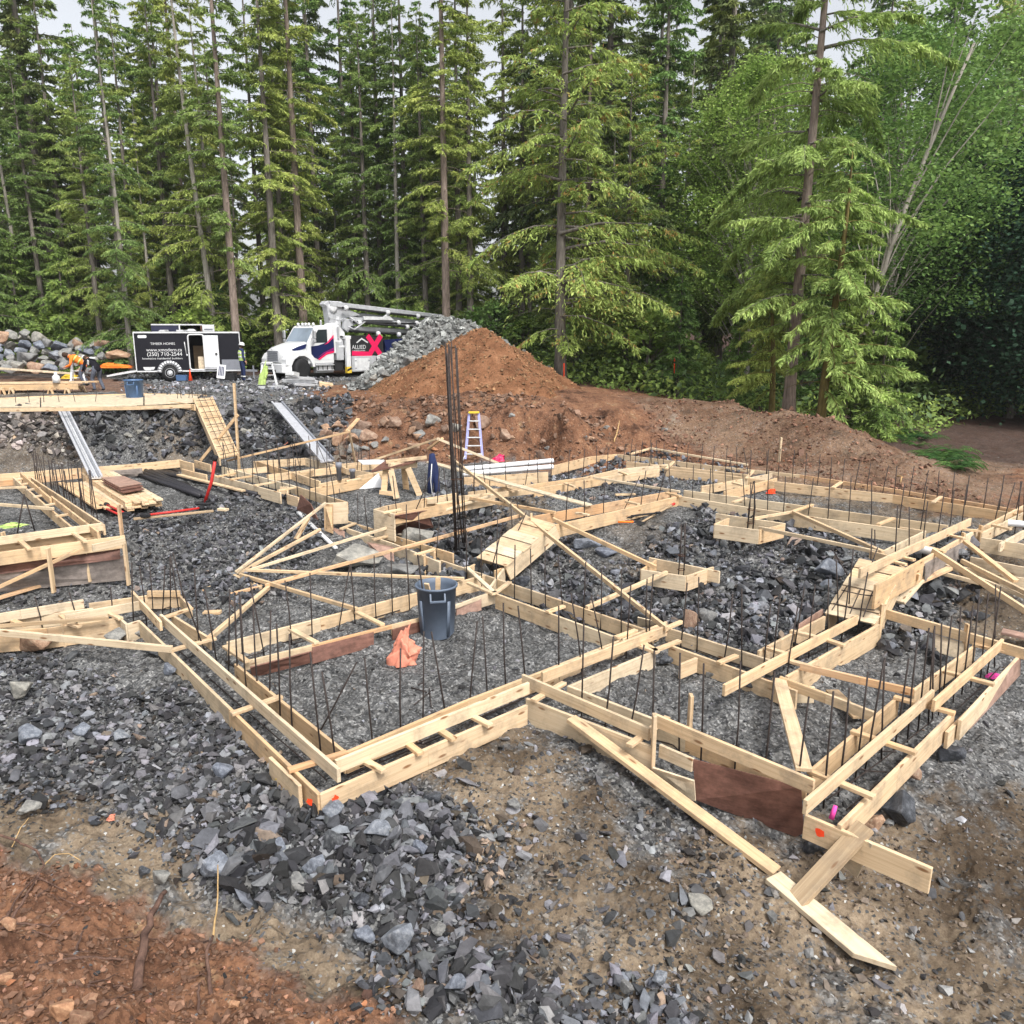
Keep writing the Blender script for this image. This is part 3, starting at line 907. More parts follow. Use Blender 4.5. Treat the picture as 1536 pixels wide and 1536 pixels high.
rubble('dirt_crumbs', TAN[0][0], 4000, .008, .04, 3.4, 45, .0, .05, 'crumbs and stones on the dirt in front of the forms', .6, (1.15, 1.0, .85))
rubble('left_bank_rubble', [P(-120, 617, 1.9), P(112, 617, 1.9), P(118, 694, .5), P(-120, 700, .5)], 5200, .03, .20, 2.5, 46, .05, .07, 'brown and grey rubble of the bank at the far left', .9, (1.15, 1.0, .85), True)
rubble('dirt_stones', TAN[0][0], 900, .02, .11, 2.6, 47, .0, .06, 'scattered stones on the dirt in front of the forms', .6, (1.0, .98, .95), True)
rubble('right_dirt_stones', TAN[1][0], 1300, .02, .10, 2.8, 48, .0, .06, 'scattered stones on the bare dirt at the bottom right', .6, (1.05, 1.0, .92), True)

# ---------------------------------------------------------------- lumber
def local_axes(p, q, roll=0.0):
    d = (q - p).normalized()
    up = Vector((0, 0, 1))
    if abs(d.z) > 0.97: up = Vector((0, 1, 0))
    y = up.cross(d).normalized()
    z = d.cross(y)
    m = Matrix((d, y, z)).transposed()
    if roll: m = m @ Matrix.Rotation(roll, 3, 'X')
    return m


def lumber(name, p, q, w, h, mat, parent=None, roll=0.0, ref='top', bevel=0.004, end=None):
    """stick from p to q; w across, h deep. ref 'top': the line p-q runs along the top face"""
    p, q = Vector(p), Vector(q)
    L = (q - p).length
    mb = MB()
    if end == 'mitre':      # slanting cut at the far end
        mb.prism([(0, -w / 2), (L - w * 1.3, -w / 2), (L, w / 2), (0, w / 2)], -h, 0, 'Z')
    else:
        mb.box((L / 2, 0, -h / 2 if ref == 'top' else 0), (L, w, h))
    me = mb.mesh(name, False, bevel)
    me.materials.append(M[mat])
    o = link(name, me, None, parent)
    rot = local_axes(p, q, roll)
    base = p - (parent.location if parent is not None else Vector((0, 0, 0)))
    o.matrix_basis = Matrix.Translation(base) @ rot.to_4x4()
    return o


class Form:
    """a footing form: two rows of boards on edge, cleats nailed across"""
    def __init__(s, label, at, z, group='footing forms of the new foundation'):
        p = P(at[0], at[1], z)
        s.z = z
        s.root = empty('footing_form', (p.x, p.y, z - .25), label, 'footing form', group)

    def side(s, pts, h=.235, z=None, t=.038, mat=None, name='side_board'):
        z = s.z if z is None else z
        q = [(P(a[0], a[1], a[2] if len(a) > 2 else z)) for a in pts]
        for a, b in zip(q[:-1], q[1:]):
            lumber(name, a, b, t, h, mat or rnd.choice(['pine', 'pine', 'pale', 'pine', 'pale']), s.root)
        return s

    def cleat(s, a, b, z=None, w=.075, h=.038, mat='pine'):
        z = (s.z if z is None else z) + h
        p, q = P(a[0], a[1], z), P(b[0], b[1], z)
        d = (q - p).normalized() * .02
        lumber('cross_cleat', p - d, q + d, w, h, mat, s.root)
        return s

    def rail(s, a, b, z=None, h=.14, w=.038, mat='pine', name='top_rail', dz=.175):
        z = (s.z if z is None else z) + dz
        lumber(name, P(*a, z), P(*b, z), w, h, mat, s.root)
        return s

    def panel(s, quad, mat='plyred', t=.018, name='plywood_panel'):
        """quad: four (px, py, z) corners, TL TR BR BL"""
        c = [P(*q) if len(q) == 3 else Vector(q) for q in quad]
        n = (c[1] - c[0]).cross(c[3] - c[0]).normalized() * t
        mb = MB()
        o = c[0]
        ax = local_axes(c[0], c[1])
        inv = ax.transposed()
        vs = [inv @ (v - o) for v in c] + [inv @ (v - o - n) for v in c]
        mb.add(vs, [(0, 1, 2, 3), (7, 6, 5, 4), (0, 4, 5, 1), (1, 5, 6, 2), (2, 6, 7, 3), (3, 7, 4, 0)])
        ob = mb.build(name, M[mat], s.root)
        ob.matrix_basis = Matrix.Translation(o - s.root.location) @ ax.to_4x4()
        return s

    def stake(s, a, z0, z1, w=.09, t=.038, mat='pine', lean=(0, 0)):
        """a: photo point of the stake's top, which is at height z1"""
        p = P(a[0], a[1], z1)
        q = Vector((p.x + lean[0], p.y + lean[1], z0))
        mb = MB(); mb.box((0, 0, 0), ((p - q).length, t, w))
        ob = mb.build('stake', M[mat], s.root, bevel=.004)
        ob.matrix_basis = Matrix.Translation((p + q) / 2 - s.root.location) @ local_axes(q, p).to_4x4()
        return s

    def bars(s, runs, z, r=.008):
        """reinforcing bars lying in the trench"""
        mb = MB()
        for a, b in runs:
            p, q = P(*a, z) - s.root.location, P(*b, z) - s.root.location
            mb.tube([p, (p + q) / 2 + Vector((0, 0, -.02)), q], r, 6)
        mb.build('trench_bars', M['rebar'], s.root)
        return s

    def mark(s, a, b, z, w=.05, mat='sprayred'):
        """a splash of spray paint on the near face of a board, from a to b"""
        p = P(*a, z)
        mb = MB()
        r = (ray(*a)); n = Vector((-r.x, -r.y, 0)).normalized()
        q = P(*b, z) - p; q.z = 0; q = q.normalized()
        n = Vector((q.y, -q.x, 0)); n = n if n.dot(Vector((r.x, r.y, 0))) < 0 else -n
        vs = []
        for k in range(12):
            t = k / 12 * 6.283
            rad = w * rnd.uniform(.6, 1.1)
            vs.append(p - s.root.location + q * (math.cos(t) * rad * .8) + Vector((0, 0, -.07 + math.sin(t) * rad * .9)) + n * .023)
        mb.add(vs, [tuple(range(12))])
        mb.build('paint_mark', M[mat], s.root)
        return s


ZA, ZB = .25, .85

# --- near left corner, long leg going back to the left
f = Form('long footing form running back from the near left corner', (350, 1060), ZA)
f.side([(210, 932), (345, 1062)]).side([(345, 1062), (479, 1191)])
lumber('side_board', P(405, 1135, ZA - .01), P(450, 1178, ZA - .01), .038, .235, 'pine', f.root)
f.side([(258, 922), (315, 957)]).side([(353, 995), (518, 1128)])
f.cleat((255, 974), (321, 956)).cleat((349, 1068), (420, 1043)).cleat((435, 1152), (518, 1127), mat='orange')
f.rail((241, 921), (508, 1153), mat='pale').rail((198, 886), (241, 932), dz=.16)
f.bars([((262, 970), (490, 1170)), ((285, 960), (500, 1150)), ((330, 985), (352, 1000))], .06)
f.mark((465, 1190), (479, 1191), ZA)

# --- front leg
f = Form('front footing form between the near left corner and the tall white board', (640, 1120), ZA)
f.side([(479, 1191), (640, 1122)]).side([(640, 1122), (790, 1057)], mat='pine')
f.side([(518, 1128), (700, 1050), (830, 1000), (1000, 932)], mat='pine')
f.rail((503, 1140), (793, 1023), mat='pale', dz=.165).rail((813, 1008), (1000, 938), dz=.165)
f.cleat((540, 1135), (574, 1153)).cleat((606, 1109), (630, 1127)).cleat((655, 1090), (680, 1106)).cleat((700, 1068), (734, 1085))
f.side([(855, 1028), (982, 976)])
f.cleat((945, 962), (985, 976))
f.bars([((520, 1165), (780, 1050)), ((540, 1150), (800, 1040)), ((860, 1015), (985, 960))], .06)
f.mark((500, 1187), (600, 1140), ZA)

# --- tall white board in front and its curb of brown plywood
f = Form('front right footing form with tall white board and brown plywood sheet', (980, 1110), ZA)
f.side([(790, 1047), (980, 1120)], .31, mat='pale').side([(990, 1116), (1040, 1138)], .14)
f.side([(852, 1028), (1030, 1097), (1212, 1167)])
f.rail((784, 1011), (975, 1092), dz=.165, mat='pale')
f.rail((982, 1070), (1222, 1170), dz=.25)
f.stake((982, 1072), -.25, .60).stake((1037, 1042), 0, .62)
f.cleat((801, 1048), (845, 1023)).cleat((945, 1115), (1000, 1075))
f.panel([(980, 1150, .07), (1042, 1170, .07), (1044, 1200, -.14), (985, 1176, -.16)], 'plylight')
f.panel([(1040, 1138, .24), (1202, 1180, .24), (1207, 1259, -.36), (1044, 1199, -.16)], 'plyred')
f.side([(1208, 1221, .14), (1399, 1302, .12)], .235, mat='pine')
f.panel([(1299, 1258, .13), (1311, 1266, .13), (1287, 1316, -.32), (1258, 1289, -.25)], 'plylight', .02, 'stake')
f.bars([((870, 1075), (1020, 1120)), ((860, 1060), (1000, 1100)), ((1010, 1118), (1040, 1140)), ((1035, 1112), (1100, 1135)), ((1000, 1130), (1090, 1122))], .05)
f.mark((1232, 1236), (1300, 1262), .14, .06)

# --- near right leg
f = Form('near right footing form narrowing back beside the black boulders', (1320, 1140), ZA)
f.side([(1259, 1237, .18), (1345, 1152, .2), (1430, 1068, .25)], .25, mat='pine')
f.side([(1216, 1155), (1347, 1045)]).side([(1370, 1035), (1462, 968)])
f.side([(1420, 1098, .16), (1452, 1066, .2)], .2).side([(1440, 1080), (1530, 982)])
f.panel([(1452, 1064, .21), (1529, 986, .24), (1528, 1012, .0), (1452, 1094, -.02)], 'plypink')
f.rail((1208, 1200), (1400, 1034), dz=.165, mat='pale').rail((1401, 1050), (1504, 958), dz=.165)
f.cleat((1216, 1154), (1250, 1168)).cleat((1256, 1170), (1309, 1192)).cleat((1280, 1095), (1372, 1126)).cleat((1344, 1044), (1430, 1067))
f.cleat((1418, 1005), (1489, 1024)).cleat((1462, 965), (1530, 980))
f.bars([((1240, 1200), (1400, 1080)), ((1270, 1215), (1420, 1085)), ((1300, 1120), (1345, 1128)), ((1280, 1150), (1330, 1158)), ((1440, 1060), (1500, 1000))], .04)
f.mark((1276, 1230), (1300, 1200), .19, .05)
f.panel([(1404, 952, .22), (1447, 965, .22), (1445, 990, .02), (1403, 978, .02)], 'plylight')
f.stake((1452, 936), .0, .5)

# --- cross form behind the near left room
f = Form('cross footing form behind the grey bin with brown plywood patches', (500, 930), ZA)
f.side([(340, 963), (480, 927)], .27).side([(480, 927), (640, 885), (728, 862)], .25, mat='pine')
f.side([(366, 992), (468, 967)], .12).side([(468, 967), (587, 937)], .06, mat='orange').side([(587, 937), (632, 926)], .16).side([(632, 926), (738, 887)], .06)
f.panel([(375, 1000, .20), (468, 976, .20), (468, 992, .03), (378, 1015, .0)], 'plyred')
f.panel([(468, 971, .22), (560, 948, .22), (560, 970, .03), (468, 996, .02)], 'plyred')
f.panel([(588, 944, .2), (650, 926, .2), (650, 940, .06), (588, 960, .04)], 'plyred')
f.panel([(684, 910, .2), (721, 898, .2), (721, 915, .03), (684, 928, .02)], 'plypink')
f.side([(721, 893), (742, 887)], .2)
f.cleat((338, 968), (370, 990)).cleat((436, 942), (474, 962)).cleat((536, 917), (573, 935)).cleat((703, 873), (740, 889))
f.bars([((370, 985), (700, 890)), ((360, 975), (700, 880)), ((420, 965), (600, 915))], .05)

# --- middle form running from the far left down to the right
f = Form('long middle footing form of white boards crossing the pit', (850, 930), ZA)
f.side([(744, 890), (840, 925), (936, 960)], .25, mat='pale').side([(661, 840), (820, 893), (980, 948)], .22, mat='pale')
f.side([(1000, 941), (1160, 991)], .2, mat='pale').side([(1004, 967), (1100, 1001), (1196, 1036)], .24, mat='pale').side([(1180, 1030), (1222, 1030)], .2)
f.side([(1045, 986), (1020, 996)], .2)
f.cleat((822, 916), (845, 908)).cleat((925, 954), (953, 944)).cleat((1079, 992), (1104, 982)).cleat((742, 888), (764, 872)).cleat((960, 960), (985, 975)).cleat((984, 973), (1018, 960))
f.cleat((1000, 940), (1022, 931)).cleat((700, 850), (742, 888), mat='pale')
f.panel([(957, 925, .28), (1000, 935, .28), (998, 945, .12), (957, 938, .12)], 'plylight')
f.bars([((760, 885), (980, 962)), ((750, 880), (960, 950)), ((1020, 965), (1150, 1010))], .08)

# --- far part of the middle form, past the post box
f = Form('middle footing form between the tall box and the rebar column', (600, 810), .35)
f.side([(504, 776), (590, 803), (680, 830)], .2, mat='pine').side([(520, 792), (590, 815), (660, 843)], .26, mat='pale')
f.cleat((512, 792), (532, 784)).cleat((560, 808), (585, 802)).cleat((623, 831), (650, 823))
f.panel([(487, 756, .85), (500, 756, .85), (500, 800, .3), (487, 795, .3)], 'pine', .03, 'side_board')
f.side([(485, 755), (521, 753)], .45, z=.85, mat='pale')
f.panel([(488, 788, .33), (517, 797, .33), (517, 820, .1), (489, 806, .15)], 'plypink')
f.panel([(551, 813, .3), (590, 820, .3), (592, 850, .05), (560, 828, .12)], 'plypink')
f.panel([(452, 742, .95), (467, 756, .85), (478, 780, .55), (446, 764, .62)], 'plyred')
f.side([(640, 838), (661, 841)], .2, z=.3)
f.stake((652, 828), 0, .42).stake((637, 832), 0, .4)
f.bars([((520, 793), (660, 835))], .15)

# --- tall box end by the saw table and the form behind it
f = Form('stepped footing form below the saw table with brown plywood side', (650, 755), ZB)
f.side([(577, 759), (630, 749), (686, 739)], .25, mat='pine').side([(592, 770), (700, 750)], .22, mat='pine').side([(700, 750), (742, 742)], .22)
f.side([(561, 764), (592, 771)], .55, mat='pale').side([(561, 764), (577, 759)], .4)
f.panel([(592, 773, .84), (640, 765, .8), (650, 790, .4), (593, 800, .3)], 'plyred')

f.cleat((575, 768), (600, 763)).cleat((655, 755), (680, 751))
f.bars([((590, 765), (720, 742))], .65)

# --- left step of plywood lids
def steps(label, bl, br, tl, tr, zb, zt, n, at, hh=.3):
    f = Form(label, at, zb)
    a0, a1, b0, b1 = P(*bl, zb), P(*br, zb), P(*tl, zt), P(*tr, zt)
    up = Vector((0, 0, .06))
    lumber('slope_board', a0, b0, .038, hh, 'pine', f.root)
    lumber('slope_board', a1, b1, .038, hh, 'pale', f.root)
    for k in range(n):
        t0, t1 = k / n, (k + .94) / n
        c = [a0.lerp(b0, t0), a1.lerp(b1, t0), a1.lerp(b1, t1), a0.lerp(b0, t1)]
        e = (c[1] - c[0]).normalized() * .03
        lift = Vector((0, 0, .018 + .012 * (k % 2)))
        c = [c[0] - e + lift, c[1] + e * rnd.uniform(.4, 1.6) + lift, c[2] + e * rnd.uniform(.4, 1.6) + lift, c[3] - e + lift]
        _lid(f, c)
    return f


def _lid(f, c):
    o = c[0]
    ax = local_axes(c[0], c[1]); inv = ax.transposed()
    n = (c[1] - c[0]).cross(c[3] - c[0]).normalized()
    if n.z < 0: n = -n
    n *= .018
    mb = MB()
    vs = [inv @ (v - o) for v in c] + [inv @ (v - o - n) for v in c]
    mb.add(vs, [(0, 1, 2, 3), (7, 6, 5, 4), (0, 4, 5, 1), (1, 5, 6, 2), (2, 6, 7, 3), (3, 7, 4, 0)])
    ob = mb.build('step_lid', M[rnd.choice(['pine', 'pale'])], f.root)
    ob.matrix_basis = Matrix.Translation(o - f.root.location) @ ax.to_4x4()


f = steps('left stepped ramp of plywood lids beside the rebar column', (716, 838), (757, 850), (792, 776), (832, 787), .32, .88, 6, (740, 850))
f.side([(757, 850), (735, 880)], .25, z=.28).side([(712, 846), (700, 852)], .2, z=.28).side([(757, 850), (742, 856)], .2, z=.27)
f.stake((797, 770), .7, 1.0, .06)

f = steps('right stepped ramp of wide plywood lids with bent rebar on it', (1240, 922), (1309, 937), (1292, 840), (1352, 853), .3, .88, 6, (1270, 930), .34)
f.stake((1322, 905), .0, .55, .12).stake((1328, 895), -.02, .5, .07)
f.side([(1305, 826), (1330, 832)], .12, z=.92)
_ = f.bars([((1250, 905), (1312, 915)), ((1262, 885), (1322, 895)), ((1272, 868), (1330, 877)), ((1248, 915), (1290, 845)), ((1275, 920), (1300, 860)), ((1295, 925), (1322, 850))], .62)

# --- form coming down from the right step
f = Form('footing form below the right ramp with a tall grey board side', (1250, 970), .3)
f.side([(1138, 976), (1237, 924)], .2, mat='pine').side([(1180, 1014), (1318, 936)], .32, mat='pale')
f.rail((1086, 1027), (1286, 922), dz=.15, mat='pine')
f.cleat((1188, 945), (1226, 954)).cleat((1232, 955), (1266, 966)).cleat((1150, 970), (1190, 982)).cleat((1170, 985), (1215, 998))
f.bars([((1160, 985), (1290, 930)), ((1200, 990), (1310, 935))], .08)
f.panel([(1196, 937, .35), (1233, 913, .35), (1233, 922, .25), (1196, 948, .24)], 'plypink')
f.side([(1201, 994, .4), (1290, 1015, .38), (1372, 1033, .36)], .09, mat='orange', name='brace')
f.side([(1170, 1014, .34), (1240, 1040, .3), (1313, 1068, .28)], .12, mat='pine', name='brace')

# --- upper right run
f = Form('upper right footing form with grey plywood side and white drain pipe', (1400, 810), .88)
f.side([(1321, 828), (1388, 796)], .2).side([(1313, 877), (1385, 838)], .36, mat='pine').side([(1385, 838), (1446, 804)], .12)
f.panel([(1386, 845, .8), (1446, 812, .8), (1446, 838, .5), (1386, 872, .5)], 'plygrey')
f.rail((1290, 853), (1456, 777), dz=.16, mat='pine')
f.side([(1446, 804), (1472, 791)], .32).side([(1472, 799), (1536, 768)], .2).side([(1472, 791), (1560, 745)], .1)
f.stake((1446, 799), .35, .95).stake((1472, 788), .5, 1.0)
f.side([(1388, 796), (1350, 790)], .15).side([(1472, 806), (1560, 820)], .25, mat='pale').side([(1456, 835, .7), (1560, 855, .7)], .22, mat='pale').side([(1350, 848, .7), (1380, 862, .7)], .1)
f.side([(1500, 815, .88), (1536, 795, .88)], .15).side([(1446, 850, .6), (1500, 862, .6), (1560, 870, .6)], .2)
f.cleat((1388, 818), (1416, 826)).cleat((1420, 800), (1445, 806)).cleat((1440, 792), (1470, 795)).cleat((1330, 838), (1358, 845)).cleat((1345, 832), (1370, 838)).cleat((1490, 786), (1515, 792))
f.bars([((1370, 828), (1440, 800)), ((1380, 840), (1450, 805)), ((1405, 815), (1425, 822))], .7)

# --- far form of the middle room
f = Form('footing form behind the left ramp of plywood lids', (925, 760), ZB)
f.side([(833, 787), (930, 765), (1018, 744)], .25, mat='pine').side([(796, 775), (905, 755), (1015, 735)], .2, mat='orange')
f.side([(1052, 729), (1110, 719), (1158, 710)], .2).side([(1086, 737), (1165, 717)], .22, mat='pine')
f.cleat((865, 768), (882, 771)).cleat((940, 751), (957, 755)).cleat((1000, 738), (1020, 743)).cleat((1100, 723), (1115, 727))
f.bars([((840, 775), (1000, 740))], .65)
f = Form('long footing form along the far side of the middle room', (1200, 770), ZB)
f.side([(1018, 744), (1130, 762), (1245, 779), (1381, 797)], .25, mat='pale').side([(1026, 735), (1180, 755), (1422, 788)], .22, mat='pale')
f.cleat((1100, 752), (1118, 746)).cleat((1192, 765), (1218, 756)).cleat((1318, 785), (1340, 776))
f.bars([((1040, 745), (1380, 792))], .65)
# --- back row
f = Form('long footing form along the foot of the red soil mound', (1200, 715), ZB)
f.side([(925, 681), (1075, 699), (1200, 712)], .18, mat='pale').side([(1200, 712), (1340, 733), (1560, 770)], .2, mat='orange')
f.side([(997, 703), (1086, 712), (1162, 722), (1340, 742)], .22, mat='pine').side([(1340, 742), (1500, 766), (1560, 776)], .22, mat='pine')
f.side([(940, 692), (1125, 712)], .2).cleat((1000, 702), (1010, 692)).cleat((1250, 730), (1262, 722)).cleat((1400, 752), (1412, 744)).cleat((1120, 716), (1130, 705))
f = Form('back left footing form beside the white pipes', (760, 700), ZB)
f.side([(827, 699), (885, 685), (925, 681)], .25, mat='pine').side([(696, 716), (760, 712), (822, 708)], .3, mat='pine')
f.side([(702, 738), (800, 726), (875, 716)], .14, mat='pine').side([(875, 716), (926, 704), (1002, 696)], .2)
f.side([(801, 733), (900, 716), (989, 704)], .2, mat='pine').side([(640, 748), (720, 741), (801, 733)], .12, mat='pale')
f.cleat((848, 724), (862, 729)).cleat((930, 707), (942, 711)).cleat((755, 730), (770, 736))
# --- yellow maze of forms at the back, left of centre
f = Form('cluster of footing forms full of rebar at the foot of the bank', (430, 720), ZB)
f.side([(317, 711), (370, 725), (421, 739)], .25, mat='pale').side([(431, 741), (448, 746)], .22).side([(333, 700), (443, 729), (504, 748)], .2, mat='pale')
f.side([(380, 692), (458, 687)], .2).side([(458, 687), (500, 697), (575, 690)], .22).side([(465, 733), (575, 713)], .22, mat='pine').side([(478, 726), (575, 706)], .18)
f.side([(386, 692), (432, 706), (480, 722)], .2).side([(400, 712), (560, 694)], .18).side([(340, 706), (400, 700)], .15).side([(420, 730), (432, 730), (431, 741)], .2, mat='pine')
f.side([(500, 693), (520, 703), (575, 712)], .15).side([(504, 748), (521, 753)], .25)
f.cleat((325, 714), (352, 709)).cleat((346, 718), (378, 713)).cleat((382, 727), (412, 722)).cleat((418, 735), (442, 730)).cleat((450, 707), (470, 703)).cleat((520, 720), (540, 717)).cleat((430, 698), (445, 694))
f.side([(270, 690), (290, 695)], .25).side([(273, 703), (292, 708), (310, 712)], .22).side([(292, 690), (316, 697)], .2)
# --- top left
f = Form('footing form along the foot of the left bank', (140, 700), .8)
f.side([(-80, 716), (0, 711), (120, 702), (200, 696)], .22, mat='pine').side([(200, 696), (272, 689)], .22, mat='pine').side([(-60, 726), (20, 719), (128, 708)], .15, mat='orange').side([(165, 706), (213, 703)], .12, mat='plygrey', name='cover_board')
f.cleat((30, 722), (32, 712)).cleat((136, 709), (140, 702))
f = Form('left footing form with ladder like cleats and a dense row of rebar', (90, 760), ZB)
f.side([(20, 716), (60, 750), (112, 794)], .2, mat='pine').side([(47, 716), (100, 750), (156, 787)], .2, mat='pine')
f.rail((31, 709), (76, 747), dz=.12).rail((77, 744), (147, 797), dz=.12)
for a, b in [((23, 718), (40, 716)), ((32, 726), (48, 723)), ((42, 734), (58, 731)), ((52, 744), (68, 741)), ((68, 757), (84, 754)), ((85, 773), (103, 770))]:
    f.cleat(a, b, mat='pale')
f.bars([((30, 722), (130, 800)), ((40, 722), (145, 795))], .66)
f = Form('near left footing form with tall brown and grey plywood wall', (90, 820), ZB)
f.side([(-60, 836), (60, 820), (187, 803)], .22, mat='pine').rail((-60, 813), (154, 784), dz=.14, mat='pale').side([(-60, 822), (150, 795)], .18)
f.side([(138, 817), (187, 806)], .12, z=.87, mat='pale')
f.cleat((30, 810), (44, 822)).cleat((108, 797), (128, 811))
f.panel([(-60, 852, .64), (180, 817, .68), (180, 838, .46), (-60, 868, .46)], 'plyred')
f.panel([(-60, 868, .46), (185, 833, .50), (190, 869, .05), (-60, 893, .15)], 'plygrey')
f.stake((4, 798), 0.02, 1.0).stake((72, 822), .1, .86).stake((128, 808), .1, .86).stake((178, 757), .3, 1.2, mat='orange').stake((186, 812), .02, .8)
f.side([(115, 858, .15), (182, 847, .15)], .07, name='brace', mat='pale')
f.bars([((-20, 835), (150, 805)), ((-20, 828), (150, 798))], .66)
# --- far left lower form
f = Form('lower left footing form stopping at a box corner over a boulder', (100, 930), ZA)
f.side([(-60, 930), (30, 915), (125, 899)], .14, z=.38, mat='pale').side([(97, 922), (217, 900)], .14, z=.38, mat='pale')
f.side([(-60, 952), (70, 942), (182, 926)], .3, mat='pine').side([(182, 929), (190, 936), (210, 930)], .28, mat='pale').side([(-60, 935), (60, 922), (140, 912)], .2)
f.side([(133, 905), (221, 893), (270, 893), (286, 910)], .22, mat='pine').side([(221, 886), (270, 886)], .1, z=.34)
f.cleat((242, 926), (286, 911)).cleat((163, 918), (180, 926)).cleat((92, 922), (103, 930)).cleat((20, 930), (36, 936)).cleat((105, 934), (118, 938))
f.stake((96, 932), -.12, .3, .13)
f.bars([((190, 928), (270, 905)), ((195, 935), (280, 912))], .08)

# --- pier boxes
def pier(label, A, B, Cc, D, back, z, h=.26):
    f = Form(label, A, z, 'pier boxes')
    f.root.name = 'pier_form'; f.root['category'] = 'pier form'
    f.side([A, B], h, mat='pale').side([B, Cc], h, mat='pine').side([D, A], h, mat='pine').side([back[0], back[1]], h * .8, mat='pale')
    return f


pier('pine box form for a pier in front of the rocks, the nearer one', (962, 854), (1029, 864), (1070, 850), (984, 840), ((974, 836), (1080, 857)), .42, .26)
pier('pine box form for a pier standing farther back, below the far footing', (1072, 786), (1139, 795), (1176, 786), (1093, 777), ((1074, 770), (1178, 785)), .86, .26)

# ---------------------------------------------------------------- loose planks and braces, each a thing
def gnd(px, py):
    return PG(px, py).z


def plank(label, a, b, w, h, mat='pine', cat='brace', name='brace_plank', group='braces and planks of the formwork', za=None, zb=None, roll=0, end=None):
    pa = P(a[0], a[1], a[2]); pb = P(b[0], b[1], b[2])
    o = lumber(name, pa, pb, w, h, mat, None, roll, end=end)
    return tag(o, label, cat, group)


B = 'braces fanning out left of the middle form'
plank('uppermost brace of the fan, rising to the corner of the tall box', (353, 857, .15), (488, 753, .95), .05, .05, 'pale', group=B)
plank('second brace of the fan, ending at the foot of the tall box', (356, 858, .12), (480, 792, .5), .05, .06, 'pine', group=B)
plank('long pale brace of the fan running up in front of the brown plywood', (371, 854, .16), (740, 741, .92), .05, .05, 'pale', group=B)
plank('longest reddish brace passing under the rebar column', (397, 876, .20), (788, 769, .75), .05, .06, 'orange', group=B)
plank('level brace of the fan ending above the grey bin', (369, 853, .22), (696, 866, .34), .05, .05, 'pine', group=B)
plank('lower right brace of the fan coming down on the cross form', (361, 860, .18), (535, 911, .31), .05, .06, 'pine', group=B)
plank('short strut wedged between two braces of the fan', (462, 776, .68), (443, 808, .35), .09, .04, 'pine', group=B)
plank('short stub board under the meeting point of the fan', (344, 858, .1), (391, 880, .12), .06, .05, 'pale', group=B)
plank('short brace lying on the gravel left of the fan', (339, 891, .08), (393, 877, .13), .05, .05, 'orange', group=B)
plank('brace from the fan down to the long left form', (402, 879, .16), (314, 954, .33), .07, .06, 'pine', group=B)
plank('white painted board lying on the rock below the tall box', (447, 767, .5), (504, 821, .2), .08, .04, 'white', cat='board', group=B)
plank('thin reddish stick lying on the gravel', (303, 884, .06), (362, 907, .08), .03, .03, 'orange', cat='stick')
plank('small offcut of board on the gravel beside the long left form', (305, 917, .08), (331, 916, .09), .1, .05, 'pine', cat='offcut')
plank('small offcut of board at the end of the thin reddish stick', (308, 882, .07), (322, 878, .08), .09, .05, 'pine', cat='offcut')
plank('long stick across the lower left form, pointing at the corner', (-60, 938, .42), (258, 969, .34), .05, .09, 'pale')
plank('weathered brown stick lying along the lower left form', (-60, 941, .50), (163, 924, .34), .04, .05, 'old')
B = 'braces over the middle room'
plank('long diagonal brace crossing the middle room from the rebar column', (674, 683, 1.35), (1001, 940, .44), .05, .07, 'pale', group=B)
plank('wide board lying from the saw table to the far form', (644, 692, 1.15), (884, 757, .9), .19, .03, 'plylight', cat='board', group=B)
plank('brace from the left ramp to the nearer pier box', (830, 776, .95), (984, 848, .46), .05, .07, 'pine', group=B)
plank('thin brace lying left of the left ramp', (705, 745, .92), (833, 767, .9), .05, .06, 'pine', group=B)
plank('thin brace crossing the far gravel room', (890, 715, .92), (1020, 736, .9), .05, .05, 'pale', group=B)
plank('brace from the middle form up to the nearer pier box', (880, 909, .30), (1000, 856, .46), .06, .06, 'pine', group=B)
plank('brace from the farther pier box to the top of the right ramp', (1138, 789, .91), (1318, 826, .93), .05, .06, 'pale', group=B)
plank('brace from the far form to the top of the right ramp', (1190, 766, .92), (1325, 826, .95), .06, .06, 'pine', group=B)
plank('short brace meeting the far form above the farther pier box', (1130, 776, .9), (1195, 765, .9), .05, .05, 'pine', group=B)
B = 'braces standing against the banks'
plank('thin brace from the ladder down to the white pipes', (656, 656, 1.75), (748, 693, 1.05), .05, .06, 'pale', group=B)
plank('thin brace leaning back toward the saw table', (556, 690, .95), (658, 656, 1.75), .05, .05, 'pine', group=B)
plank('short prop under the peak of the thin braces', (663, 656, 1.72), (642, 672, 1.4), .08, .05, 'pine', group=B)
plank('long brace lying up the bank below the grey ramp', (340, 690, .9), (525, 646, 1.75), .07, .05, 'pine', group=B)
plank('short stick standing against the rock bank', (524, 645, 1.7), (533, 692, .75), .05, .05, 'pine', group=B)
plank('short board on end at the top of the long brace', (537, 627, 1.95), (520, 646, 1.65), .12, .04, 'pine', group=B)
plank('thin brace behind the back row, left half of the peak', (945, 680, .92), (977, 671, 1.02), .05, .05, 'pine', group=B)
plank('thin brace behind the back row, right half of the peak', (975, 671, 1.03), (1122, 696, .9), .05, .05, 'pale', group=B)
B = 'braces at the right edge'
plank('long brace running off the right edge from the drain pipe', (1400, 822, .95), (1560, 925, .5), .05, .09, 'pine', group=B)
plank('brace behind the post, crossing the upper right forms', (1448, 810, .95), (1525, 870, .62), .09, .05, 'pine', group=B)
plank('pale brace running off the right edge below the post', (1443, 838, .7), (1570, 901, .5), .05, .07, 'pale', group=B)
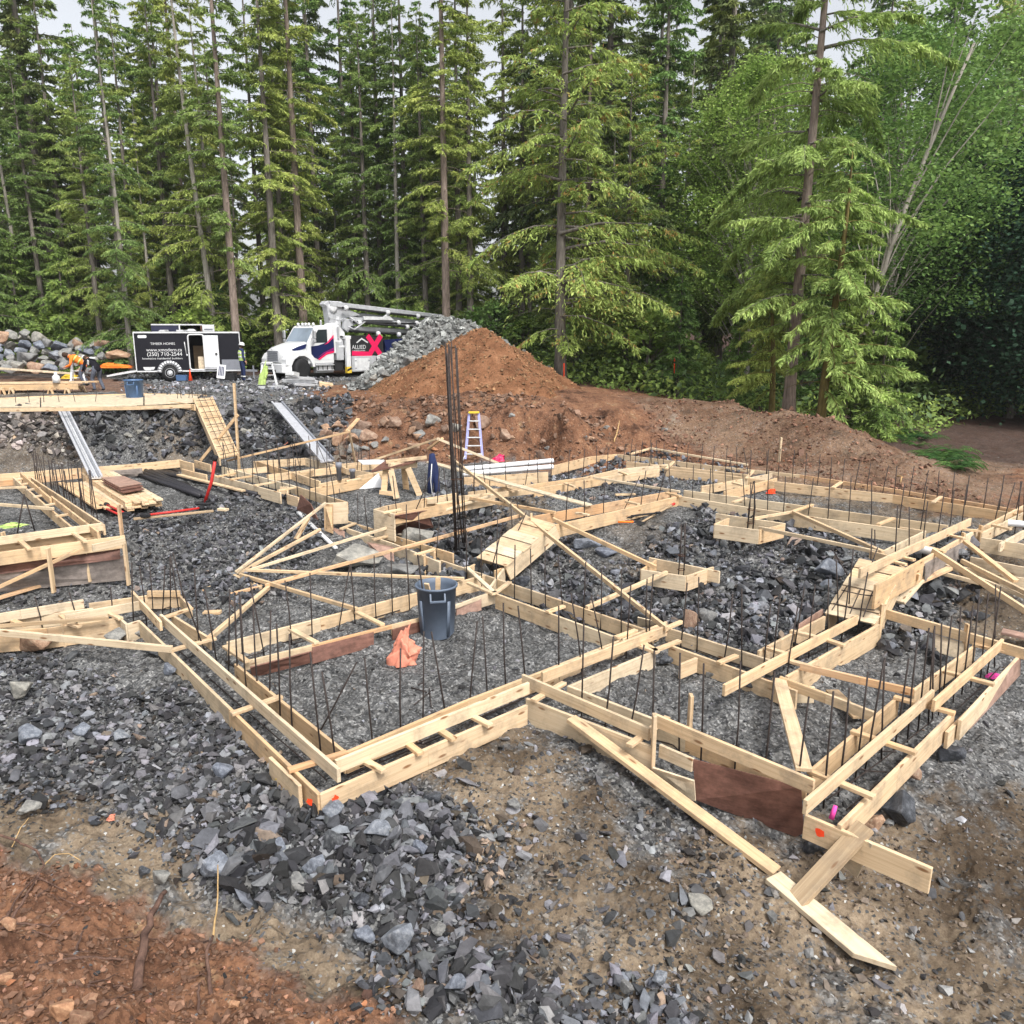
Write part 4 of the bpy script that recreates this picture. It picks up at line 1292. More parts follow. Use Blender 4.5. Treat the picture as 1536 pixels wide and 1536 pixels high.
plank('short brace starting under the drain pipe', (1401, 854, .55), (1470, 872, .5), .05, .06, 'pale', group=B)
plank('lowest brace running off the right edge', (1419, 846, .6), (1570, 905, .42), .05, .06, 'pale', group=B)
plank('loose plank lying under the right form, the front one', (1350, 902, .35), (1380, 868, .55), .14, .04, 'pale', cat='plank', group=B)
plank('loose plank lying under the right form, the back one', (1376, 872, .5), (1425, 850, .62), .1, .05, 'orange', cat='plank', group=B)
plank('long beam from the right ramp to the corner by the right edge', (1331, 914, .40), (1580, 985, .38), .05, .14, 'pale', cat='beam', group=B)
plank('reddish board lying on the soil at the right edge', (1503, 945, .12), (1570, 960, .1), .2, .04, 'plypink', cat='board', group=B)
B = 'planks of the front right corner'
plank('long brace reaching from the tall white board down to the ground', (857, 1075, .29), (1166, 1305, -.30), .14, .05, 'pine', cat='plank', group=B)
plank('pointed plank lying on the bare ground at the bottom right', (1160, 1312, gnd(1160, 1312) + .10), (1335, 1458, gnd(1335, 1458) + .09), .19, .05, 'pale', cat='plank', group=B, end='mitre')
plank('weathered plank leaning from the orange marked corner', (1297, 1237, .20), (1188, 1354, -.31), .17, .045, 'old', cat='plank', group=B)
plank('wide plank sloping down inside the front right room', (1169, 1017, .32), (1206, 1152, .34), .15, .04, 'pine', cat='plank', group=B)
plank('offcut board lying in the gravel inside the right room', (1248, 1034, .05), (1290, 1075, .05), .16, .03, 'old', cat='offcut', group=B)
B = 'sticks at the left edge'
plank('short stick lying on the ladder like form, the upper one', (-60, 733, .93), (40, 729, .93), .05, .05, 'pale', group=B)
plank('short stick lying on the ladder like form, the lower one', (-60, 750, .93), (80, 761, .93), .05, .06, 'pale', group=B)
plank('wide brace leaning on the tall plywood wall', (-60, 905, .05), (124, 820, .80), .10, .05, 'pine', group=B)
plank('reddish brace lying at the foot of the plywood wall, the upper one', (-60, 895, .1), (72, 862, .3), .06, .05, 'orange', group=B)
plank('reddish brace lying at the foot of the plywood wall, the lower one', (-60, 912, .06), (124, 857, .22), .08, .05, 'orange', group=B)
# posts
p = P(358, 693, .8)
t = empty('guard_post', (p.x, p.y, p.z - .2), 'tall thin post standing beside the plank ramp with a diagonal brace', 'post')
top = PY(351, 575, p.y)
mb = MB(); mb.bar((0, 0, 0), top - t.location, .05, .10); mb.build('post', M['pine'], t, bevel=.004)
a = PY(357, 622, p.y) - t.location; b = P(301, 691, .8) - t.location
mb = MB(); mb.bar(a, b, .05, .08); mb.build('diagonal_brace', M['pine'], t, bevel=.004)
p = PG(1168, 690)
mb = MB(); mb.bar((0, 0, -.2), PY(1172, 656, p.y) - p, .05, .09)
o = mb.build('marker_stake', M['pale'], bevel=.004); o.location = p
tag(o, 'pale wooden stake standing alone against the red mound', 'stake')


# ---------------------------------------------------------------- rebar dowels
def dowel_mesh(k):
    mb = MB()
    r2 = random.Random(k)
    mb.tube([(0, 0, 0), (r2.uniform(-.006, .006), r2.uniform(-.006, .006), .5), (r2.uniform(-.012, .012), r2.uniform(-.012, .012), 1.0)], .0095, 6)
    me = mb.mesh('rebar_dowel', True)
    me.materials.append(M['rebar'])
    return me


DM = [dowel_mesh(k) for k in range(4)]
n_dowel = 0


def dowels(label, a, b, n, z, h, group, jit=.12, lean=.07, cat='rebar'):
    global n_dowel
    pa, pb = P(*a, z), P(*b, z)
    for k in range(n):
        t = (k + .5) / n + rnd.uniform(-jit, jit) / n
        p = pa.lerp(pb, t)
        o = bpy.data.objects.new('rebar_dowel', DM[k % 4])
        COL.objects.link(o)
        hh = h * rnd.uniform(.92, 1.08)
        o.location = (p.x + rnd.uniform(-.02, .02), p.y + rnd.uniform(-.02, .02), p.z - .2)
        o.scale = (1, 1, hh + .2)
        big = 2.6 if rnd.random() < .14 else 1
        o.rotation_euler = (rnd.gauss(0, lean) * big * .6, rnd.gauss(0, lean) * big, rnd.uniform(0, 6))
        tag(o, label, cat, group)
        n_dowel += 1


dowels('upright rebar dowel in the long form back from the near left corner', (292, 955), (515, 1150), 13, ZA - .1, 1.0, 'rebar of the near left leg')
dowels('upright rebar dowel around the box corner at the lower left', (196, 935), (285, 905), 7, ZA - .1, .85, 'rebar of the lower left corner')
dowels('upright rebar dowel in the front form before the orange cloth', (545, 1125), (800, 1015), 8, ZA - .1, 1.0, 'rebar of the front leg')
dowels('upright rebar dowel in the front form right of the room', (825, 1012), (985, 960), 5, ZA - .1, .95, 'rebar of the front leg, far end')
dowels('upright rebar dowel behind the tall white board', (855, 1062), (1215, 1190), 9, ZA - .15, 1.05, 'rebar of the front right form')
dowels('upright rebar dowel in the near right form', (1225, 1190), (1420, 1045), 10, ZA - .1, .95, 'rebar of the near right leg')
dowels('upright rebar dowel at the far end of the near right form', (1395, 1060), (1500, 975), 8, ZA - .1, .95, 'rebar of the near right leg, far end')
dowels('upright rebar dowel in the cross form left of the grey bin', (345, 985), (630, 900), 9, ZA - .1, .85, 'rebar of the cross form')
dowels('upright rebar dowel in the middle form right of the grey bin', (690, 862), (985, 960), 11, ZA - .1, .85, 'rebar of the middle form')
dowels('upright rebar dowel in the middle form below the boulder', (1005, 955), (1200, 1020), 6, ZA - .1, .9, 'rebar of the middle form, right part')
dowels('upright rebar dowel below the right ramp', (1150, 990), (1300, 935), 6, ZA, .85, 'rebar below the right ramp')
dowels('upright rebar dowel in the upper right form', (1330, 845), (1450, 795), 6, ZB - .1, .85, 'rebar of the upper right form')
dowels('leaning rebar dowel on the right ramp', (1255, 925), (1320, 860), 6, .45, .8, 'rebar on the right ramp', lean=.2)
dowels('leaning rebar dowel at the left ramp', (725, 855), (800, 790), 6, .35, .8, 'rebar on the left ramp', lean=.22)
dowels('upright rebar dowel behind the left ramp', (830, 785), (1020, 742), 7, ZB - .1, .7, 'rebar behind the left ramp')
dowels('upright rebar dowel along the far side of the middle room', (1025, 745), (1400, 796), 12, ZB - .1, .75, 'rebar of the far middle form')
dowels('upright rebar dowel in the back row at the foot of the mound', (935, 695), (1200, 722), 14, ZB - .1, .7, 'rebar of the back row', lean=.05)
dowels('upright rebar dowel in the back row near the right edge', (1200, 722), (1536, 775), 16, ZB - .1, .7, 'rebar of the back row, right part', lean=.05)
dowels('upright rebar dowel beside the white pipes', (700, 735), (1000, 700), 14, ZB - .1, .7, 'rebar by the white pipes')
dowels('upright rebar dowel in the short form behind the far middle room', (1060, 735), (1160, 714), 4, ZB - .1, .7, 'rebar of the short far form')
dowels('upright rebar dowel in the maze of forms at the foot of the bank', (333, 712), (510, 757), 15, ZB - .1, .85, 'rebar of the back left maze')
dowels('upright rebar dowel in the crowded middle of the maze', (400, 715), (560, 702), 14, ZB - .1, .8, 'rebar of the back left maze, middle')
dowels('upright rebar dowel at the back of the maze', (400, 695), (500, 698), 7, ZB - .1, .75, 'rebar of the back left maze, back')
dowels('upright rebar dowel in the form below the saw table', (585, 768), (740, 742), 8, ZB - .1, .75, 'rebar below the saw table')
dowels('upright rebar dowel in the middle form before the tall box', (510, 785), (665, 835), 8, .25, .75, 'rebar before the tall box')
dowels('rebar dowel of the dense row at the upper left', (52, 722), (108, 757), 17, ZB - .1, .75, 'dense row of rebar', .1, .04)
dowels('rebar dowel at the near end of the dense row', (108, 757), (150, 787), 9, ZB - .1, .95, 'dense row of rebar, near end', .1, .04)
dowels('upright rebar dowel inside the plywood walled form', (-10, 828), (176, 802), 6, ZB - .2, .3, 'rebar of the plywood walled form')
dowels('rebar dowel standing before the brown and grey plywood wall', (25, 895), (190, 860), 6, .0, .68, 'rebar before the plywood wall')
dowels('upright rebar dowel in the lower left form', (-20, 945), (190, 915), 4, ZA - .1, .4, 'rebar of the lower left form')
dowels('upright rebar dowel at the right edge behind the braces', (1480, 790), (1560, 785), 5, ZB - .1, .8, 'rebar at the right edge')
dowels('rebar dowel at the far right in front of the soil', (1536, 775), (1640, 790), 4, ZB - .1, .8, 'rebar beyond the right edge')


def rebar_cluster(label, px, py, z, h, n, r, name='pier_rebar'):
    p = P(px, py, z)
    t = empty(name, (p.x, p.y, z - .25), label, 'rebar cage')
    for k in range(n):
        an = k / n * 6.283 + .5
        mb = MB()
        mb.tube([(r * math.cos(an), r * math.sin(an), 0), (r * .9 * math.cos(an + .2) + .01, r * .9 * math.sin(an), h * .5), (r * .5 * math.cos(an) + rnd.uniform(-.03, .03), r * .5 * math.sin(an), h * rnd.uniform(.93, 1))], .010, 6)
        mb.build('bar', M['rebar'], t, True)
    mb = MB()
    for zz in (.2, .45):
        mb.tube([(r * math.cos(q / 8 * 6.283), r * math.sin(q / 8 * 6.283), zz) for q in range(9)], .007, 5)
    mb.build('tie', M['rust'], t, True)
    return t


rebar_cluster('short bundle of rebar standing in the nearer pier box', 1022, 850, .42, 1.0, 4, .06)
rebar_cluster('short bundle of rebar standing in the farther pier box', 1126, 780, .86, 1.0, 4, .07)
# the tall column cage
p = P(692, 838, .28)
t = empty('rebar_column', p, 'very tall rebar column bundle rising above the pit from the middle form', 'rebar column')
for k, (tx, ty, bx, by, rr0) in enumerate([(668, 513, 684, 836, .016), (673, 516, 686, 838, .016), (677, 512, 689, 840, .011), (683, 518, 697, 834, .014), (671, 530, 683, 838, .014), (685, 522, 700, 836, .011), (676, 640, 696, 832, .016), (675, 520, 699, 832, .011)]):
    b = P(bx, by, .12)
    e = PY(tx, ty, b.y - .15 + .05 * (k % 3))
    mb = MB()
    m_ = b.lerp(e, .5) + Vector((rnd.uniform(-.02, .02), 0, 0))
    mb.tube([b - p, m_ - p, e - p], rr0, 6)
    mb.build('bar', M['rebar'], t, True)
for zz in (.5, 1.4, 2.4):
    mb = MB()
    c = P(690, 838, .12) + (PY(675, 520, P(690, 838, .12).y) - P(690, 838, .12)) * (zz / 3.6) - p
    mb.tube([c + Vector((.10 * math.cos(q / 8 * 6.283), .08 * math.sin(q / 8 * 6.283), 0)) for q in range(9)], .006, 5)
    mb.build('tie', M['rust'], t, True)

# two bars leaned together
p = P(36, 795, .62)
t = empty('leaning_rods', p, 'two thin rods leaned together as a tripod on the gravel', 'rods')
for (bx, by) in ((26, 800), (52, 796)):
    b = P(bx, by, .6)
    mb = MB(); mb.tube([b - p, PY(36, 741, P(36, 797, .6).y) - p], .012, 6); mb.build('rod', M['rebar'], t, True)
for (a, b) in (((418, 0), (0, 0)),): pass
for lab, a, b in [('long bar lying on the gravel right of the orange cloth', (627, 1028), (700, 992)), ('short bar lying on the gravel below the orange cloth', (621, 1060), (650, 1036)), ('short pale bar lying on the gravel by the front form', (644, 1035), (647, 1063)), ('short bar end on the gravel under the orange cloth', (617, 1032), (640, 1042))]:
    pa, pb = PG(*a, .02), PG(*b, .02)
    mb = MB(); mb.tube([(0, 0, 0), pb - pa], .008, 6); o = mb.build('steel_bar', M['rebar'], None, True); o.location = pa
    tag(o, lab, 'steel bar', 'loose bars on the gravel')

# ---------------------------------------------------------------- bins
def bin_(name, px, py, dia, h, mat, label, scraps=False):
    p = PG(px, py)
    t = empty(name, p, label, 'bin')
    r = dia / 2
    mb = MB()
    n = 40
    prof = [(r * .80, 0), (r * .82, .015), (r * .95, h * .97), (r * 1.02, h * .965), (r * 1.03, h), (r * .98, h * 1.012), (r * .93, h), (r * .90, h * .9), (r * .78, .05), (0.001, .03)]
    mb.lathe(prof, n=n, open_=True)
    # vertical flutes
    for i, (rad, z) in enumerate(prof[1:3]): pass
    for k in range(4):
        an = k * math.pi / 2 + .75
        d = Vector((math.cos(an), math.sin(an), 0)); s_ = Vector((-d.y, d.x, 0))
        mb.bar(d * r * .83 + Vector((0, 0, .03)), d * r * .945 + Vector((0, 0, h * .75)), .05, .012, up=d)
    mb.build('body', M[mat], t, True)
    for sx in (0, 1):
        an = -math.pi / 2 + .15 + sx * math.pi
        d = Vector((math.cos(an), math.sin(an), 0)); s_ = Vector((-d.y, d.x, 0)) * .1
        o0 = d * r * .95 + Vector((0, 0, h * .93)); o1 = d * (r * 1.0 + .045) + Vector((0, 0, h * .80))
        mb = MB()
        mb.bar(o0 - s_, o1 - s_, .025, .03).bar(o0 + s_, o1 + s_, .025, .03).bar(o1 - s_ * 1.1, o1 + s_ * 1.1, .03, .03)
        mb.build('handle', M[mat], t, bevel=.004)
    return t


t = bin_('garbage_bin', 656, 950, .60, .76, 'can', 'grey blue round plastic bin holding wood scraps in the near room')
p = t.location
for lab, mat, a, b in [('thin dark bar sticking out of the grey bin', 'rebar', (-.12, -.1, .1), (-.26, .05, 1.18)), ('short wood stick standing in the grey bin', 'pine', (.0, 0, .1), (.03, -.02, .86)), ('flat wood scrap leaning in the grey bin', 'pine', (-.05, .1, .3), (-.13, -.1, .80))]:
    mb = MB()
    if mat == 'rebar': mb.tube([a, b], .013, 6)
    else: mb.bar(a, b, .07, .03)
    o = mb.build('wood_scrap' if mat == 'pine' else 'steel_bar', M[mat], bevel=0); o.location = p
    tag(o, lab, 'scrap')
t = bin_('blue_bin', 203, 601, .62, .72, 'bluebin', 'blue round bin standing on the plywood at the top of the bank')


# ---------------------------------------------------------------- orange cloth
def cloth_lump(name, p, w, d, h, mat, label, cat, seed=1):
    r2 = np.random.RandomState(seed)
    n, m = 40, 30
    V, F = [], []
    for i in range(n):
        for j in range(m):
            u, v = i / (n - 1) * 2 * math.pi, j / (m - 1)
            rad = math.sin(min(1, v * 1.02) * math.pi / 2) ** .6
            fold = 1 + .13 * math.sin(5 * u + 3 * v) + .09 * math.sin(9 * u - 2 * v + 1) + .05 * math.sin(17 * u + 1)
            x = math.cos(u) * rad * w / 2 * fold
            y = math.sin(u) * rad * d / 2 * fold
            z = h * (1 - v) ** .5 * (1 + .25 * math.sin(3 * u + 1) + .1 * math.sin(8 * u)) * (1 if v < .999 else 0)
            if v < .999:
                q_ = 1 + .38 * float(np.abs(fbm(np.array([u * 1.1 + seed * 7]), np.array([v * 3.0 + seed]), 1.0, 3))[0]) * 2 - .25
                x *= q_; y *= q_; z *= .7 + .6 * q_ * abs(math.sin(u * .5 + seed))
            V.append((x + .25 * z, y, max(z, .004)))
    for i in range(n - 1):
        for j in range(m - 1):
            a = i * m + j
            F.append((a, a + 1, a + 1 + m, a + m))
    me = bpy.data.meshes.new(name); me.from_pydata(V, [], F)
    bm = bmesh.new(); bm.from_mesh(me); bmesh.ops.remove_doubles(bm, verts=bm.verts, dist=.002); bmesh.ops.recalc_face_normals(bm, faces=bm.faces); bm.to_mesh(me); bm.free()
    me.polygons.foreach_set('use_smooth', [True] * len(me.polygons))
    o = link(name, me, M[mat]); o.location = p
    return tag(o, label, cat)


cloth_lump('orange_cloth', PG(602, 992, .0), .36, .28, .36, 'orangecloth', 'crumpled faded orange cloth lying on the gravel beside the grey bin', 'cloth', 3)
cloth_lump('pale_cloth', PG(14, 786, .0), .6, .25, .06, 'lime', 'crumpled lime green cloth on the gravel at the left edge', 'cloth', 5)

# ---------------------------------------------------------------- step ladder
def stepladder(label, foot, H, w, rz, steps_, rail, tread, name='stepladder', top='yellow', spread=.55):
    t = empty(name, foot, label, 'ladder', rz=rz)
    for s_, sx in (('rail', -1), ('rail', 1)):
        mb = MB(); mb.bar((sx * w / 2, 0, .04), (sx * w * .27, spread * .45, H), .022, .07, up=Vector((1, 0, 0)))
        mb.build('side_rail', M[rail], t, bevel=.003)
        mb = MB(); mb.bar((sx * w * .48, spread, .04), (sx * w * .27, spread * .5, H * .97), .02, .045, up=Vector((1, 0, 0)))
        mb.build('rear_leg', M[rail], t, bevel=.003)
        mb = MB(); mb.tube([(sx * w / 2, 0, .14), (sx * (w / 2 + .04), -.01, .08), (sx * (w / 2 + .06), -.01, 0)], .018, 8)
        mb.build('foot', M['dirtywhite'], t, True)
    for k in range(steps_):
        f_ = (k + .8) / (steps_ + .75)
        z = H * f_
        ww = w * (1 - f_) + w * .54 * f_
        mb = MB(); mb.box((0, spread * .45 * f_, z), (ww, .08, .025)); mb.build('step', M[tread], t, bevel=.003)
    mb = MB(); mb.box((0, spread * .45, H + .02), (w * .62, .16, .05)); mb.build('top_cap', M[top], t, bevel=.008)
    return t


p = PG(711, 693)
stepladder('lilac and white stepladder with yellow top standing below the red bank', p, (PY(710, 621, p.y).z - p.z), .50, 0, 5, 'ladder', 'dirtywhite')

# ---------------------------------------------------------------- white pipes on the forms
for k, (a, b, lab) in enumerate([((690, 704, 1.0), (829, 691, 1.0), 'upper white drain pipe lying along the back left form'), ((692, 711, .93), (829, 700, .93), 'lower white drain pipe lying along the back left form'), ((1376, 822, .86), (1400, 828, .86), 'short white drain pipe through the upper right form'), ((1512, 784, .82), (1570, 790, .82), 'white drain pipe at the right edge')]):
    pa, pb = P(*a), P(*b)
    mb = MB(); d = (pb - pa)
    mb.tube([(0, 0, 0), d], .062, 20, caps=False)
    me_o = mb.build('drain_pipe', M['plastic'], None, True); me_o.location = pa
    mb2 = MB(); mb2.tube([d * -.002, d * .01], .075, 20, caps=True); c = mb2.build('socket', M['plastic'], me_o, True)
    tag(me_o, lab, 'pipe')
cloth_lump('pink_cloth', P(745, 692, 1.0), .36, .2, .12, 'magenta', 'crimson pink cloth beside the end of the white pipes', 'cloth', 8)

# ---------------------------------------------------------------- work table on sawhorses with the sheet on it
base = P(604, 738, .6)
t = empty('work_table', base, 'slanted dark sheet on a wooden sawhorse with splayed legs, used as a saw table', 'work table')
def lp(px, py, dy=0): return PY(px, py, base.y + dy) - base
mb = MB(); mb.bar(lp(584, 699, -.3), lp(624, 697, .3), .10, .14); mb.build('saw_beam', M['pine'], t, bevel=.005)
for a, b, dy in [((579, 700), (576, 736), -.35), ((586, 704), (595, 748), -.5), ((606, 700), (610, 742), .3), ((612, 702), (630, 744), -.1)]:
    mb = MB(); mb.bar(lp(*a, dy * .6), lp(*b, dy), .14, .035, up=Vector((0, 1, 0))); mb.build('leg', M['pine'], t, bevel=.004)
mb = MB(); mb.bar(lp(569, 738, -.5), lp(590, 741, -.5), .04, .10); mb.build('stretcher', M['pine'], t, bevel=.004)
c = [lp(556, 706, -.5), lp(579, 690, -.6), lp(638, 682, -.1), lp(630, 690, .5), ]
mb = MB(); vs = [lp(557, 706, -.55), lp(617, 694, -.1), lp(640, 684, .5), lp(579, 690, .35)]
mb.add(vs + [v - Vector((0, 0, .035)) for v in vs], [(0, 1, 2, 3), (7, 6, 5, 4), (0, 4, 5, 1), (1, 5, 6, 2), (2, 6, 7, 3), (3, 7, 4, 0)])
mb.build('sheet', M['plyred'], t)
mb = MB(); mb.bar(lp(579, 693, -.1), lp(640, 686, .1), .05, .08); mb.build('edge_board', M['pine'], t, bevel=.004)
# hanging work trousers
p = PY(648, 682, base.y)
mb = MB()
mb.tube([(0, 0, .0), (.0, 0, -.2), (-.05, 0, -.55), (-.07, 0, -1.05)], [.07, .09, .075, .065], 10)
mb.tube([(-.01, .03, .02), (0.05, .05, -.3), (.09, .04, -.7), (.10, .02, -1.18)], [.06, .085, .075, .07], 10)
o = mb.build('hanging_overalls', M['navycloth'], None, True); o.location = p; tag(o, 'navy work overalls hanging from the end of the saw table', 'clothing')
o2 = MB(); o2.tube([(.0, -.1, -.2), (-.03, -.13, -.6), (.02, -.13, -1.15)], .012, 5); o2.build('seam_band', M['silver'], o, True)
# white triangular offcut and metal bits
p = PG(555, 735)
mb = MB(); mb.prism([(-.25, 0), (.35, .02), (.22, .38)], -.01, .01, 'Y'); o = mb.build('white_offcut', M['white']); o.location = p + Vector((0, 0, .0)); o.rotation_euler = (-.5, 0, .2)
tag(o, 'white triangular sheet offcut lying left of the saw table', 'offcut')
mb = MB(); mb.box((0, 0, 0), (.7, .4, .02)); o = mb.build('white_sheet', M['white']); o.location = P(560, 693, .98); o.rotation_euler = (.12, .05, .5)
tag(o, 'small white sheet lying on the form behind the saw table', 'sheet')
# standing grey pipe stub
for px, py, h in ((509, 716, .42), (529, 715, .25)):
    p = P(px, py + 4, .85); mb = MB(); mb.lathe([(.06, 0), (.06, h * .7), (.075, h * .72), (.075, h)], n=16); o = mb.build('pipe_stub', M['greypaint'], None, True); o.location = p
    tag(o, 'grey pipe stub standing in the maze of forms, the %s one' % ('taller' if h > .3 else 'shorter'), 'pipe stub')

# ---------------------------------------------------------------- lumber stacks and things lying at the left
def stack(label, a, b, rows, cols, w, h, z, mat, name='lumber_stack', cat='lumber stack', side=1, jag=.15):
    pa, pb = P(*a, z), P(*b, z)
    t = empty(name, pa, label, cat)
    d = (pb - pa).normalized(); s_ = Vector((-d.y, d.x, 0)) * side
    for r_ in range(rows):
        for c_ in range(cols):
            o0 = s_ * (c_ * (w + .006)) + Vector((0, 0, (r_ + 1) * (h + .003))) + d * rnd.uniform(-jag, jag)
            lumber('board', pa + o0, pb + o0, w, h, mat if rnd.random() < .8 else 'pale', t)
    return t


stack('large stack of pine boards topped with brown plywood sheets', (195, 766), (128, 721), 4, 5, .14, .045, .6, 'pine', side=-1)
stack('low flat stack of pine boards beside the dense row of rebar', (150, 765), (93, 727), 1, 6, .14, .045, .62, 'pine', side=-1)
p = P(192, 745, .86)
t = empty('plywood_sheets', p, 'reddish brown plywood sheets laid on the big lumber stack', 'plywood sheets')
for k in range(3):
    q = [P(152 + k, 722 + k * 1.5, .84), P(186, 720 + k, .84), P(213 + k * 2, 731 + k * 2, .84), P(180 + k * 2, 737 + k * 2, .84)]
    vs = [v - p + Vector((0, 0, .1 - k * .035)) for v in q]
    mb = MB(); mb.add(vs + [v - Vector((0, 0, .02)) for v in vs], [(0, 1, 2, 3), (7, 6, 5, 4), (0, 4, 5, 1), (1, 5, 6, 2), (2, 6, 7, 3), (3, 7, 4, 0)])
    mb.build('sheet', M['plyred' if k else 'plypink'], t)
for lab, a0, b0, n, mat, dy in [('front bundle of long black pipes lying behind the red clamp', (202, 712), (315, 752), 4, 'hdpe', 4.2), ('back bundle of long black pipes lying along the maze of forms', (225, 709), (400, 750), 7, 'hdpe', 5.2)]:
    pa = PG(*a0, .05); t = empty('pipe_bundle', pa, lab, 'pipe bundle')
    for k in range(n):
        q0, q1 = PG(a0[0] + k * 8.5, a0[1] - k * .9, .06), PG(b0[0] + k * 8 - 14, b0[1] - 1, .06)
        mb = MB(); mb.tube([q0 - pa, q0.lerp(q1, .5) - pa + Vector((rnd.uniform(-.04, .04), 0, .01)), q1 - pa], .055, 10); mb.build('pipe', M['hdpe'], t, True)
plank('pine board lying on the black pipes', (268, 711, .78), (365, 735, .78), .12, .04, 'pine', cat='board')
plank('grey board standing on edge at the foot of the left channel', (165, 707, .78), (213, 702, .78), .03, .2, 'plygrey', cat='board')
# red clamps / dollies
def red_tool(label, a, b, za, zb, head, name='screed_tool'):
    pa, pb = P(*a, za), P(*b, zb)
    t = empty(name, pa, label, 'tool')
    mb = MB(); mb.tube([(0, 0, 0), (pb - pa) * .5, pb - pa], .024, 8); mb.build('handle', M['red'], t, True)
    mb = MB(); mb.box((0, 0, 0), head); mb.lathe([(.03, -.10), (.05, -.05), (.05, .05), (.03, .10)], n=10, ax='X'); mb.build('head', M['black'], t, bevel=.01)
    mb = MB(); mb.tube([(pb - pa) * .96, (pb - pa) * 1.04], .05, 8); mb.build('grip', M['black'], t, True)
    return t


pp1 = P(306, 757, .62)
t = empty('standing_jack', pp1, 'red metal pole standing upright on a black foot among the black pipes', 'jack')
e = PY(323, 688, pp1.y); mb = MB(); mb.tube([(0, 0, 0), (e - pp1) * .5 + Vector((.04, 0, 0)), e - pp1], .035, 8); mb.build('pole', M['red'], t, True)
mb = MB(); mb.box((0, 0, .03), (.34, .18, .06)); mb.box((.04, .02, .08), (.14, .10, .06)); mb.build('foot', M['black'], t, bevel=.02)
mb = MB(); mb.tube([(e - pp1) * .96, (e - pp1) * 1.06], .05, 8); mb.build('grip', M['black'], t, True)
red_tool('red metal pole lying on a board along the gravel', (218, 773), (302, 762), .66, .66, (.16, .10, .07))
red_tool('short red pole lying at the foot of the low stack', (186, 775), (152, 760), .64, .64, (.15, .10, .07))
red_tool('thin red pole next to the stake at the left', (190, 771), (160, 757), .68, .68, (.14, .09, .07))
plank('brown board lying under the red pole', (200, 777, .62), (320, 765, .62), .08, .04, 'old', cat='board')
plank('short board end lying right of the black foot', (328, 762, .6), (341, 763, .6), .12, .05, 'pale', cat='offcut')

# ---------------------------------------------------------------- metal walk planks on the banks
def walkplank(label, tl, tr, br, bl, zt, zb, mat, ribs, name='walk_plank'):
    a, b, c, d = P(*tl, zt), P(*tr, zt), P(*br, zb), P(*bl, zb)
    t = empty(name, d, label, 'walk plank')
    n = (b - a).cross(d - a).normalized()
    if n.z < 0: n = -n
    vs = [v - d for v in (a, b, c, d)]
    mb = MB(); mb.add(vs + [v - n * .03 for v in vs], [(0, 1, 2, 3), (7, 6, 5, 4), (0, 4, 5, 1), (1, 5, 6, 2), (2, 6, 7, 3), (3, 7, 4, 0)])
    mb.build('deck', M[mat], t)
    for k in range(ribs):
        f_ = k / (ribs - 1) if ribs > 1 else .5
        p0, p1 = vs[0].lerp(vs[1], f_) + n * .02, vs[3].lerp(vs[2], f_) + n * .02
        edge = k in (0, ribs - 1)
        mb = MB(); mb.bar(p0, p1, .05 if edge else .03, .07 if edge else .035, up=n); mb.build('rib', M['alurib' if k % 2 == 0 else 'greypaint'], t)
    return t


walkplank('white ribbed metal walk plank laid down the left bank', (86, 612), (100, 612), (153, 716), (136, 717), 2.0, .86, 'dirtywhite', 5)
walkplank('grey metal walk plank laid down the bank left of the rock face', (408, 604), (423, 604), (500, 690), (482, 693), 2.0, .9, 'alurib', 2)

# wooden ramp form with rebar grid
t_l, t_r, b_r, b_l = P(290, 598, 2.18), P(318, 596, 2.18), P(357, 682, 1.12), P(330, 688, 1.12)
root = empty('plank_ramp', b_l, 'steep wooden ramp of cross boards with a rebar mat, laid down the bank', 'ramp')
for k in range(11):
    t0, t1 = k / 11, (k + .96) / 11
    q = [t_l.lerp(b_l, t0), t_r.lerp(b_r, t0), t_r.lerp(b_r, t1), t_l.lerp(b_l, t1)]
    n = (q[1] - q[0]).cross(q[3] - q[0]).normalized()
    if n.z < 0: n = -n
    vs = [v - b_l + n * (.01 * (k % 2)) for v in q]
    mb = MB(); mb.add(vs + [v - n * .03 for v in vs], [(0, 1, 2, 3), (7, 6, 5, 4), (0, 4, 5, 1), (1, 5, 6, 2), (2, 6, 7, 3), (3, 7, 4, 0)])
    mb.build('board', M['pine'], root)
for (a, b) in ((t_l, b_l), (t_r, b_r)):
    lumber('side_board', a + Vector((0, 0, .03)), b + Vector((0, 0, .03)), .04, .22, 'pine', root)
mb = MB()
for k in range(3):
    f_ = .2 + k * .3; mb.tube([t_l.lerp(t_r, f_) - b_l + n * .1, b_l.lerp(b_r, f_) - b_l + n * .1], .008, 5)
for k in range(10):
    f_ = k / 9; mb.tube([t_l.lerp(b_l, f_) - b_l + n * .1, t_r.lerp(b_r, f_) - b_l + n * .1], .008, 5)
mb.build('rebar_mat', M['rebar'], root)

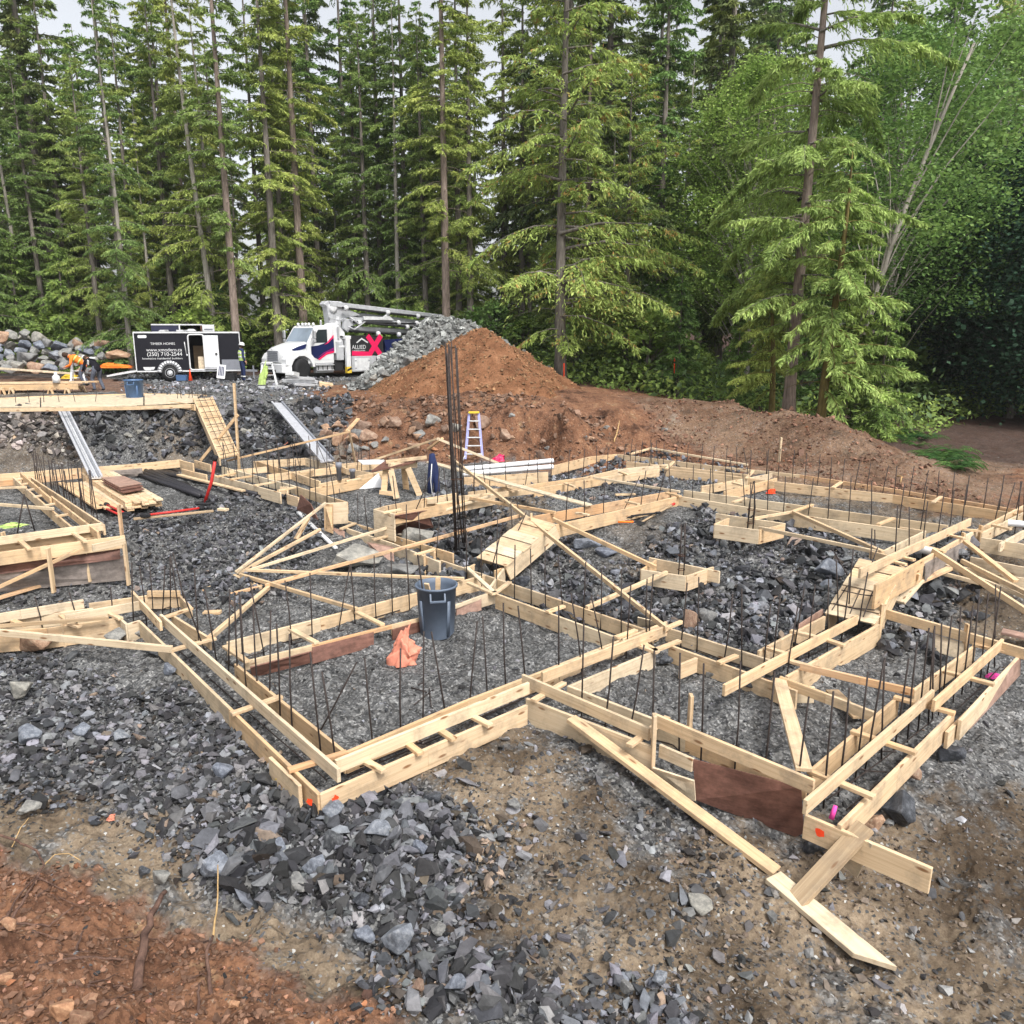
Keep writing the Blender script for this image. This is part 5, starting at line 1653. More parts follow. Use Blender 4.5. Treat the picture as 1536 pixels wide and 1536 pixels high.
# the form and plywood along the top of the left bank
f = Form('footing form with long plywood sheets along the top of the left bank', (100, 605), 2.12)
f.side([(-80, 613), (100, 611), (210, 609), (290, 606)], .11, mat='pine').side([(-60, 600), (60, 594), (215, 590), (310, 592)], .14, mat='pine').side([(255, 601), (292, 607)], .18, mat='pine')
f.panel([(-80, 600, 2.07), (60, 596, 2.07), (60, 611, 2.07), (-80, 612, 2.07)], 'plylight', .02).panel([(62, 596, 2.07), (215, 592, 2.07), (215, 608, 2.07), (62, 611, 2.07)], 'plylight', .02).panel([(217, 592, 2.08), (300, 593, 2.08), (292, 604, 2.08), (217, 608, 2.08)], 'plylight', .02)
f.side([(95, 609), (205, 607)], .05, z=2.2, mat='pale', name='loose_board')
dowels('thin rebar dowel on the form along the top of the left bank', (10, 606), (150, 604), 6, 2.05, .45, 'rebar at the top of the bank')
dowels('thin rebar dowel at the head of the plank ramp', (262, 600), (315, 598), 7, 2.05, .5, 'rebar at the head of the ramp')
# table of boards on sawhorses
a, b = PY(-60, 575, 29.5), PY(135, 573, 29.5)
root = empty('board_table', PY(40, 596, 29.5), 'long trestle table of pine boards on sawhorses at the top left', 'trestle table')
for k in range(4):
    lumber('table_board', a + Vector((0, k * .2, 0)), b + Vector((rnd.uniform(-.3, 0), k * .2, 0)), .19, .05, 'pine', root)
lumber('table_board', a + Vector((0, -.1, -.08)), b + Vector((-.4, -.1, -.06)), .05, .2, 'pine', root)
for px in (8, 22, 80, 105):
    q = PY(px, 576, 29.5) - root.location
    sh = empty('sawhorse', q, None, None); sh.parent = root
    mb = MB(); mb.bar((0, -.3, -.16), (0, .9, -.16), .09, .09); mb.build('beam', M['pine'], sh)
    for sx in (-1, 1):
        for yy in (-.25, .85):
            mb = MB(); mb.bar((sx * .03, yy, -.16), (sx * .26, yy, -.86), .04, .09, up=Vector((0, 1, 0))); mb.build('leg', M['pine'], sh)
p = PY(85, 574, 29.4); mb = MB(); mb.lathe([(.13, 0), (.13, .22), (.05, .30), (.05, .38)], n=16); o = mb.build('white_jug', M['white'], None, True); o.location = p; tag(o, 'white plastic jug standing on the trestle table', 'jug')
a, b = PY(-30, 549, 36), PY(112, 559, 36)
o = lumber('long_pipe', a, b, .09, .09, 'plylight'); tag(o, 'long pale pole lying in front of the boulder heap', 'pole')
# tools in the middle room
def shovel(label, a, b, mat, cat='shovel', name='shovel'):
    pa, pb = PG(*a, .04), PG(*b, .12)
    t = empty(name, pa, label, cat)
    d = (pb - pa)
    mb = MB(); mb.tube([(0, 0, 0), d], .02, 8); mb.build('shaft', M[mat], t, True)
    s_ = Vector((-d.y, d.x, 0)).normalized() * .11; u = d.normalized()
    mb = MB(); vs = [-u * .30 + Vector((0, 0, .0)), -u * .18 - s_, u * .0 - s_, u * .0 + s_, -u * .18 + s_]
    mb.add([v + Vector((0, 0, .02)) for v in vs] + vs, [(0, 1, 2, 3, 4), (9, 8, 7, 6, 5)] + [(i, i + 5, (i + 1) % 5 + 5, (i + 1) % 5) for i in range(5)])
    mb.build('blade', M['black'], t)
    mb = MB(); mb.tube([d * .92, d], .03, 8); mb.build('grip', M['red' if mat == 'old' else 'black'], t, True)


shovel('shovel with red grip lying on the gravel by the far form', (962, 783), (1011, 766), 'old')
shovel('black shovel with orange collar lying left of the other', (908, 787), (950, 781), 'black')
shovel('black bar lying behind the two shovels', (905, 784), (990, 777), 'black', 'bar', 'pry_bar')
mb = MB(); mb.tube([(0, 0, 0), (.3, .02, 0)], .022, 8); o = mb.build('orange_tool', M['orangevest'], None, True); o.location = PG(927, 788, .06); tag(o, 'orange tool handle lying on the shovels', 'tool handle')
for lab, px, py in [('pink marker ribbon on the gravel under the end of the middle form', 1148, 1041), ('pink marker ribbon inside the near right form', 1487, 1016)]:
    cloth_lump('marker_ribbon', PG(px, py, .01), .16, .09, .05, 'pink', lab, 'ribbon', int(px))
mb = MB(); mb.tube([(0, 0, 0), (.03, .01, .12)], [.025, .018], 8); o = mb.build('marker_peg', M['pink'], None, True); o.location = P(1247, 1228, .1); tag(o, 'bright pink peg by the orange paint mark', 'peg')
cloth_lump('red_glove', PG(1155, 742, .02), .2, .12, .07, 'sprayred', 'small red glove lying on the soil of the far right room', 'glove', 4)
plank('small white board lying on the soil of the far right room', (1226, 743, .64), (1244, 739, .64), .1, .04, 'white', cat='offcut')
plank('thin orange stick lying in the far gravel room', (923, 741, .64), (953, 740, .64), .08, .04, 'pine', cat='stick')
cloth_lump('orange_ribbon', PG(431, 674, .03), .22, .12, .1, 'orangecloth', 'orange scrap on the rocks of the bank above the maze', 'scrap', 6)

# ---------------------------------------------------------------- boulders
def boulder_mesh(seed, flat=.75, n=13, sub=2):
    r2 = random.Random(seed)
    bm = bmesh.new()
    for _ in range(n):
        v = Vector((r2.gauss(0, 1), r2.gauss(0, 1), r2.gauss(0, 1))).normalized() * r2.uniform(.85, 1.05)
        bm.verts.new((v.x, v.y * .85, v.z * flat))
    res = bmesh.ops.convex_hull(bm, input=bm.verts)
    bmesh.ops.delete(bm, geom=[g for g in res['geom_interior'] if isinstance(g, bmesh.types.BMVert)], context='VERTS')
    bmesh.ops.bevel(bm, geom=list(bm.edges), offset=.05, segments=1, affect='EDGES', clamp_overlap=True)
    bmesh.ops.triangulate(bm, faces=bm.faces)
    bmesh.ops.subdivide_edges(bm, edges=[e for e in bm.edges if e.calc_length() > .3], cuts=sub, use_grid_fill=True)
    for v in bm.verts:
        q = v.co * 2.2
        k = float(fbm(np.array([q.x + seed * 3.1 + q.z]), np.array([q.y - q.z + seed]), 1.0, 3)[0])
        v.co *= 1 + .10 * k
    me = bpy.data.meshes.new('boulder'); bm.to_mesh(me); bm.free(); me.shade_flat()
    return me


BM = [boulder_mesh(k, [.6, .75, .9][k % 3]) for k in range(8)]


def boulder(label, px, py, wpx, hpx, mat, k, cat='boulder', group=None, rz=0, rx=0, deep=.8, name='boulder', y=None):
    """px,py: the foot of the stone in the photo; wpx, hpx its apparent size there"""
    p = PG(px, py) if y is None else PY(px, py, y)
    dist = (p - Vector((0, 0, CAM_H))).dot(Vector((0, _c, -_s)))
    m = dist / FPX
    me = BM[k % 8].copy(); me.materials.clear(); me.materials.append(M[mat])
    o = link(name, me, None)
    w, h = wpx * m / 2, hpx * m / 2
    o.scale = (w, w * deep, h / [.6, .75, .9][k % 3 if k < 8 else (k % 8) % 3])
    o.location = (p.x, p.y + w * deep * .5, p.z + h * .8 + (.045 if name == 'large_rock' else 0))
    o.rotation_euler = (rx, 0, rz)
    return tag(o, label, cat, group)


boulder('big black split boulder leaning on the near right form', 1352, 1245, 66, 72, 'blackrock', 1, rz=.4)
boulder('wet black boulder under the corner of the near right form', 1430, 1152, 56, 34, 'blackrock', 0, rz=.2)
boulder('small black rock at the foot of the brown plywood', 1222, 1290, 46, 34, 'blackrock', 3)
boulder('brown rounded rock wedged beside the big black boulder', 1312, 1250, 34, 34, 'rustrock', 2)
boulder('brown sloping rock above the big black boulder', 1368, 1185, 34, 44, 'rustrock', 5)
boulder('large brown grey boulder standing at the middle form crossing', 1036, 946, 38, 42, 'rustrock', 4, rz=.5)
boulder('dark split boulder right of the brown grey one at the crossing', 1062, 945, 36, 32, 'boulder', 6)
boulder('big flat brown boulder under the lower left form', 48, 985, 84, 46, 'rustrock', 0)
boulder('small grey boulder standing on top of the flat brown one', 58, 958, 22, 24, 'boulder', 2)
boulder('dark boulder left of the stake under the lower left form', 77, 965, 30, 26, 'blackrock', 6)
boulder('grey boulder under the box corner of the lower left form', 168, 966, 46, 28, 'boulder', 1)
boulder('round grey boulder right of the box corner', 205, 958, 30, 24, 'boulder', 3)
boulder('dark boulder under the left end of the long left form', 225, 985, 36, 26, 'blackrock', 5)
boulder('pale grey rock beside the long left form', 252, 1018, 26, 24, 'bluerock', 4)
boulder('grey rocky hump under the long reddish brace', 530, 862, 90, 40, 'boulder', 3, deep=.9)
boulder('low grey rock hump behind the level brace', 600, 868, 70, 22, 'boulder', 0, deep=.9)
boulder('grey green boulder below the brown plywood of the stepped form', 625, 820, 58, 34, 'boulder', 7)
boulder('pale slab of rock in the middle room near the left ramp', 882, 825, 62, 24, 'bluerock', 0, rz=.3)
boulder('tilted slab of rock in the middle room below the long brace', 910, 835, 44, 18, 'bluerock', 6, rz=-.3)
boulder('dark rock under the right end of the left ramp', 782, 876, 30, 26, 'blackrock', 2)
boulder('long dark slab in the middle of the rubble room', 1125, 882, 36, 16, 'blackrock', 0)
boulder('pale grey boulder at the left foot of the right ramp', 1245, 880, 50, 40, 'bluerock', 5)
boulder('dark rock under the middle form crossing', 998, 1002, 28, 18, 'blackrock', 3)
boulder('black rock below the middle form, right of the crossing', 1128, 1042, 22, 16, 'blackrock', 5)
boulder('grey rock below the middle form', 1068, 1018, 24, 12, 'boulder', 0)
G = 'large rocks of the front rubble'
for k, (lab, px, py, w, h, mt_, kk) in enumerate([
        ('pale rounded boulder in the front rubble, left of centre', 322, 1325, 60, 46, 'bluerock', 3), ('dark blue boulder in the rubble left of the near corner', 333, 1178, 40, 30, 'bluerock', 6),
        ('square pale slab right under the near left corner', 498, 1243, 46, 34, 'bluerock', 1), ('dark rock leaning under the near left corner', 448, 1200, 40, 28, 'bluerock', 0),
        ('grey slab among the dark rubble below the near corner', 445, 1352, 44, 34, 'boulder', 4), ('blue slab standing in the dark rubble', 470, 1320, 36, 44, 'bluerock', 2),
        ('broad pale rock in the rubble right of the near corner', 565, 1275, 50, 40, 'bluerock', 5), ('blue grey rock at the right end of the rubble', 630, 1295, 30, 30, 'bluerock', 7),
        ('tall pale blue rock over the dark hollow in the foreground', 597, 1452, 52, 70, 'bluerock', 2), ('pale tilted stone near the bottom edge, right of the hollow', 683, 1518, 40, 42, 'bluerock', 5),
        ('flat pale stone on the dirt right of the hollow', 655, 1415, 32, 30, 'boulder', 1), ('grey stone with a black side, right of the near corner', 648, 1223, 34, 24, 'blackrock', 0),
        ('pale flat stone on the tan dirt', 770, 1222, 28, 18, 'boulder', 3), ('pale grey stone pair at the bottom, left one', 940, 1500, 30, 24, 'boulder', 4),
        ('pale grey stone pair at the bottom, right one', 990, 1498, 34, 22, 'bluerock', 6), ('brownish square stone at the bottom edge', 627, 1508, 26, 30, 'rustrock', 1),
        ('grey slab on the tan dirt left of the rubble', 240, 1335, 38, 34, 'boulder', 0), ('dark wet stone left of the pale rounded boulder', 213, 1310, 24, 16, 'blackrock', 4),
        ('grey blue boulder at the left edge of the gravel', 30, 1058, 50, 40, 'boulder', 2), ('blue grey slab near the left edge', 38, 1122, 56, 34, 'bluerock', 6),
        ('pale stone in the left gravel', 118, 1118, 36, 28, 'bluerock', 1), ('long pale blue slab in the left gravel', 178, 1115, 44, 20, 'bluerock', 0),
        ('grey stone on the edge of the red soil, far left', 40, 1235, 40, 20, 'boulder', 3), ('tall dark rock in the rubble below the near corner', 500, 1292, 34, 46, 'blackrock', 7),
        ('small dark blue rock with a pale top in the rubble', 420, 1295, 30, 28, 'bluerock', 4), ('dark slab on the wet dirt before the pointed plank', 1050, 1380, 60, 24, 'boulder', 0),
        ('grey stone by the tip of the hollow', 545, 1420, 44, 26, 'bluerock', 3), ('dark upright rock at the lip of the hollow', 540, 1385, 34, 26, 'blackrock', 1)]):
    boulder(lab, px, py, w, h, mt_, kk, 'rock', G, rz=rnd.uniform(-1, 1), rx=rnd.uniform(-.25, .25), name='large_rock')
G = 'clay stained stones of the red bank'
for k, (lab, px, py, w, h, kk) in enumerate([
        ('largest clay stained stone at the bottom left', 92, 1540, 48, 44, 2), ('buff rounded stone at the bottom edge', 118, 1560, 44, 36, 4), ('half buried pinkish stone behind the two largest', 130, 1504, 30, 16, 1),
        ('buff stone at the left edge of the red bank', 6, 1478, 28, 22, 6), ('small clay stone left of the largest', 58, 1515, 18, 12, 0), ('small clay stone on the red slope', 118, 1470, 18, 10, 3), ('brown stone at the left edge under the roots', 12, 1415, 34, 24, 5), ('small grey stone near the yellow root', 350, 1512, 20, 18, 7)]):
    boulder(lab, px, py, w, h, 'clayrock', kk, 'stone', G, rz=rnd.uniform(-1, 1), name='clay_stone')
# rock face of the bank
G = 'rocks showing in the face of the bank'
for k in range(26):
    px = rnd.uniform(480, 760); py = rnd.uniform(640, 688)
    w = rnd.uniform(14, 44)
    boulder('weathered rock set in the face of the soil bank', px, py, w, w * rnd.uniform(.5, .8), rnd.choice(['rustrock', 'rustrock', 'boulder', 'rustrock', 'blackrock']), rnd.randrange(8), 'rock', G, rz=rnd.uniform(-1.5, 1.5), rx=rnd.uniform(-.4, .4), deep=.6, name='bank_rock')
for k in range(12):
    px = rnd.uniform(760, 1000); py = rnd.uniform(635, 685); w = rnd.uniform(6, 15)
    boulder('small stone sticking out of the red bank', px, py, w, w * .7, rnd.choice(['boulder', 'rustrock']), rnd.randrange(8), 'rock', 'small stones of the red bank', name='bank_rock')
for k in range(16):
    px = rnd.uniform(130, 400); py = rnd.uniform(625, 680); w = rnd.uniform(8, 20)
    boulder('grey rock lying on the left bank', px, py, w, w * .7, rnd.choice(['boulder', 'bluerock']), rnd.randrange(8), 'rock', 'rocks of the left bank', name='bank_rock')
# rip rap heap at the upper left
G = 'boulders heaped before the forest'
boulder('pale cube shaped boulder topping the heap', 33, 508, 22, 18, 'boulder', 1, group=G, y=41, rz=.5)
boulder('rust red boulder at the left edge of the heap', 2, 515, 24, 26, 'rustrock', 2, group=G, y=41)
boulder('pink faced boulder on the right part of the heap', 113, 522, 24, 18, 'rustrock', 4, group=G, y=41.5)
boulder('orange stained boulder at the right end of the heap', 150, 521, 30, 16, 'rustrock', 0, group=G, y=41.5, rz=.3)
boulder('pale boulder with a dark side in the middle of the heap', 70, 521, 20, 18, 'boulder', 6, group=G, y=41)
boulder('brown flat boulder at the right foot of the heap', 172, 540, 44, 18, 'rustrock', 3, group=G, y=40)
boulder('dark blue boulder right of the middle of the heap', 126, 536, 28, 20, 'bluerock', 5, group=G, y=40)
boulder('wide grey boulder in the lower left of the heap', 36, 546, 44, 26, 'boulder', 0, group=G, y=39)
for row, (py, y) in enumerate([(516, 42.5), (526, 41.8), (535, 41), (544, 40), (553, 39), (561, 38)]):
    px = -70 + rnd.uniform(0, 15)
    while px < (172 if row > 0 else 60) - row * 6:
        w = rnd.uniform(17, 34)
        boulder('grey angular boulder of the heap before the forest', px, py + rnd.uniform(-3, 3), w, w * rnd.uniform(.6, .85), rnd.choice(['boulder', 'boulder', 'bluerock', 'boulder', 'rustrock'][:4 + (row > 3)]), rnd.randrange(8), group=G, y=y + rnd.uniform(-.4, .4), rz=rnd.uniform(-1.5, 1.5), rx=rnd.uniform(-.4, .4), deep=.9)
        px += w * rnd.uniform(.62, .9)

# ---------------------------------------------------------------- heaps
def heap_mesh(name, c, rx, ry, h, seed, mat, flat=0.0, n=150, rough=.16, ex=1.15):
    xs = np.linspace(-1.3, 1.3, n); X, Y = np.meshgrid(xs * rx, xs * ry, indexing='ij')
    ang = np.arctan2(Y / ry, X / rx)
    rad = np.hypot(X / rx, Y / ry) * (1 + .10 * np.sin(3 * ang + seed) + .06 * np.sin(5 * ang + 2 * seed))
    Z = h * (1 - (np.clip(rad - flat, 0, None) / (1 - flat)) ** ex)
    Z = np.clip(Z, -.8, None)
    Z += fbm(X + seed * 5, Y, 1.1, 4) * rough * 1.6 + fbm(X, Y + seed, 5.0, 4) * rough * .5
    V = np.stack([X.ravel(), Y.ravel(), Z.ravel()], 1)
    i, j = np.meshgrid(np.arange(n - 1), np.arange(n - 1), indexing='ij'); a = (i * n + j).ravel()
    F = np.stack([a, a + n, a + n + 1, a + 1], 1)
    keep = (rad.ravel()[a] < 1.28)
    me = np_mesh(name, V, F[keep], 4)
    me.polygons.foreach_set('use_smooth', [True] * len(me.polygons))
    o = link(name, me, M[mat]); o.location = c
    return o, (X, Y, Z, rad)


def soil_mat():
    m, n, l, b = nmat('red_earth', .95, .1)
    tc = n.new('ShaderNodeTexCoord')
    t = noise(n, l, 1.3, 10, .72, tc.outputs['Object']); t2 = noise(n, l, 22, 5, .8, tc.outputs['Object'])
    r = ramp(n, [(.3, (.10, .045, .025)), (.5, (.24, .115, .06)), (.7, (.36, .19, .105))]); l.new(t.outputs['Fac'], r.inputs[0])
    r2 = ramp(n, [(.3, (.6, .6, .6)), (.7, (1.3, 1.3, 1.3))]); l.new(t2.outputs['Fac'], r2.inputs[0])
    l.new(mix(n, l, 1, r.outputs[0], r2.outputs[0], 'MULTIPLY'), b.inputs['Base Color'])
    bp = n.new('ShaderNodeBump'); bp.inputs['Strength'].default_value = .8; bp.inputs['Distance'].default_value = .08
    l.new(t2.outputs['Fac'], bp.inputs['Height']); l.new(bp.outputs[0], b.inputs['Normal'])
    return m


M['earth'] = soil_mat()
M['gravelheap'] = plain('heap_gravel', (.15, .15, .145), .9, .2, 0, .4, 12, .8)
c = PY(722, 595, 30.0); c.z = 1.9
o, (X, Y, Z, rad) = heap_mesh('soil_pile', c, 4.2, 4.0, 2.6, 2.0, 'earth', 0, 190, .17, .98)
tag(o, 'tall cone of reddish brown soil at the edge of the bank', 'soil pile')


def heap_stones(parent, X, Y, Z, rad, n, smin, smax, seed, cols, name='loose_stones', lim=1.05):
    rs = np.random.RandomState(seed)
    ok = np.argwhere(rad < lim)
    k = ok[rs.randint(0, len(ok), n)]
    jx = (X[1, 0] - X[0, 0]); jy = (Y[0, 1] - Y[0, 0])
    x = X[k[:, 0], k[:, 1]] + (rs.rand(n) - .5) * jx; y = Y[k[:, 0], k[:, 1]] + (rs.rand(n) - .5) * jy
    s = smin * (smax / smin) ** (rs.rand(n) ** 2.2)
    z = Z[k[:, 0], k[:, 1]] + s * .3
    g = cols[0] * (cols[1] / cols[0]) ** rs.rand(n)
    c = np.stack([g * cols[2], g, g * cols[3], np.ones(n)], 1)
    me = stone_mesh(name, x, y, z, s, c, rs, 1.0)
    o2 = link(name, me, M['stone'], parent); o2['kind'] = 'stuff'
    return o2


heap_stones(o, X, Y, Z, rad, 7000, .012, .11, 5, (.07, .22, 1.75, .5))
c = PY(674, 578, 33.5); c.z = 1.95
o, (X, Y, Z, rad) = heap_mesh('rock_pile', c, 4.3, 3.2, 2.6, 5.0, 'gravelheap', .22, 150, .2, 1.05)
tag(o, 'big pile of grey crushed rock between the pump truck and the soil cone', 'rock pile')
heap_stones(o, X, Y, Z, rad, 9000, .06, .26, 6, (.12, .42, .97, .97))
for k, (px, py, w, h) in enumerate([(613, 548, 26, 20), (590, 552, 24, 22), (628, 572, 30, 20), (575, 566, 22, 16), (560, 572, 20, 14), (548, 577, 16, 10), (605, 578, 26, 14)]):
    boulder('pale slab of rock at the foot of the crushed rock pile', px, py, w, h, 'boulder', k, 'rock', 'slabs at the foot of the rock pile', rz=k, rx=.4, y=31.0 + (k % 2) * .5 - (py - 550) * .04, name='rock_slab')

# roots and twigs on the red bank
def root(label, pts, r0, r1, mat='deadtwig', cat='root', name='dead_root'):
    """pts: photo points with a lift above the ground"""
    q = [PG(a, b_, d) for a, b_, d in pts]
    o0 = q[0]
    rs = [r0 + (r1 - r0) * k / (len(q) - 1) for k in range(len(q))]
    dense, dr = [], []
    for k in range(len(q) - 1):
        for s_ in range(4):
            t_ = s_ / 4; dense.append(q[k].lerp(q[k + 1], t_) - o0 + Vector([rnd.uniform(-1, 1) * rs[k] * .5 for _ in range(3)])); dr.append(rs[k] * (1 - t_) + rs[k + 1] * t_)
    dense.append(q[-1] - o0); dr.append(rs[-1])
    mb = MB(); mb.tube(dense, dr, 7); o = mb.build(name, M[mat], None, True); o.location = o0
    return tag(o, label, cat, 'roots and twigs of the red bank')


M['palewood'] = plain('pale_root', (.45, .30, .14), .8, .2, 0, .3, 12)
root('thick broken root standing up out of the red soil', [(200, 1465, -.02), (215, 1425, .12), (235, 1395, .26), (252, 1372, .34)], .034, .016)
root('thin root upright near the middle of the red bank, dark foot', [(318, 1490, 0), (311, 1450, .14), (322, 1432, .2)], .014, .008)
root('pale yellow root rising from the dark one', [(322, 1432, .2), (330, 1400, .32), (333, 1365, .42)], .008, .004, 'palewood')
root('dark forked twig arching over the left edge', [(-10, 1278, .1), (30, 1290, .14), (58, 1298, .15), (68, 1315, .1), (50, 1335, .04), (20, 1362, 0)], .010, .007)
root('pale curved root over the tan slope', [(68, 1315, .1), (85, 1300, .14), (105, 1294, .12), (122, 1296, .05)], .005, .003, 'palewood')
root('long thin twig lying across the red soil', [(55, 1325, .05), (90, 1338, .03), (127, 1353, .02)], .006, .003)
root('black twig lying at the left edge', [(-10, 1402, .04), (30, 1397, .05), (75, 1395, .05), (95, 1386, .08), (113, 1380, .1)], .009, .005)
root('short black stick stuck in the red soil', [(5, 1398, .02), (25, 1384, .08), (46, 1372, .14)], .012, .009)
root('small twig standing in the middle of the red bank', [(112, 1430, 0), (118, 1418, .06), (126, 1408, .1)], .010, .006)
root('half buried dark root in the hollow', [(60, 1450, .0), (110, 1440, .02), (170, 1428, .02), (215, 1430, .0)], .012, .006)
root('thin forked twig at the bottom centre', [(405, 1530, 0), (410, 1512, .08), (420, 1492, .14)], .006, .003)
root('fine pale twig on the dirt below the hollow', [(553, 1512, .02), (590, 1487, .05)], .004, .003, 'palewood')
root('thin root hanging at the top of the red bank', [(20, 1285, .02), (35, 1270, .1), (48, 1258, .16)], .004, .003, 'palewood')
root('dark twig crossing the left edge low down', [(-10, 1385, .02), (10, 1378, .03), (30, 1352, .04), (55, 1330, .05)], .010, .006)
root('reddish stub in front of the yellow root', [(296, 1505, 0), (298, 1492, .05), (299, 1484, .08)], .010, .007)
root('bent root on the face of the mound', [(1345, 715, .05), (1352, 722, .1), (1350, 728, .03)], .02, .01, 'palewood')
root('pale bent root on the red bank behind the pipes', [(921, 662, .05), (926, 648, .2), (929, 634, .3)], .02, .012, 'palewood')
for k in range(16):
    a_, b_ = rnd.uniform(-20, 300), rnd.uniform(1330, 1530)
    if b_ < 1300 + a_ * .45: b_ += 90
    an_ = rnd.uniform(-.7, .7); L_ = rnd.uniform(20, 60)
    root('thin dark twig lying loose on the red soil', [(a_, b_, .02), (a_ + L_ * .5, b_ - L_ * an_ * .5, .04), (a_ + L_, b_ - L_ * an_ + rnd.uniform(-6, 6), .03)], rnd.uniform(.003, .007), .002)
# orange tape and paper scrap
cloth_lump('yellow_tape', PG(421, 1180, .05), .09, .07, .07, 'yellow', 'small yellow ring of tape in the rubble left of the near corner', 'tape', 9)
cloth_lump('orange_scrap', PG(167, 1237, .04), .07, .05, .04, 'orangecloth', 'small orange scrap in the left gravel', 'scrap', 2)

# ---------------------------------------------------------------- enclosed trailer
def text(body, size, mat, parent, loc, rot=(math.pi / 2, 0, 0), align='RIGHT', ext=.002, name='lettering', sx=1.0):
    cu = bpy.data.curves.new(name, 'FONT'); cu.body = body; cu.size = size; cu.extrude = ext; cu.align_x = align
    ob = bpy.data.objects.new(name, cu)
    me = bpy.data.meshes.new_from_object(ob)
    bpy.data.objects.remove(ob)
    me.materials.clear(); me.materials.append(M[mat])
    o = bpy.data.objects.new(name, me); COL.objects.link(o); o.parent = parent; o.location = loc; o.rotation_euler = rot; o.scale = (sx, 1, 1)
    return o


def rrect(x0, z0, x1, z1, r, n=5):
    pts = []
    for cx, cz, a0 in ((x1 - r, z1 - r, 0), (x0 + r, z1 - r, 90), (x0 + r, z0 + r, 180), (x1 - r, z0 + r, 270)):
        for k in range(n + 1):
            a_ = R(a0 + 90 * k / n); pts.append((cx + r * math.cos(a_), cz + r * math.sin(a_)))
    return pts


YT = 37.5
q0 = PY(253, 571, YT)
t = empty('cargo_trailer', (q0.x, q0.y + .3, q0.z), 'black enclosed trailer with white lettering and its white side door open', 'trailer', rz=R(15))
def tx(px): return (px - 253) / FPX * YT * .98
x0, x1 = tx(206), tx(356)
z0, z1 = .42, 2.18
dxa, dxb = tx(283), tx(303)
D = 2.0
mb = MB()
mb.box(((x0 + dxa) / 2, .03, (z0 + z1) / 2), (dxa - x0, .05, z1 - z0)).box(((dxb + x1) / 2, .03, (z0 + z1) / 2), (x1 - dxb, .05, z1 - z0))
mb.box(((dxa + dxb) / 2, .03, z1 - .05), (dxb - dxa, .05, .10)).box(((x0 + x1) / 2, D, (z0 + z1) / 2), (x1 - x0, .05, z1 - z0))
mb.box(((x0 + x1) / 2, D / 2, z1 + .02), (x1 - x0, D, .04)).box(((x0 + x1) / 2, D / 2, z0 - .02), (x1 - x0, D, .04)).box((x1 - .02, D / 2, (z0 + z1) / 2), (.05, D - .1, z1 - z0))
mb.build('body', M['trailer'], t)
mb = MB()
for (a, b, w) in (((x0, z1), (x1, z1), .07), ((x0, z0), (tx(240), z0), .06), ((tx(266), z0), (x1, z0), .06), ((x0, z0), (x0, z1), .06), ((x1, z0), (x1, z1), .06)):
    mb.bar((a[0], -.01, a[1]), (b[0], -.01, b[1]), .04, w)
mb.build('trim', M['dirtywhite'], t)
mb = MB(); fr = rrect(dxa - .04, z0 + .05, dxb + .04, z1 - .1, .12); mb.tube([(a, -.02, b) for a, b in fr] + [(fr[0][0], -.02, fr[0][1])], .035, 8); mb.build('door_frame', M['dirtywhite'], t, True)
d_ = empty('side_door', (0, 0, 0), None, None); d_.parent = t
mb = MB(); mb.box(((tx(303) + tx(325)) / 2, -.07, 1.27), (tx(325) - tx(303), .05, 1.55)); mb.build('door_panel', M['white'], d_, bevel=.01)
mb = MB(); mb.box(((tx(303) + tx(325)) / 2, -.10, .55), (tx(325) - tx(303), .02, .12)); mb.build('kick_plate', M['alu'], d_)
mb = MB(); mb.box((tx(321), -.12, 1.2), (.09, .05, .08)); mb.build('door_latch', M['black'], d_, bevel=.01)
mb = MB(); mb.box(((tx(327) + x1) / 2, -.004, .68), (x1 - tx(327) - .05, .01, .5)); mb.build('stone_guard', M['greypaint'], t)
mb = MB(); mb.tube([(tx(276.5), -.03, 1.75), (tx(277), -.09, 1.6), (tx(278), -.06, 1.2)], .022, 8); mb.lathe([(.02, -.05), (.04, 0), (.02, .05)], (tx(278.6), -.05, 1.15), 10); mb.build('grab_handle', M['dirtywhite'], t, True)
mb = MB(); mb.lathe([(.23, 0), (.22, .06), (.10, .12)], (tx(285), .7, z1 + .04), 16); mb.build('roof_vent', M['dirtywhite'], t, True)
# fender and wheel
w_ = empty('wheel', (tx(252.5), .02, .34), None, None); w_.parent = t
mb = MB(); mb.lathe([(.20, -.11), (.33, -.12), (.36, -.07), (.36, .07), (.33, .12), (.2, .11)], (0, .02, 0), 28, ax='Y'); mb.build('tyre', M['black'], w_, True)
mb = MB(); mb.lathe([(.0, -.125), (.04, -.14), (.07, -.12), (.19, -.10), (.215, -.13), (.215, -.09)], (0, .02, 0), 28, ax='Y'); mb.build('rim', M['alu'], w_, True)
mb = MB()
for k in range(8):
    a_ = k / 8 * 6.283; mb.lathe([(.001, -.005), (.026, 0)], (.135 * math.cos(a_), -.092, .135 * math.sin(a_)), 8, ax='Y')
mb.build('rim_holes', M['dark'], w_)
mb = MB(); fa = [(tx(252.5) + .45 * math.cos(R(a_)), -.08, .36 + .45 * math.sin(R(a_))) for a_ in range(0, 181, 15)]
for k in range(len(fa) - 1): mb.bar(fa[k], fa[k + 1], .20, .03, up=Vector((0, 1, 0)))
mb.build('fender', M['alu'], t, True)
mb = MB(); mb.lathe([(.001, 0), (.43, .002)], (tx(252.5), -.002, .36), 28, ax='Y'); mb.build('wheel_well', M['dark'], t)
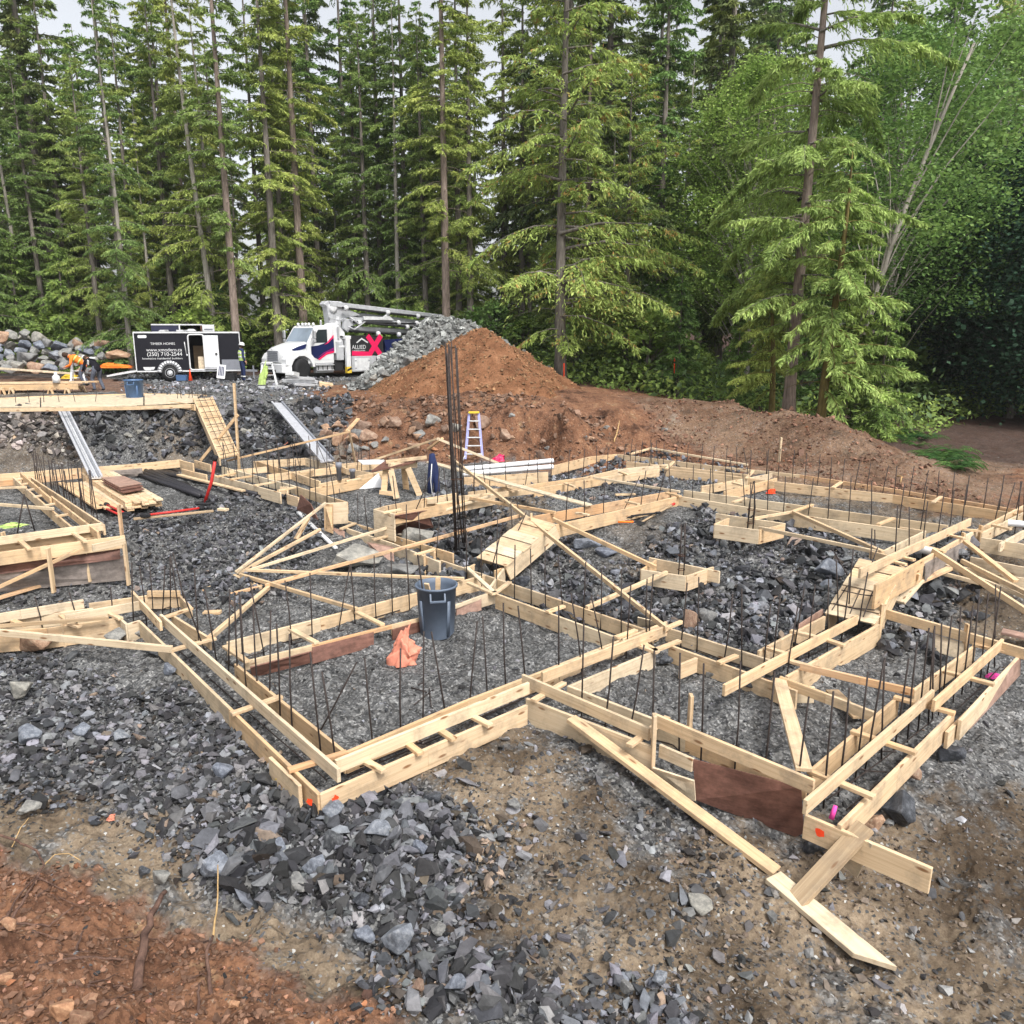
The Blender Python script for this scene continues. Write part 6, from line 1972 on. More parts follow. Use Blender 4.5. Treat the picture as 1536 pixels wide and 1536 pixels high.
# inside of the trailer
mb = MB(); mb.box((dxb - .16, .5, .75), (.28, .7, .62)); mb.build('shelf', M['plylight'], t)
mb = MB(); mb.box(((dxa + dxb) / 2 - .05, 1.5, 1.0), (.5, .3, 1.1)); mb.build('cabinet', M['old'], t)
# lettering
text('TIMBER HOMES', .155, 'dirtywhite', t, (tx(263), -.004, 1.62), sx=1.0)
text('www.xmodern.ca', .215, 'white', t, (tx(272), -.004, 1.325))
text('(250) 710-2544', .245, 'white', t, (tx(272), -.004, 1.12))
text('Innovative residential builders', .125, 'white', t, (tx(272), -.004, .965), sx=1.16)
mb = MB(); mb.prism(rrect(tx(211.5), 1.93, tx(224), 2.06, .05), -.006, -.001, 'Y'); mb.build('maker_badge', M['white'], t)
mb = MB(); mb.prism([(tx(215), .62), (tx(232), .62), (tx(230), .5), (tx(226), .5), (tx(226), .47), (tx(218), .47), (tx(218), .5), (tx(216.5), .5)], -.006, -.001, 'Y'); mb.build('corner_badge', M['dirtywhite'], t)
mb = MB(); mb.box((x0 + .2, .5, .34), (.05, .3, .3)); mb.build('jack_stand', M['greypaint'], t)
# lowered rear ramp
o = MB(); o.bar((x0 - .02, D / 2, z0 + .02), (tx(163), D / 2, .22), D - .2, .07); o.build('rear_ramp', M['dirtywhite'], t)
mb = MB(); mb.bar((x1, D / 2, .38), (tx(378), D / 2, .34), .1, .1); mb.bar((tx(372), D / 2, .0), (tx(372), D / 2, .6), .07, .07); mb.build('hitch', M['greypaint'], t)

# second trailer
YB = 40.8
q0 = PY(285, 560, YB); q0.z = 2.0
t = empty('cargo_trailer', q0, 'dark blue enclosed trailer parked behind the black one with its rear doors open', 'trailer', rz=R(15))
def ty(px): return (px - 285) / FPX * YB * .98
zt = PY(285, 487, YB).z - q0.z
mb = MB(); xa, xb = ty(237), ty(276)
mb.box(((xa + xb) / 2, .03, (.5 + zt) / 2), (xb - xa, .05, zt - .5)).box(((xa + ty(308)) / 2, 2.0, (.5 + zt) / 2), (ty(308) - xa, .05, zt - .5)).box(((xa + ty(308)) / 2, 1.0, zt + .02), (ty(308) - xa, 2.0, .04)).box(((xa + ty(308)) / 2, 1.0, .48), (ty(308) - xa, 2.0, .04)).box((xa, 1.0, (.5 + zt) / 2), (.04, 1.95, zt - .5))
mb.build('body', M['trailernavy'], t)
mb = MB(); mb.bar((xa, 0, zt), (ty(308), 0, zt), .05, .06); mb.bar((xb, -.01, .5), (xb, -.01, zt), .06, .08); mb.build('trim', M['dirtywhite'], t)
mb = MB(); mb.box((ty(306), .6, (.6 + zt) / 2), (.05, 1.2, zt - .6)); mb.build('inner_door', M['plyred'], t)
mb = MB(); mb.box(((ty(308) + ty(325)) / 2, -.05, (.5 + zt) / 2), (ty(325) - ty(308), .06, zt - .5)); mb.build('rear_door', M['dirtywhite'], t, bevel=.01)
mb = MB(); mb.box(((ty(311) + ty(322)) / 2, -.09, zt - .22), (.4, .02, .06)); mb.box(((ty(311) + ty(322)) / 2, -.09, zt - .4), (.4, .02, .03)); mb.build('door_hinge', M['greypaint'], t)
for k, sx in enumerate((ty(250), ty(264))):
    w_ = empty('wheel', (sx, .05, .36), None, None); w_.parent = t
    mb = MB(); mb.lathe([(.2, -.1), (.36, -.1), (.36, .1), (.2, .1)], (0, 0, 0), 20, ax='Y'); mb.build('tyre', M['black'], w_, True)
    mb = MB(); mb.lathe([(.01, -.1), (.2, -.11)], (0, 0, 0), 20, ax='Y'); mb.build('rim', M['alu'], w_, True)
for lab, a, b in (('white box on the roof line between the trailers, left', 238, 248), ('white box on the roof line between the trailers, right', 265, 275)):
    p = PY((a + b) / 2, 501, 39.9)
    mb = MB(); w = (b - a) / FPX * 41; mb.prism([(-w / 2 - (.25 if a == 238 else 0), -.05), (w / 2, -.05), (w / 2, .2), (-w / 2 + (.1 if a == 238 else 0), .2)], 0, .4, 'Y'); mb.box((0, .2, -1.2), (w * .8, .3, 2.3)); o = mb.build('white_crate', M['dirtywhite']); o.location = p; tag(o, lab, 'box')

# things by the trailer
def small(name, px, py, dims, mat, label, cat, y=37.0, bevel=.02, rz=0):
    p = PY(px, py, y); mb = MB(); mb.box((0, 0, dims[2] / 2), dims); mb.box((0, 0, dims[2]), (dims[0] * 1.05, dims[1] * 1.05, dims[2] * .12)); o = mb.build(name, M[mat], None, bevel=bevel); o.location = p; o.rotation_euler.z = rz
    return tag(o, label, cat)


small('blue_tote', 273.5, 571, (.45, .3, .24), 'bluebin', 'blue plastic tote on the ground behind the trailer wheel', 'tote')
small('black_case', 346, 570, (.5, .4, .3), 'black', 'black equipment case on the gravel in front of the trailer nose', 'case')
p = PY(286, 571, 36.9); mb = MB(); mb.lathe([(.10, 0), (.03, .32), (.025, .5)], n=12); o = mb.build('orange_cone', M['sprayred'], None, True); o.location = p; tag(o, 'thin orange cone under the open door of the trailer', 'cone')
p = PY(331, 568, 36.6)
t = empty('white_sign_board', p, 'white and blue lettered board leaning against the trailer beside the door', 'sign')
mb = MB(); mb.box((0, 0, .32), (.36, .03, .62)); b_ = mb.build('board', M['white'], t); mb = MB()
for k in range(4): mb.box((-.1 + k * .065, -.022, .34), (.04, .008, .42))
mb.build('blue_print', M['navy'], t); t.rotation_euler = (-.2, .12, .1)
for lab, px, w, ex in (('orange and yellow bags lying left of the workers', 103, .5, 560), ('orange tape roll heap beside the rear ramp', 170, 1.2, 552)):
    cloth_lump('orange_bag', PY(px, ex + 8 if px < 120 else ex, 36.5 if px < 120 else 39), w * 1.4, .3, .16, 'yellow' if px < 120 else 'orangevest', lab, 'bags', px)

# ---------------------------------------------------------------- concrete pump truck
FA = R(226)
fw = Vector((math.sin(FA), math.cos(FA), 0)); lf = Vector((-fw.y, fw.x, 0))
K = PY(428, 566, 37.3); K.z = 1.98
T0 = K - lf * 1.2
tr = empty('pump_truck', T0, 'white concrete pump truck with folded grey boom and crimson X on its side', 'pump truck', rz=math.atan2(fw.y, fw.x))
tr.scale = (.92, 1, 1)


def tb(name, mb, mat, smooth=False, bevel=0.0, parent=None):
    return mb.build(name, M[mat] if isinstance(mat, str) else [M[m_] for m_ in mat], parent or tr, smooth, bevel)


# hood: lofted sections
def loft(mb, secs, mi=0):
    n = len(secs[0]); b = len(mb.v)
    for s_ in secs: mb.v += [tuple(v) for v in s_]
    for i in range(len(secs) - 1):
        for k in range(n):
            a0, a1 = b + i * n + k, b + i * n + (k + 1) % n
            mb.f.append((a0, a1, a1 + n, a0 + n)); mb.m.append(mi)
    mb.f.append(tuple(b + k for k in range(n))[::-1]); mb.m.append(mi)
    e = b + (len(secs) - 1) * n
    mb.f.append(tuple(e + k for k in range(n))); mb.m.append(mi)


def sec(x, w, z0, z1, r=.18):
    pts = []
    for cy, cz, a0 in ((w - r, z1 - r, 0), (-w + r, z1 - r, 90)):
        for k in range(6):
            a_ = R(a0 + 18 * k); pts.append(Vector((x, cy + r * math.cos(a_), cz + r * math.sin(a_))))
    pts += [Vector((x, -w, z0)), Vector((x, w, z0))]
    return pts


mb = MB(); loft(mb, [sec(-.12, .58, .85, 1.42, .16), sec(-.30, .66, .8, 1.52, .2), sec(-.9, .85, .8, 1.68, .25), sec(-1.45, 1.0, .8, 1.80, .25)])
tb('hood', mb, 'white', True)
for sy in (-1, 1):
    mb = MB()
    out = [(-.10, .72), (-.10, 1.0), (-.28, 1.24), (-.62, 1.38), (-1.1, 1.40), (-1.5, 1.30), (-1.72, 1.05), (-1.76, .62), (-1.62, .62)]
    inn = [(-1.62 + .62 - .62 * math.cos(R(a_)), .58 + .62 * math.sin(R(a_))) for a_ in (0, 30, 60, 90, 120, 150, 180)]
    inn = [(-1.62 + .0 + .60 * (1 - math.cos(R(a_))), .60 + .56 * math.sin(R(a_))) for a_ in (15, 45, 75, 105, 135, 165)]
    poly = out + inn + [(-.42, .72)]
    mb.prism(poly, sy * .72, sy * 1.18, 'Y'); tb('fender', mb, 'white', False, .03)
    mb = MB(); mb.lathe([(.001, .0), (.17, .02), (.20, 0)], (0, 0, 0), 20, ax='X'); o = tb('headlight', mb, 'dirtywhite', True); o.location = (-.26, sy * .95, 1.13); o.scale = (1, 1.1, .55); o.rotation_euler = (0, -.5, sy * .35)
    mb = MB(); mb.lathe([(.28, -.13), (.49, -.16), (.52, -.1), (.52, .1), (.49, .16), (.28, .13)], (0, 0, 0), 28, ax='Y'); w_ = empty('wheel', (-1.03, sy * 1.0, .52), None, None); w_.parent = tr; w_.rotation_euler.z = .25
    mb.build('tyre', M['black'], w_, True); mb = MB(); mb.lathe([(.01, .04 * sy), (.12, .10 * sy), (.14, .02 * sy), (.28, .10 * sy)], (0, 0, 0), 24, ax='Y'); mb.build('rim', M['alu'], w_, True)
mb = MB(); mb.box((-.10, 0, 1.14), (.06, 1.06, .50)); tb('grille', mb, 'boom', False, .02)
mb = MB()
for k in range(6): mb.box((-.06, 0, .93 + k * .085), (.03, .98, .035))
tb('grille_bars', mb, 'greypaint')
mb = MB(); mb.box((-.04, 0, 1.46), (.04, .12, .07)); tb('hood_badge', mb, 'dirtywhite', False, .01)
mb = MB(); mb.prism([(.06, -1.05), (.10, -.6), (.10, .6), (.06, 1.05), (-.35, 1.2), (-.42, 1.2), (-.42, -1.2), (-.35, -1.2)], .38, .80, 'Z'); tb('bumper', mb, 'white', False, .03)
mb = MB()
for yy in (-.3, -.12, 0, .12, .3): mb.box((.103, yy, .72), (.02, .10, .05))
mb.box((.10, 0, .47), (.03, 1.0, .12)); tb('bumper_slots', mb, 'dark')
# cab
cabp = [(-1.42, .75), (-1.42, 1.72), (-1.95, 2.46), (-2.1, 2.54), (-2.85, 2.56), (-2.95, 2.46), (-2.95, .75)]
mb = MB(); mb.prism(cabp, -1.1, 1.1, 'Y'); tb('cab', mb, 'white', False, .05)
mb = MB()
n_ = Vector((.74, 0, .53)).normalized()
a0, a1 = Vector((-1.455, 0, 1.78)), Vector((-1.915, 0, 2.42))
vs = [a0 + Vector((0, -.98, 0)), a0 + Vector((0, .98, 0)), a1 + Vector((0, .9, 0)), a1 + Vector((0, -.9, 0))]
vs = [v + n_ * .012 for v in vs]
mb.add(vs + [v - n_ * .03 for v in vs], [(0, 1, 2, 3), (7, 6, 5, 4), (0, 4, 5, 1), (1, 5, 6, 2), (2, 6, 7, 3), (3, 7, 4, 0)]); tb('windshield', mb, 'windshield')
for sy in (-1, 1):
    d_ = empty('door', (0, 0, 0), None, None); d_.parent = tr
    y_ = sy * 1.104
    mb = MB(); mb.prism([(-1.62, .95), (-1.62, 1.74), (-2.0, 2.40), (-2.62, 2.42), (-2.66, .95)], y_ - .008, y_ + .008, 'Y'); mb.build('door_panel', M['white'], d_, bevel=.004)
    mb = MB(); mb.prism([(-1.72, 1.74), (-1.80, 1.98), (-2.04, 2.34), (-2.56, 2.36), (-2.56, 1.74)], y_ - .014, y_ + .014, 'Y'); mb.build('door_window', M['glass'], d_)
    mb = MB(); mb.prism([(-1.60, 1.12), (-1.60, 1.58), (-2.0, 1.62), (-2.5, 1.75), (-2.94, 2.02), (-2.94, 1.30), (-2.5, 1.18), (-2.0, .96)], y_ - .018, y_ + .018, 'Y'); mb.build('navy_stripe', M['navy'], d_)
    mb = MB(); mb.prism([(-2.35, 1.64), (-2.5, 1.72), (-2.94, 2.10), (-2.94, 1.98), (-2.6, 1.72)], y_ - .02, y_ + .02, 'Y'); mb.prism([(-1.95, .98), (-2.5, 1.30), (-2.94, 1.36), (-2.94, 1.28), (-2.5, 1.19), (-2.05, .94)], y_ - .021, y_ + .021, 'Y'); mb.build('crimson_stripe', M['magenta'], d_)
    mb = MB(); mb.prism([(-1.9, 1.02), (-2.3, 1.28), (-2.94, 1.52), (-2.94, 1.37), (-2.5, 1.31)], y_ - .019, y_ + .019, 'Y'); mb.build('purple_stripe', M['purple'], d_)
    m_ = empty('mirror', (0, 0, 0), None, None); m_.parent = tr
    mb = MB(); mb.tube([(-1.7, sy * 1.1, 2.35), (-1.62, sy * 1.42, 2.3), (-1.62, sy * 1.42, 1.75), (-1.72, sy * 1.12, 1.7)], .022, 8); mb.build('mirror_arm', M['alu'], m_, True)
    mb = MB(); mb.box((-1.62, sy * 1.42, 2.12), (.12, .20, .38)); mb.box((-1.62, sy * 1.42, 1.83), (.12, .18, .16)); mb.build('mirror_head', M['alu'], m_, bevel=.03)
mb = MB()
for sy in (-1, 1): mb.prism([(-1.44, 1.50), (-.75, 1.36), (-.6, 1.44), (-.9, 1.56), (-1.44, 1.70)], sy * .93 - .05, sy * .93 + .05, 'Y')
tb('hood_stripe', mb, 'navy')
mb = MB()
for yy in (-.7, -.3, 0, .3, .7): mb.lathe([(.07, 0), (.07, .10), (.04, .14), (.001, .145)], (-2.05, yy, 2.53), 10)
tb('roof_lights', mb, 'white', True)
mb = MB(); mb.lathe([(.05, 0), (.05, .22), (.03, .25)], (-2.5, .7, 2.55), 10); tb('air_horn', mb, 'alu', True)
mb = MB()
mb.prism([(-2.95, 2.0), (-2.95, 2.6), (-3.25, 2.68), (-3.75, 2.2), (-3.6, 1.2), (-3.0, 1.2)], .2, 1.0, 'Y'); mb.prism([(-2.95, 2.0), (-2.95, 2.5), (-3.5, 2.3), (-3.5, 1.4)], -1.0, .2, 'Y')
tb('sleeper_fairing', mb, 'white', False, .05)
mb = MB(); mb.box((-2.35, 1.1, .70), (1.1, .12, .06)); mb.box((-2.35, 1.12, .45), (1.0, .12, .05)); mb.box((-2.35, .95, .55), (1.0, .3, .42)); tb('side_steps', mb, 'alu', False, .01)
mb = MB()
for k in range(4): mb.box((-1.95 - k * .27, 1.12, .57), (.03, .04, .26))
tb('step_brackets', mb, 'black')
# chassis, pump body
mb = MB(); mb.box((-5.4, .42, .82), (8.4, .12, .28)); mb.box((-5.4, -.42, .82), (8.4, .12, .28)); mb.box((-3.3, 0, .65), (.5, 1.9, .5)); tb('chassis', mb, 'black', False, .01)
for xx in (-6.9, -8.2):
    for sy in (-1, 1):
        w_ = empty('wheel', (xx, sy * .95, .52), None, None); w_.parent = tr
        mb = MB(); mb.lathe([(.28, -.25), (.49, -.27), (.52, -.2), (.52, .2), (.49, .27), (.28, .25)], (0, 0, 0), 26, ax='Y'); mb.build('tyre', M['black'], w_, True)
        mb = MB(); mb.lathe([(.01, .1 * sy), (.14, .2 * sy), (.28, .22 * sy)], (0, 0, 0), 22, ax='Y'); mb.build('rim', M['alu'], w_, True)
for sy in (-1, 1):
    g_ = empty('outrigger', (0, 0, 0), None, None); g_.parent = tr
    mb = MB(); mb.box((-3.72, sy * 1.17, 1.30), (.26, .18, 1.45)); mb.box((-3.72, sy * 1.0, 1.98), (.40, .5, .16)); mb.box((-3.50, sy * 1.0, 1.55), (.5, .12, .10)); mb.build('outrigger_leg', M['white'], g_, bevel=.015)
    mb = MB(); mb.box((-3.72, sy * 1.17, .43), (.27, .185, .30)); mb.build('hazard_sleeve', M['yellow'], g_)
    mb = MB(); mb.prism([(-3.59, .36), (-3.59, .46), (-3.85, .56), (-3.85, .46)], sy * 1.265 - .003, sy * 1.265 + .003, 'Y'); mb.build('hazard_stripe', M['black'], g_)
mb = MB(); mb.box((-4.7, 1.05, .70), (1.55, .35, .75)); mb.box((-4.7, -1.05, .70), (1.55, .35, .75)); tb('tool_box', mb, 'boom', False, .02)
mb = MB(); mb.box((-4.55, 1.232, .68), (.95, .01, .60)); tb('tool_box_door', mb, 'dirtywhite', False, .004)
mb = MB()
for xx in (-4.15, -5.0):
    for zz in (.5, .86): mb.box((xx, 1.24, zz), (.10, .02, .04))
mb.box((-5.12, 1.24, .62), (.08, .03, .14)); tb('tool_box_latches', mb, 'greypaint')
mb = MB(); mb.box((-4.95, 0, 1.55), (2.2, 2.26, .86)); mb.box((-4.7, 0, 2.02), (2.6, 2.2, .07)); tb('pump_deck', mb, 'black', False, .02)
mb = MB(); mb.box((-7.2, 0, 1.45), (2.0, 2.2, .75)); mb.prism([(-6.1, 1.85), (-8.3, 1.95), (-8.3, 1.4), (-6.3, 1.1)], 1.101, 1.13, 'Y'); tb('rear_panel', mb, 'navy', False, .01)
# crimson X with its tail
y_ = 1.135
mb = MB()
def strip(p, q, w):
    d = Vector((q[0] - p[0], 0, q[1] - p[1])).normalized(); s_ = Vector((-d.z, 0, d.x)) * (w / 2)
    P0, P1 = Vector((p[0], y_, p[1])), Vector((q[0], y_, q[1]))
    vs = [P0 + s_, P1 + s_, P1 - s_, P0 - s_]
    mb.add([v + Vector((0, .012, 0)) for v in vs] + vs, [(0, 1, 2, 3), (7, 6, 5, 4), (0, 4, 5, 1), (1, 5, 6, 2), (2, 6, 7, 3), (3, 7, 4, 0)])
strip((-5.02, 2.06), (-5.85, 1.10), .27)
y_ = 1.150
strip((-5.88, 2.06), (-5.15, 1.20), .27)
y_ = 1.142
strip((-4.0, 1.22), (-5.25, 1.16), .22)
tb('crimson_x', mb, 'magenta')
mb = MB(); mb.bar((-5.55, 1.15, .98), (-5.95, 1.15, 1.1), .04, .15); tb('tail_lamp', mb, 'dirtywhite')
text('ALLIED', .28, 'dirtywhite', tr, (-4.02, 1.137, 1.42), (math.pi / 2, 0, math.pi), 'LEFT', .003)
text('CONCRETE PUMPING', .085, 'dirtywhite', tr, (-4.02, 1.137, 1.31), (math.pi / 2, 0, math.pi), 'LEFT', .003)
mb = MB(); rp = [(-4.35, 1.70), (-4.65, 1.88), (-5.0, 1.70), (-5.06, 1.74), (-4.65, 1.96), (-4.29, 1.74)]; mb.prism(rp, 1.132, 1.142, 'Y'); tb('roof_emblem', mb, 'dirtywhite')
# boom: turret, four folded sections
mb = MB(); mb.lathe([(.55, 2.0), (.5, 2.3), (.38, 2.5), (.36, 3.0)], (-3.9, -.2, 0), 20); tb('turret', mb, 'boom', True)
mb = MB(); mb.prism([(-3.3, 3.42), (-3.1, 3.55), (-3.3, 3.72), (-4.2, 3.70), (-4.6, 3.35), (-5.4, 3.05), (-4.4, 2.9), (-3.8, 2.5), (-3.4, 2.6)], -.35, .15, 'Y'); tb('boom_knuckle', mb, 'boom', False, .03)
mb = MB(); mb.lathe([(.26, -.42), (.26, .22), (.16, .26)], (-3.62, 0, 3.42), 20, ax='Y'); tb('knuckle_pin', mb, 'dirtywhite', True)
def boom(a, b, w, h0, h1, y0):
    mb = MB(); L = b[0] - a[0]
    mb.prism([(a[0], a[1] + h0 / 2), (b[0], b[1] + h1 / 2), (b[0], b[1] - h1 / 2), (a[0], a[1] - h0 / 2)], y0 - w / 2, y0 + w / 2, 'Y')
    tb('boom_section', mb, 'boom', False, .02)
boom((-3.4, 3.58), (-11.9, 3.0), .34, .24, .18, .10)
boom((-3.9, 3.18), (-11.4, 2.6), .30, .26, .20, -.25)
boom((-4.6, 2.86), (-10.8, 2.5), .26, .22, .16, .25)
boom((-4.3, 2.42), (-10.6, 2.20), .26, .26, .18, .05)
mb = MB(); mb.prism([(-5.3, 3.0), (-6.6, 2.98), (-6.8, 3.1), (-6.9, 3.12), (-7.3, 2.82), (-5.3, 2.82)], .4, .52, 'Y'); tb('boom_bracket', mb, 'dirtywhite', False, .01)
mb = MB()
mb.tube([(-4.0, .45, 3.40), (-11.7, .45, 2.84)], .05, 8).tube([(-4.6, .52, 2.72), (-11.0, .5, 2.62)], .05, 8).tube([(-5.2, .52, 2.70), (-10.6, .5, 2.32)], .05, 8).tube([(-4.4, .4, 2.28), (-10.4, .4, 2.02)], .06, 8)
tb('hydraulic_pipes', mb, 'black', True)
for k, (xx, zz) in enumerate([(-4.2, 3.38), (-6.9, 3.2), (-9.0, 3.05), (-7.6, 2.7), (-8.9, 2.68), (-8.2, 2.48), (-6.2, 2.14), (-7.6, 2.1), (-5.0, 2.68)]):
    mb = MB(); mb.lathe([(.10, -.1), (.13, -.05), (.13, .05), (.10, .1)], (xx, .5, zz), 12, ax='X'); tb('pipe_clamp', mb, 'white', True)
mb = MB(); mb.tube([(-4.4, .55, 2.95), (-4.9, .6, 2.6), (-5.3, .6, 2.75), (-4.6, .6, 2.35), (-4.2, .6, 2.5)], .04, 8).tube([(-3.3, .3, 2.8), (-3.1, .5, 2.95), (-3.7, .5, 2.78), (-4.3, .4, 2.85)], .035, 8); tb('hoses', mb, 'boom', True)
mb = MB(); mb.prism([(-4.1, 2.9), (-4.5, 2.85), (-4.9, 2.62), (-4.5, 2.5), (-4.3, 2.2), (-4.05, 2.4)], .25, .45, 'Y'); tb('elbow_plate', mb, 'boom', False, .02)
mb = MB(); mb.box((-3.35, .9, 1.35), (.45, .3, .9)); mb.tube([(-3.3, 1.0, 1.9), (-3.25, 1.1, 2.5)], .06, 10); tb('engine_stack', mb, 'boom', False, .02)
mb = MB(); mb.box((-4.0, 0, .10), (.6, 2.6, .08)); tb('outrigger_pad', mb, 'black')

# aluminium frames and rolling steps in front of the truck
p = PY(402, 579, 34.5)
stepladder('white folding step stand on the gravel before the truck bumper', p, .95, .72, .15, 3, 'white', 'white', 'step_stand', 'white', .5)
cloth_lump('safety_vest', PY(393, 577, 34.3), .3, .25, .62, 'lime', 'lime safety vest draped on the white step stand', 'vest', 12)
G = 'stacked aluminium frames'
for k, (a, b, w, h, lab) in enumerate([((424, 571), (475, 572), .5, .12, 'longest aluminium frame on the pile before the truck'), ((430, 566), (470, 568), .4, .1, 'upper aluminium frame of the pile'), ((440, 576), (478, 578), .45, .1, 'front aluminium frame of the pile'), ((388, 582), (428, 580), .3, .12, 'grey tube frame lying before the step stand'), ((434, 560), (443, 562), .3, .16, 'small white box on top of the aluminium pile')]):
    a, b = PY(a[0], a[1], 34 - k * .2), PY(b[0], b[1], 34.5 - k * .2)
    t = empty('aluminium_frame', a, lab, 'frame', G)
    d = b - a; s_ = Vector((-d.y, d.x, 0)).normalized() * w / 2
    mb = MB(); mb.bar(s_, d + s_, .07, h).bar(-s_, d - s_, .07, h); mb.build('rail', M['alu' if k != 4 else 'white'], t, bevel=.005)
    mb = MB()
    for q in range(5): mb.bar(d * (q / 4) - s_, d * (q / 4) + s_, .05, h * .7)
    mb.build('rung', M['alu' if k != 4 else 'white'], t)
mb = MB(); mb.box((0, 0, 0), (.55, .4, .16)); o = mb.build('wood_block', M['pine'], None, bevel=.01); o.location = PY(489, 577, 33.6); o.rotation_euler = (.1, .15, .3); tag(o, 'pale wooden block lying at the end of the aluminium pile', 'block')
for lab, a, b in (('orange road stake standing behind the mound, left', (846, 560), (846, 545)), ('orange road stake standing behind the mound, right', (1012, 545), (1012, 536))):
    p = PY(*a, 33); mb = MB(); mb.tube([(0, 0, -.4), PY(*b, 33) - p], .022, 8); o = mb.build('road_stake', M['sprayred'], None, True); o.location = p; tag(o, lab, 'stake')


# ---------------------------------------------------------------- people
def figure(label, loc, rz, J, E, mats, H=1.8, vest=None, helmet=None, cap=None, hair=None):
    """J: joint name -> (x, y, z, r); E: (a, b, material index). Grown as one skinned body"""
    names = list(J)
    verts = [Vector(J[n][:3]) for n in names]; rad = [J[n][3] for n in names]
    edges = [(names.index(a), names.index(b)) for a, b, _ in E]
    hand_v = []
    for hn, fn, dirs in (('handL', 'L', 1), ('handR', 'R', -1)):
        h = J[hn]; e = J['elbow' + fn]
        d = (Vector(h[:3]) - Vector(e[:3])).normalized()
        s_ = d.cross(Vector((0, 0, 1))); s_ = s_.normalized() if s_.length > .1 else Vector((1, 0, 0))
        for q in range(5):
            off = (q - 1.5) * .019 if q < 4 else -.045
            ln = [.07, .085, .08, .06, .05][q]
            b0 = len(verts)
            p0 = Vector(h[:3]) + s_ * off + d * (.02 if q < 4 else -.02)
            verts += [p0 + d * ln * .5 + s_ * (off * .2), p0 + d * ln + Vector((0, 0, -.01)) + s_ * (off * .3)]
            rad += [.010, .008]
            edges += [(names.index(hn), b0), (b0, b0 + 1)]
    me = bpy.data.meshes.new('person_cage'); me.from_pydata(verts, edges, [])
    ob = bpy.data.objects.new('person_cage', me); COL.objects.link(ob)
    md = ob.modifiers.new('skin', 'SKIN'); md.use_smooth_shade = True
    ob.modifiers.new('sub', 'SUBSURF').levels = 1
    sv = me.skin_vertices[0].data if me.skin_vertices else None
    if sv is None:
        bm = bmesh.new(); bm.from_mesh(me); bm.verts.layers.skin.verify(); bm.to_mesh(me); bm.free(); sv = me.skin_vertices[0].data
    for k, r_ in enumerate(rad): sv[k].radius = (r_, r_ * (.8 if k < len(names) and names[k] in ('chest', 'belly', 'pelvis', 'shoulders') else 1)); sv[k].use_root = False
    sv[names.index('pelvis')].use_root = True
    bpy.context.view_layer.update()
    dg = bpy.context.evaluated_depsgraph_get()
    body = bpy.data.meshes.new_from_object(ob.evaluated_get(dg))
    bpy.data.objects.remove(ob)
    body.materials.clear()
    for m_ in mats: body.materials.append(M[m_])
    segs = [(Vector(J[a][:3]), Vector(J[b][:3]), mi, J[a][3], J[b][3]) for a, b, mi in E]
    vs = [v.co.copy() for v in body.vertices]
    for pl in body.polygons:
        c = pl.center; best = (9, 0)
        for a, b, mi, ra, rb in segs:
            d = b - a; t_ = max(0, min(1, (c - a).dot(d) / max(d.length_squared, 1e-9)))
            dd = (c - a - d * t_).length - (ra * (1 - t_) + rb * t_)
            if dd < best[0]: best = (dd, mi)
        hd = min((c - Vector(J['handL'][:3])).length, (c - Vector(J['handR'][:3])).length)
        pl.material_index = 0 if hd < .10 else best[1]
        pl.use_smooth = True
    o = link('person', body, None); o.location = loc; o.rotation_euler.z = rz
    tag(o, label, 'person')
    hdv = Vector(J['head'][:3]); nk = Vector(J['neck'][:3]); up = (hdv - nk).normalized()
    fwd = Vector((1, 0, 0)) - up * up.x; fwd = fwd.normalized() if fwd.length > .05 else Vector((0, 0, -1)); sd = up.cross(fwd)
    rot = Matrix((fwd, sd, up)).transposed()
    def dome(name, mat, r_, zc, brim, col=None):
        mb = MB(); b = 0
        mb.lathe([(r_ * 1.0, 0), (r_ * 1.0, .03), (r_ * .93, .075), (r_ * .7, .115), (r_ * .3, .135), (.001, .138)], n=18)
        if brim == 'full': mb.lathe([(r_ * 1.25, -.005), (r_ * 1.0, .012), (r_ * .98, .0)], n=18)
        if brim == 'peak': mb.prism([(r_ * .8, -.075), (r_ * 1.7, -.05), (r_ * 1.75, .05), (r_ * .8, .075)], 0, .012, 'Z')
        x = mb.build(name, M[mat], o, True); x.matrix_basis = Matrix.Translation(hdv + up * zc) @ rot.to_4x4(); return x
    if hair:
        mb = MB(); mb.lathe([(.09, -.10), (.103, -.03), (.10, .04), (.07, .10), (.001, .118)], n=16); x = mb.build('hair', M[hair], o, True); x.matrix_basis = Matrix.Translation(hdv - fwd * .012 + up * .0) @ rot.to_4x4()
    if helmet: dome('helmet', helmet, .125, .02, 'full')
    if cap: dome('cap', cap, .108, .03, 'peak')
    # face
    mb = MB()
    for sy in (-1, 1): mb.lathe([(.001, -.006), (.010, 0), (.001, .006)], (.098, sy * .033, .0), 8, ax='X')
    mb.box((.100, 0, -.062), (.008, .045, .008)); x = mb.build('face_features', M['hair'], o); x.matrix_basis = Matrix.Translation(hdv) @ rot.to_4x4()
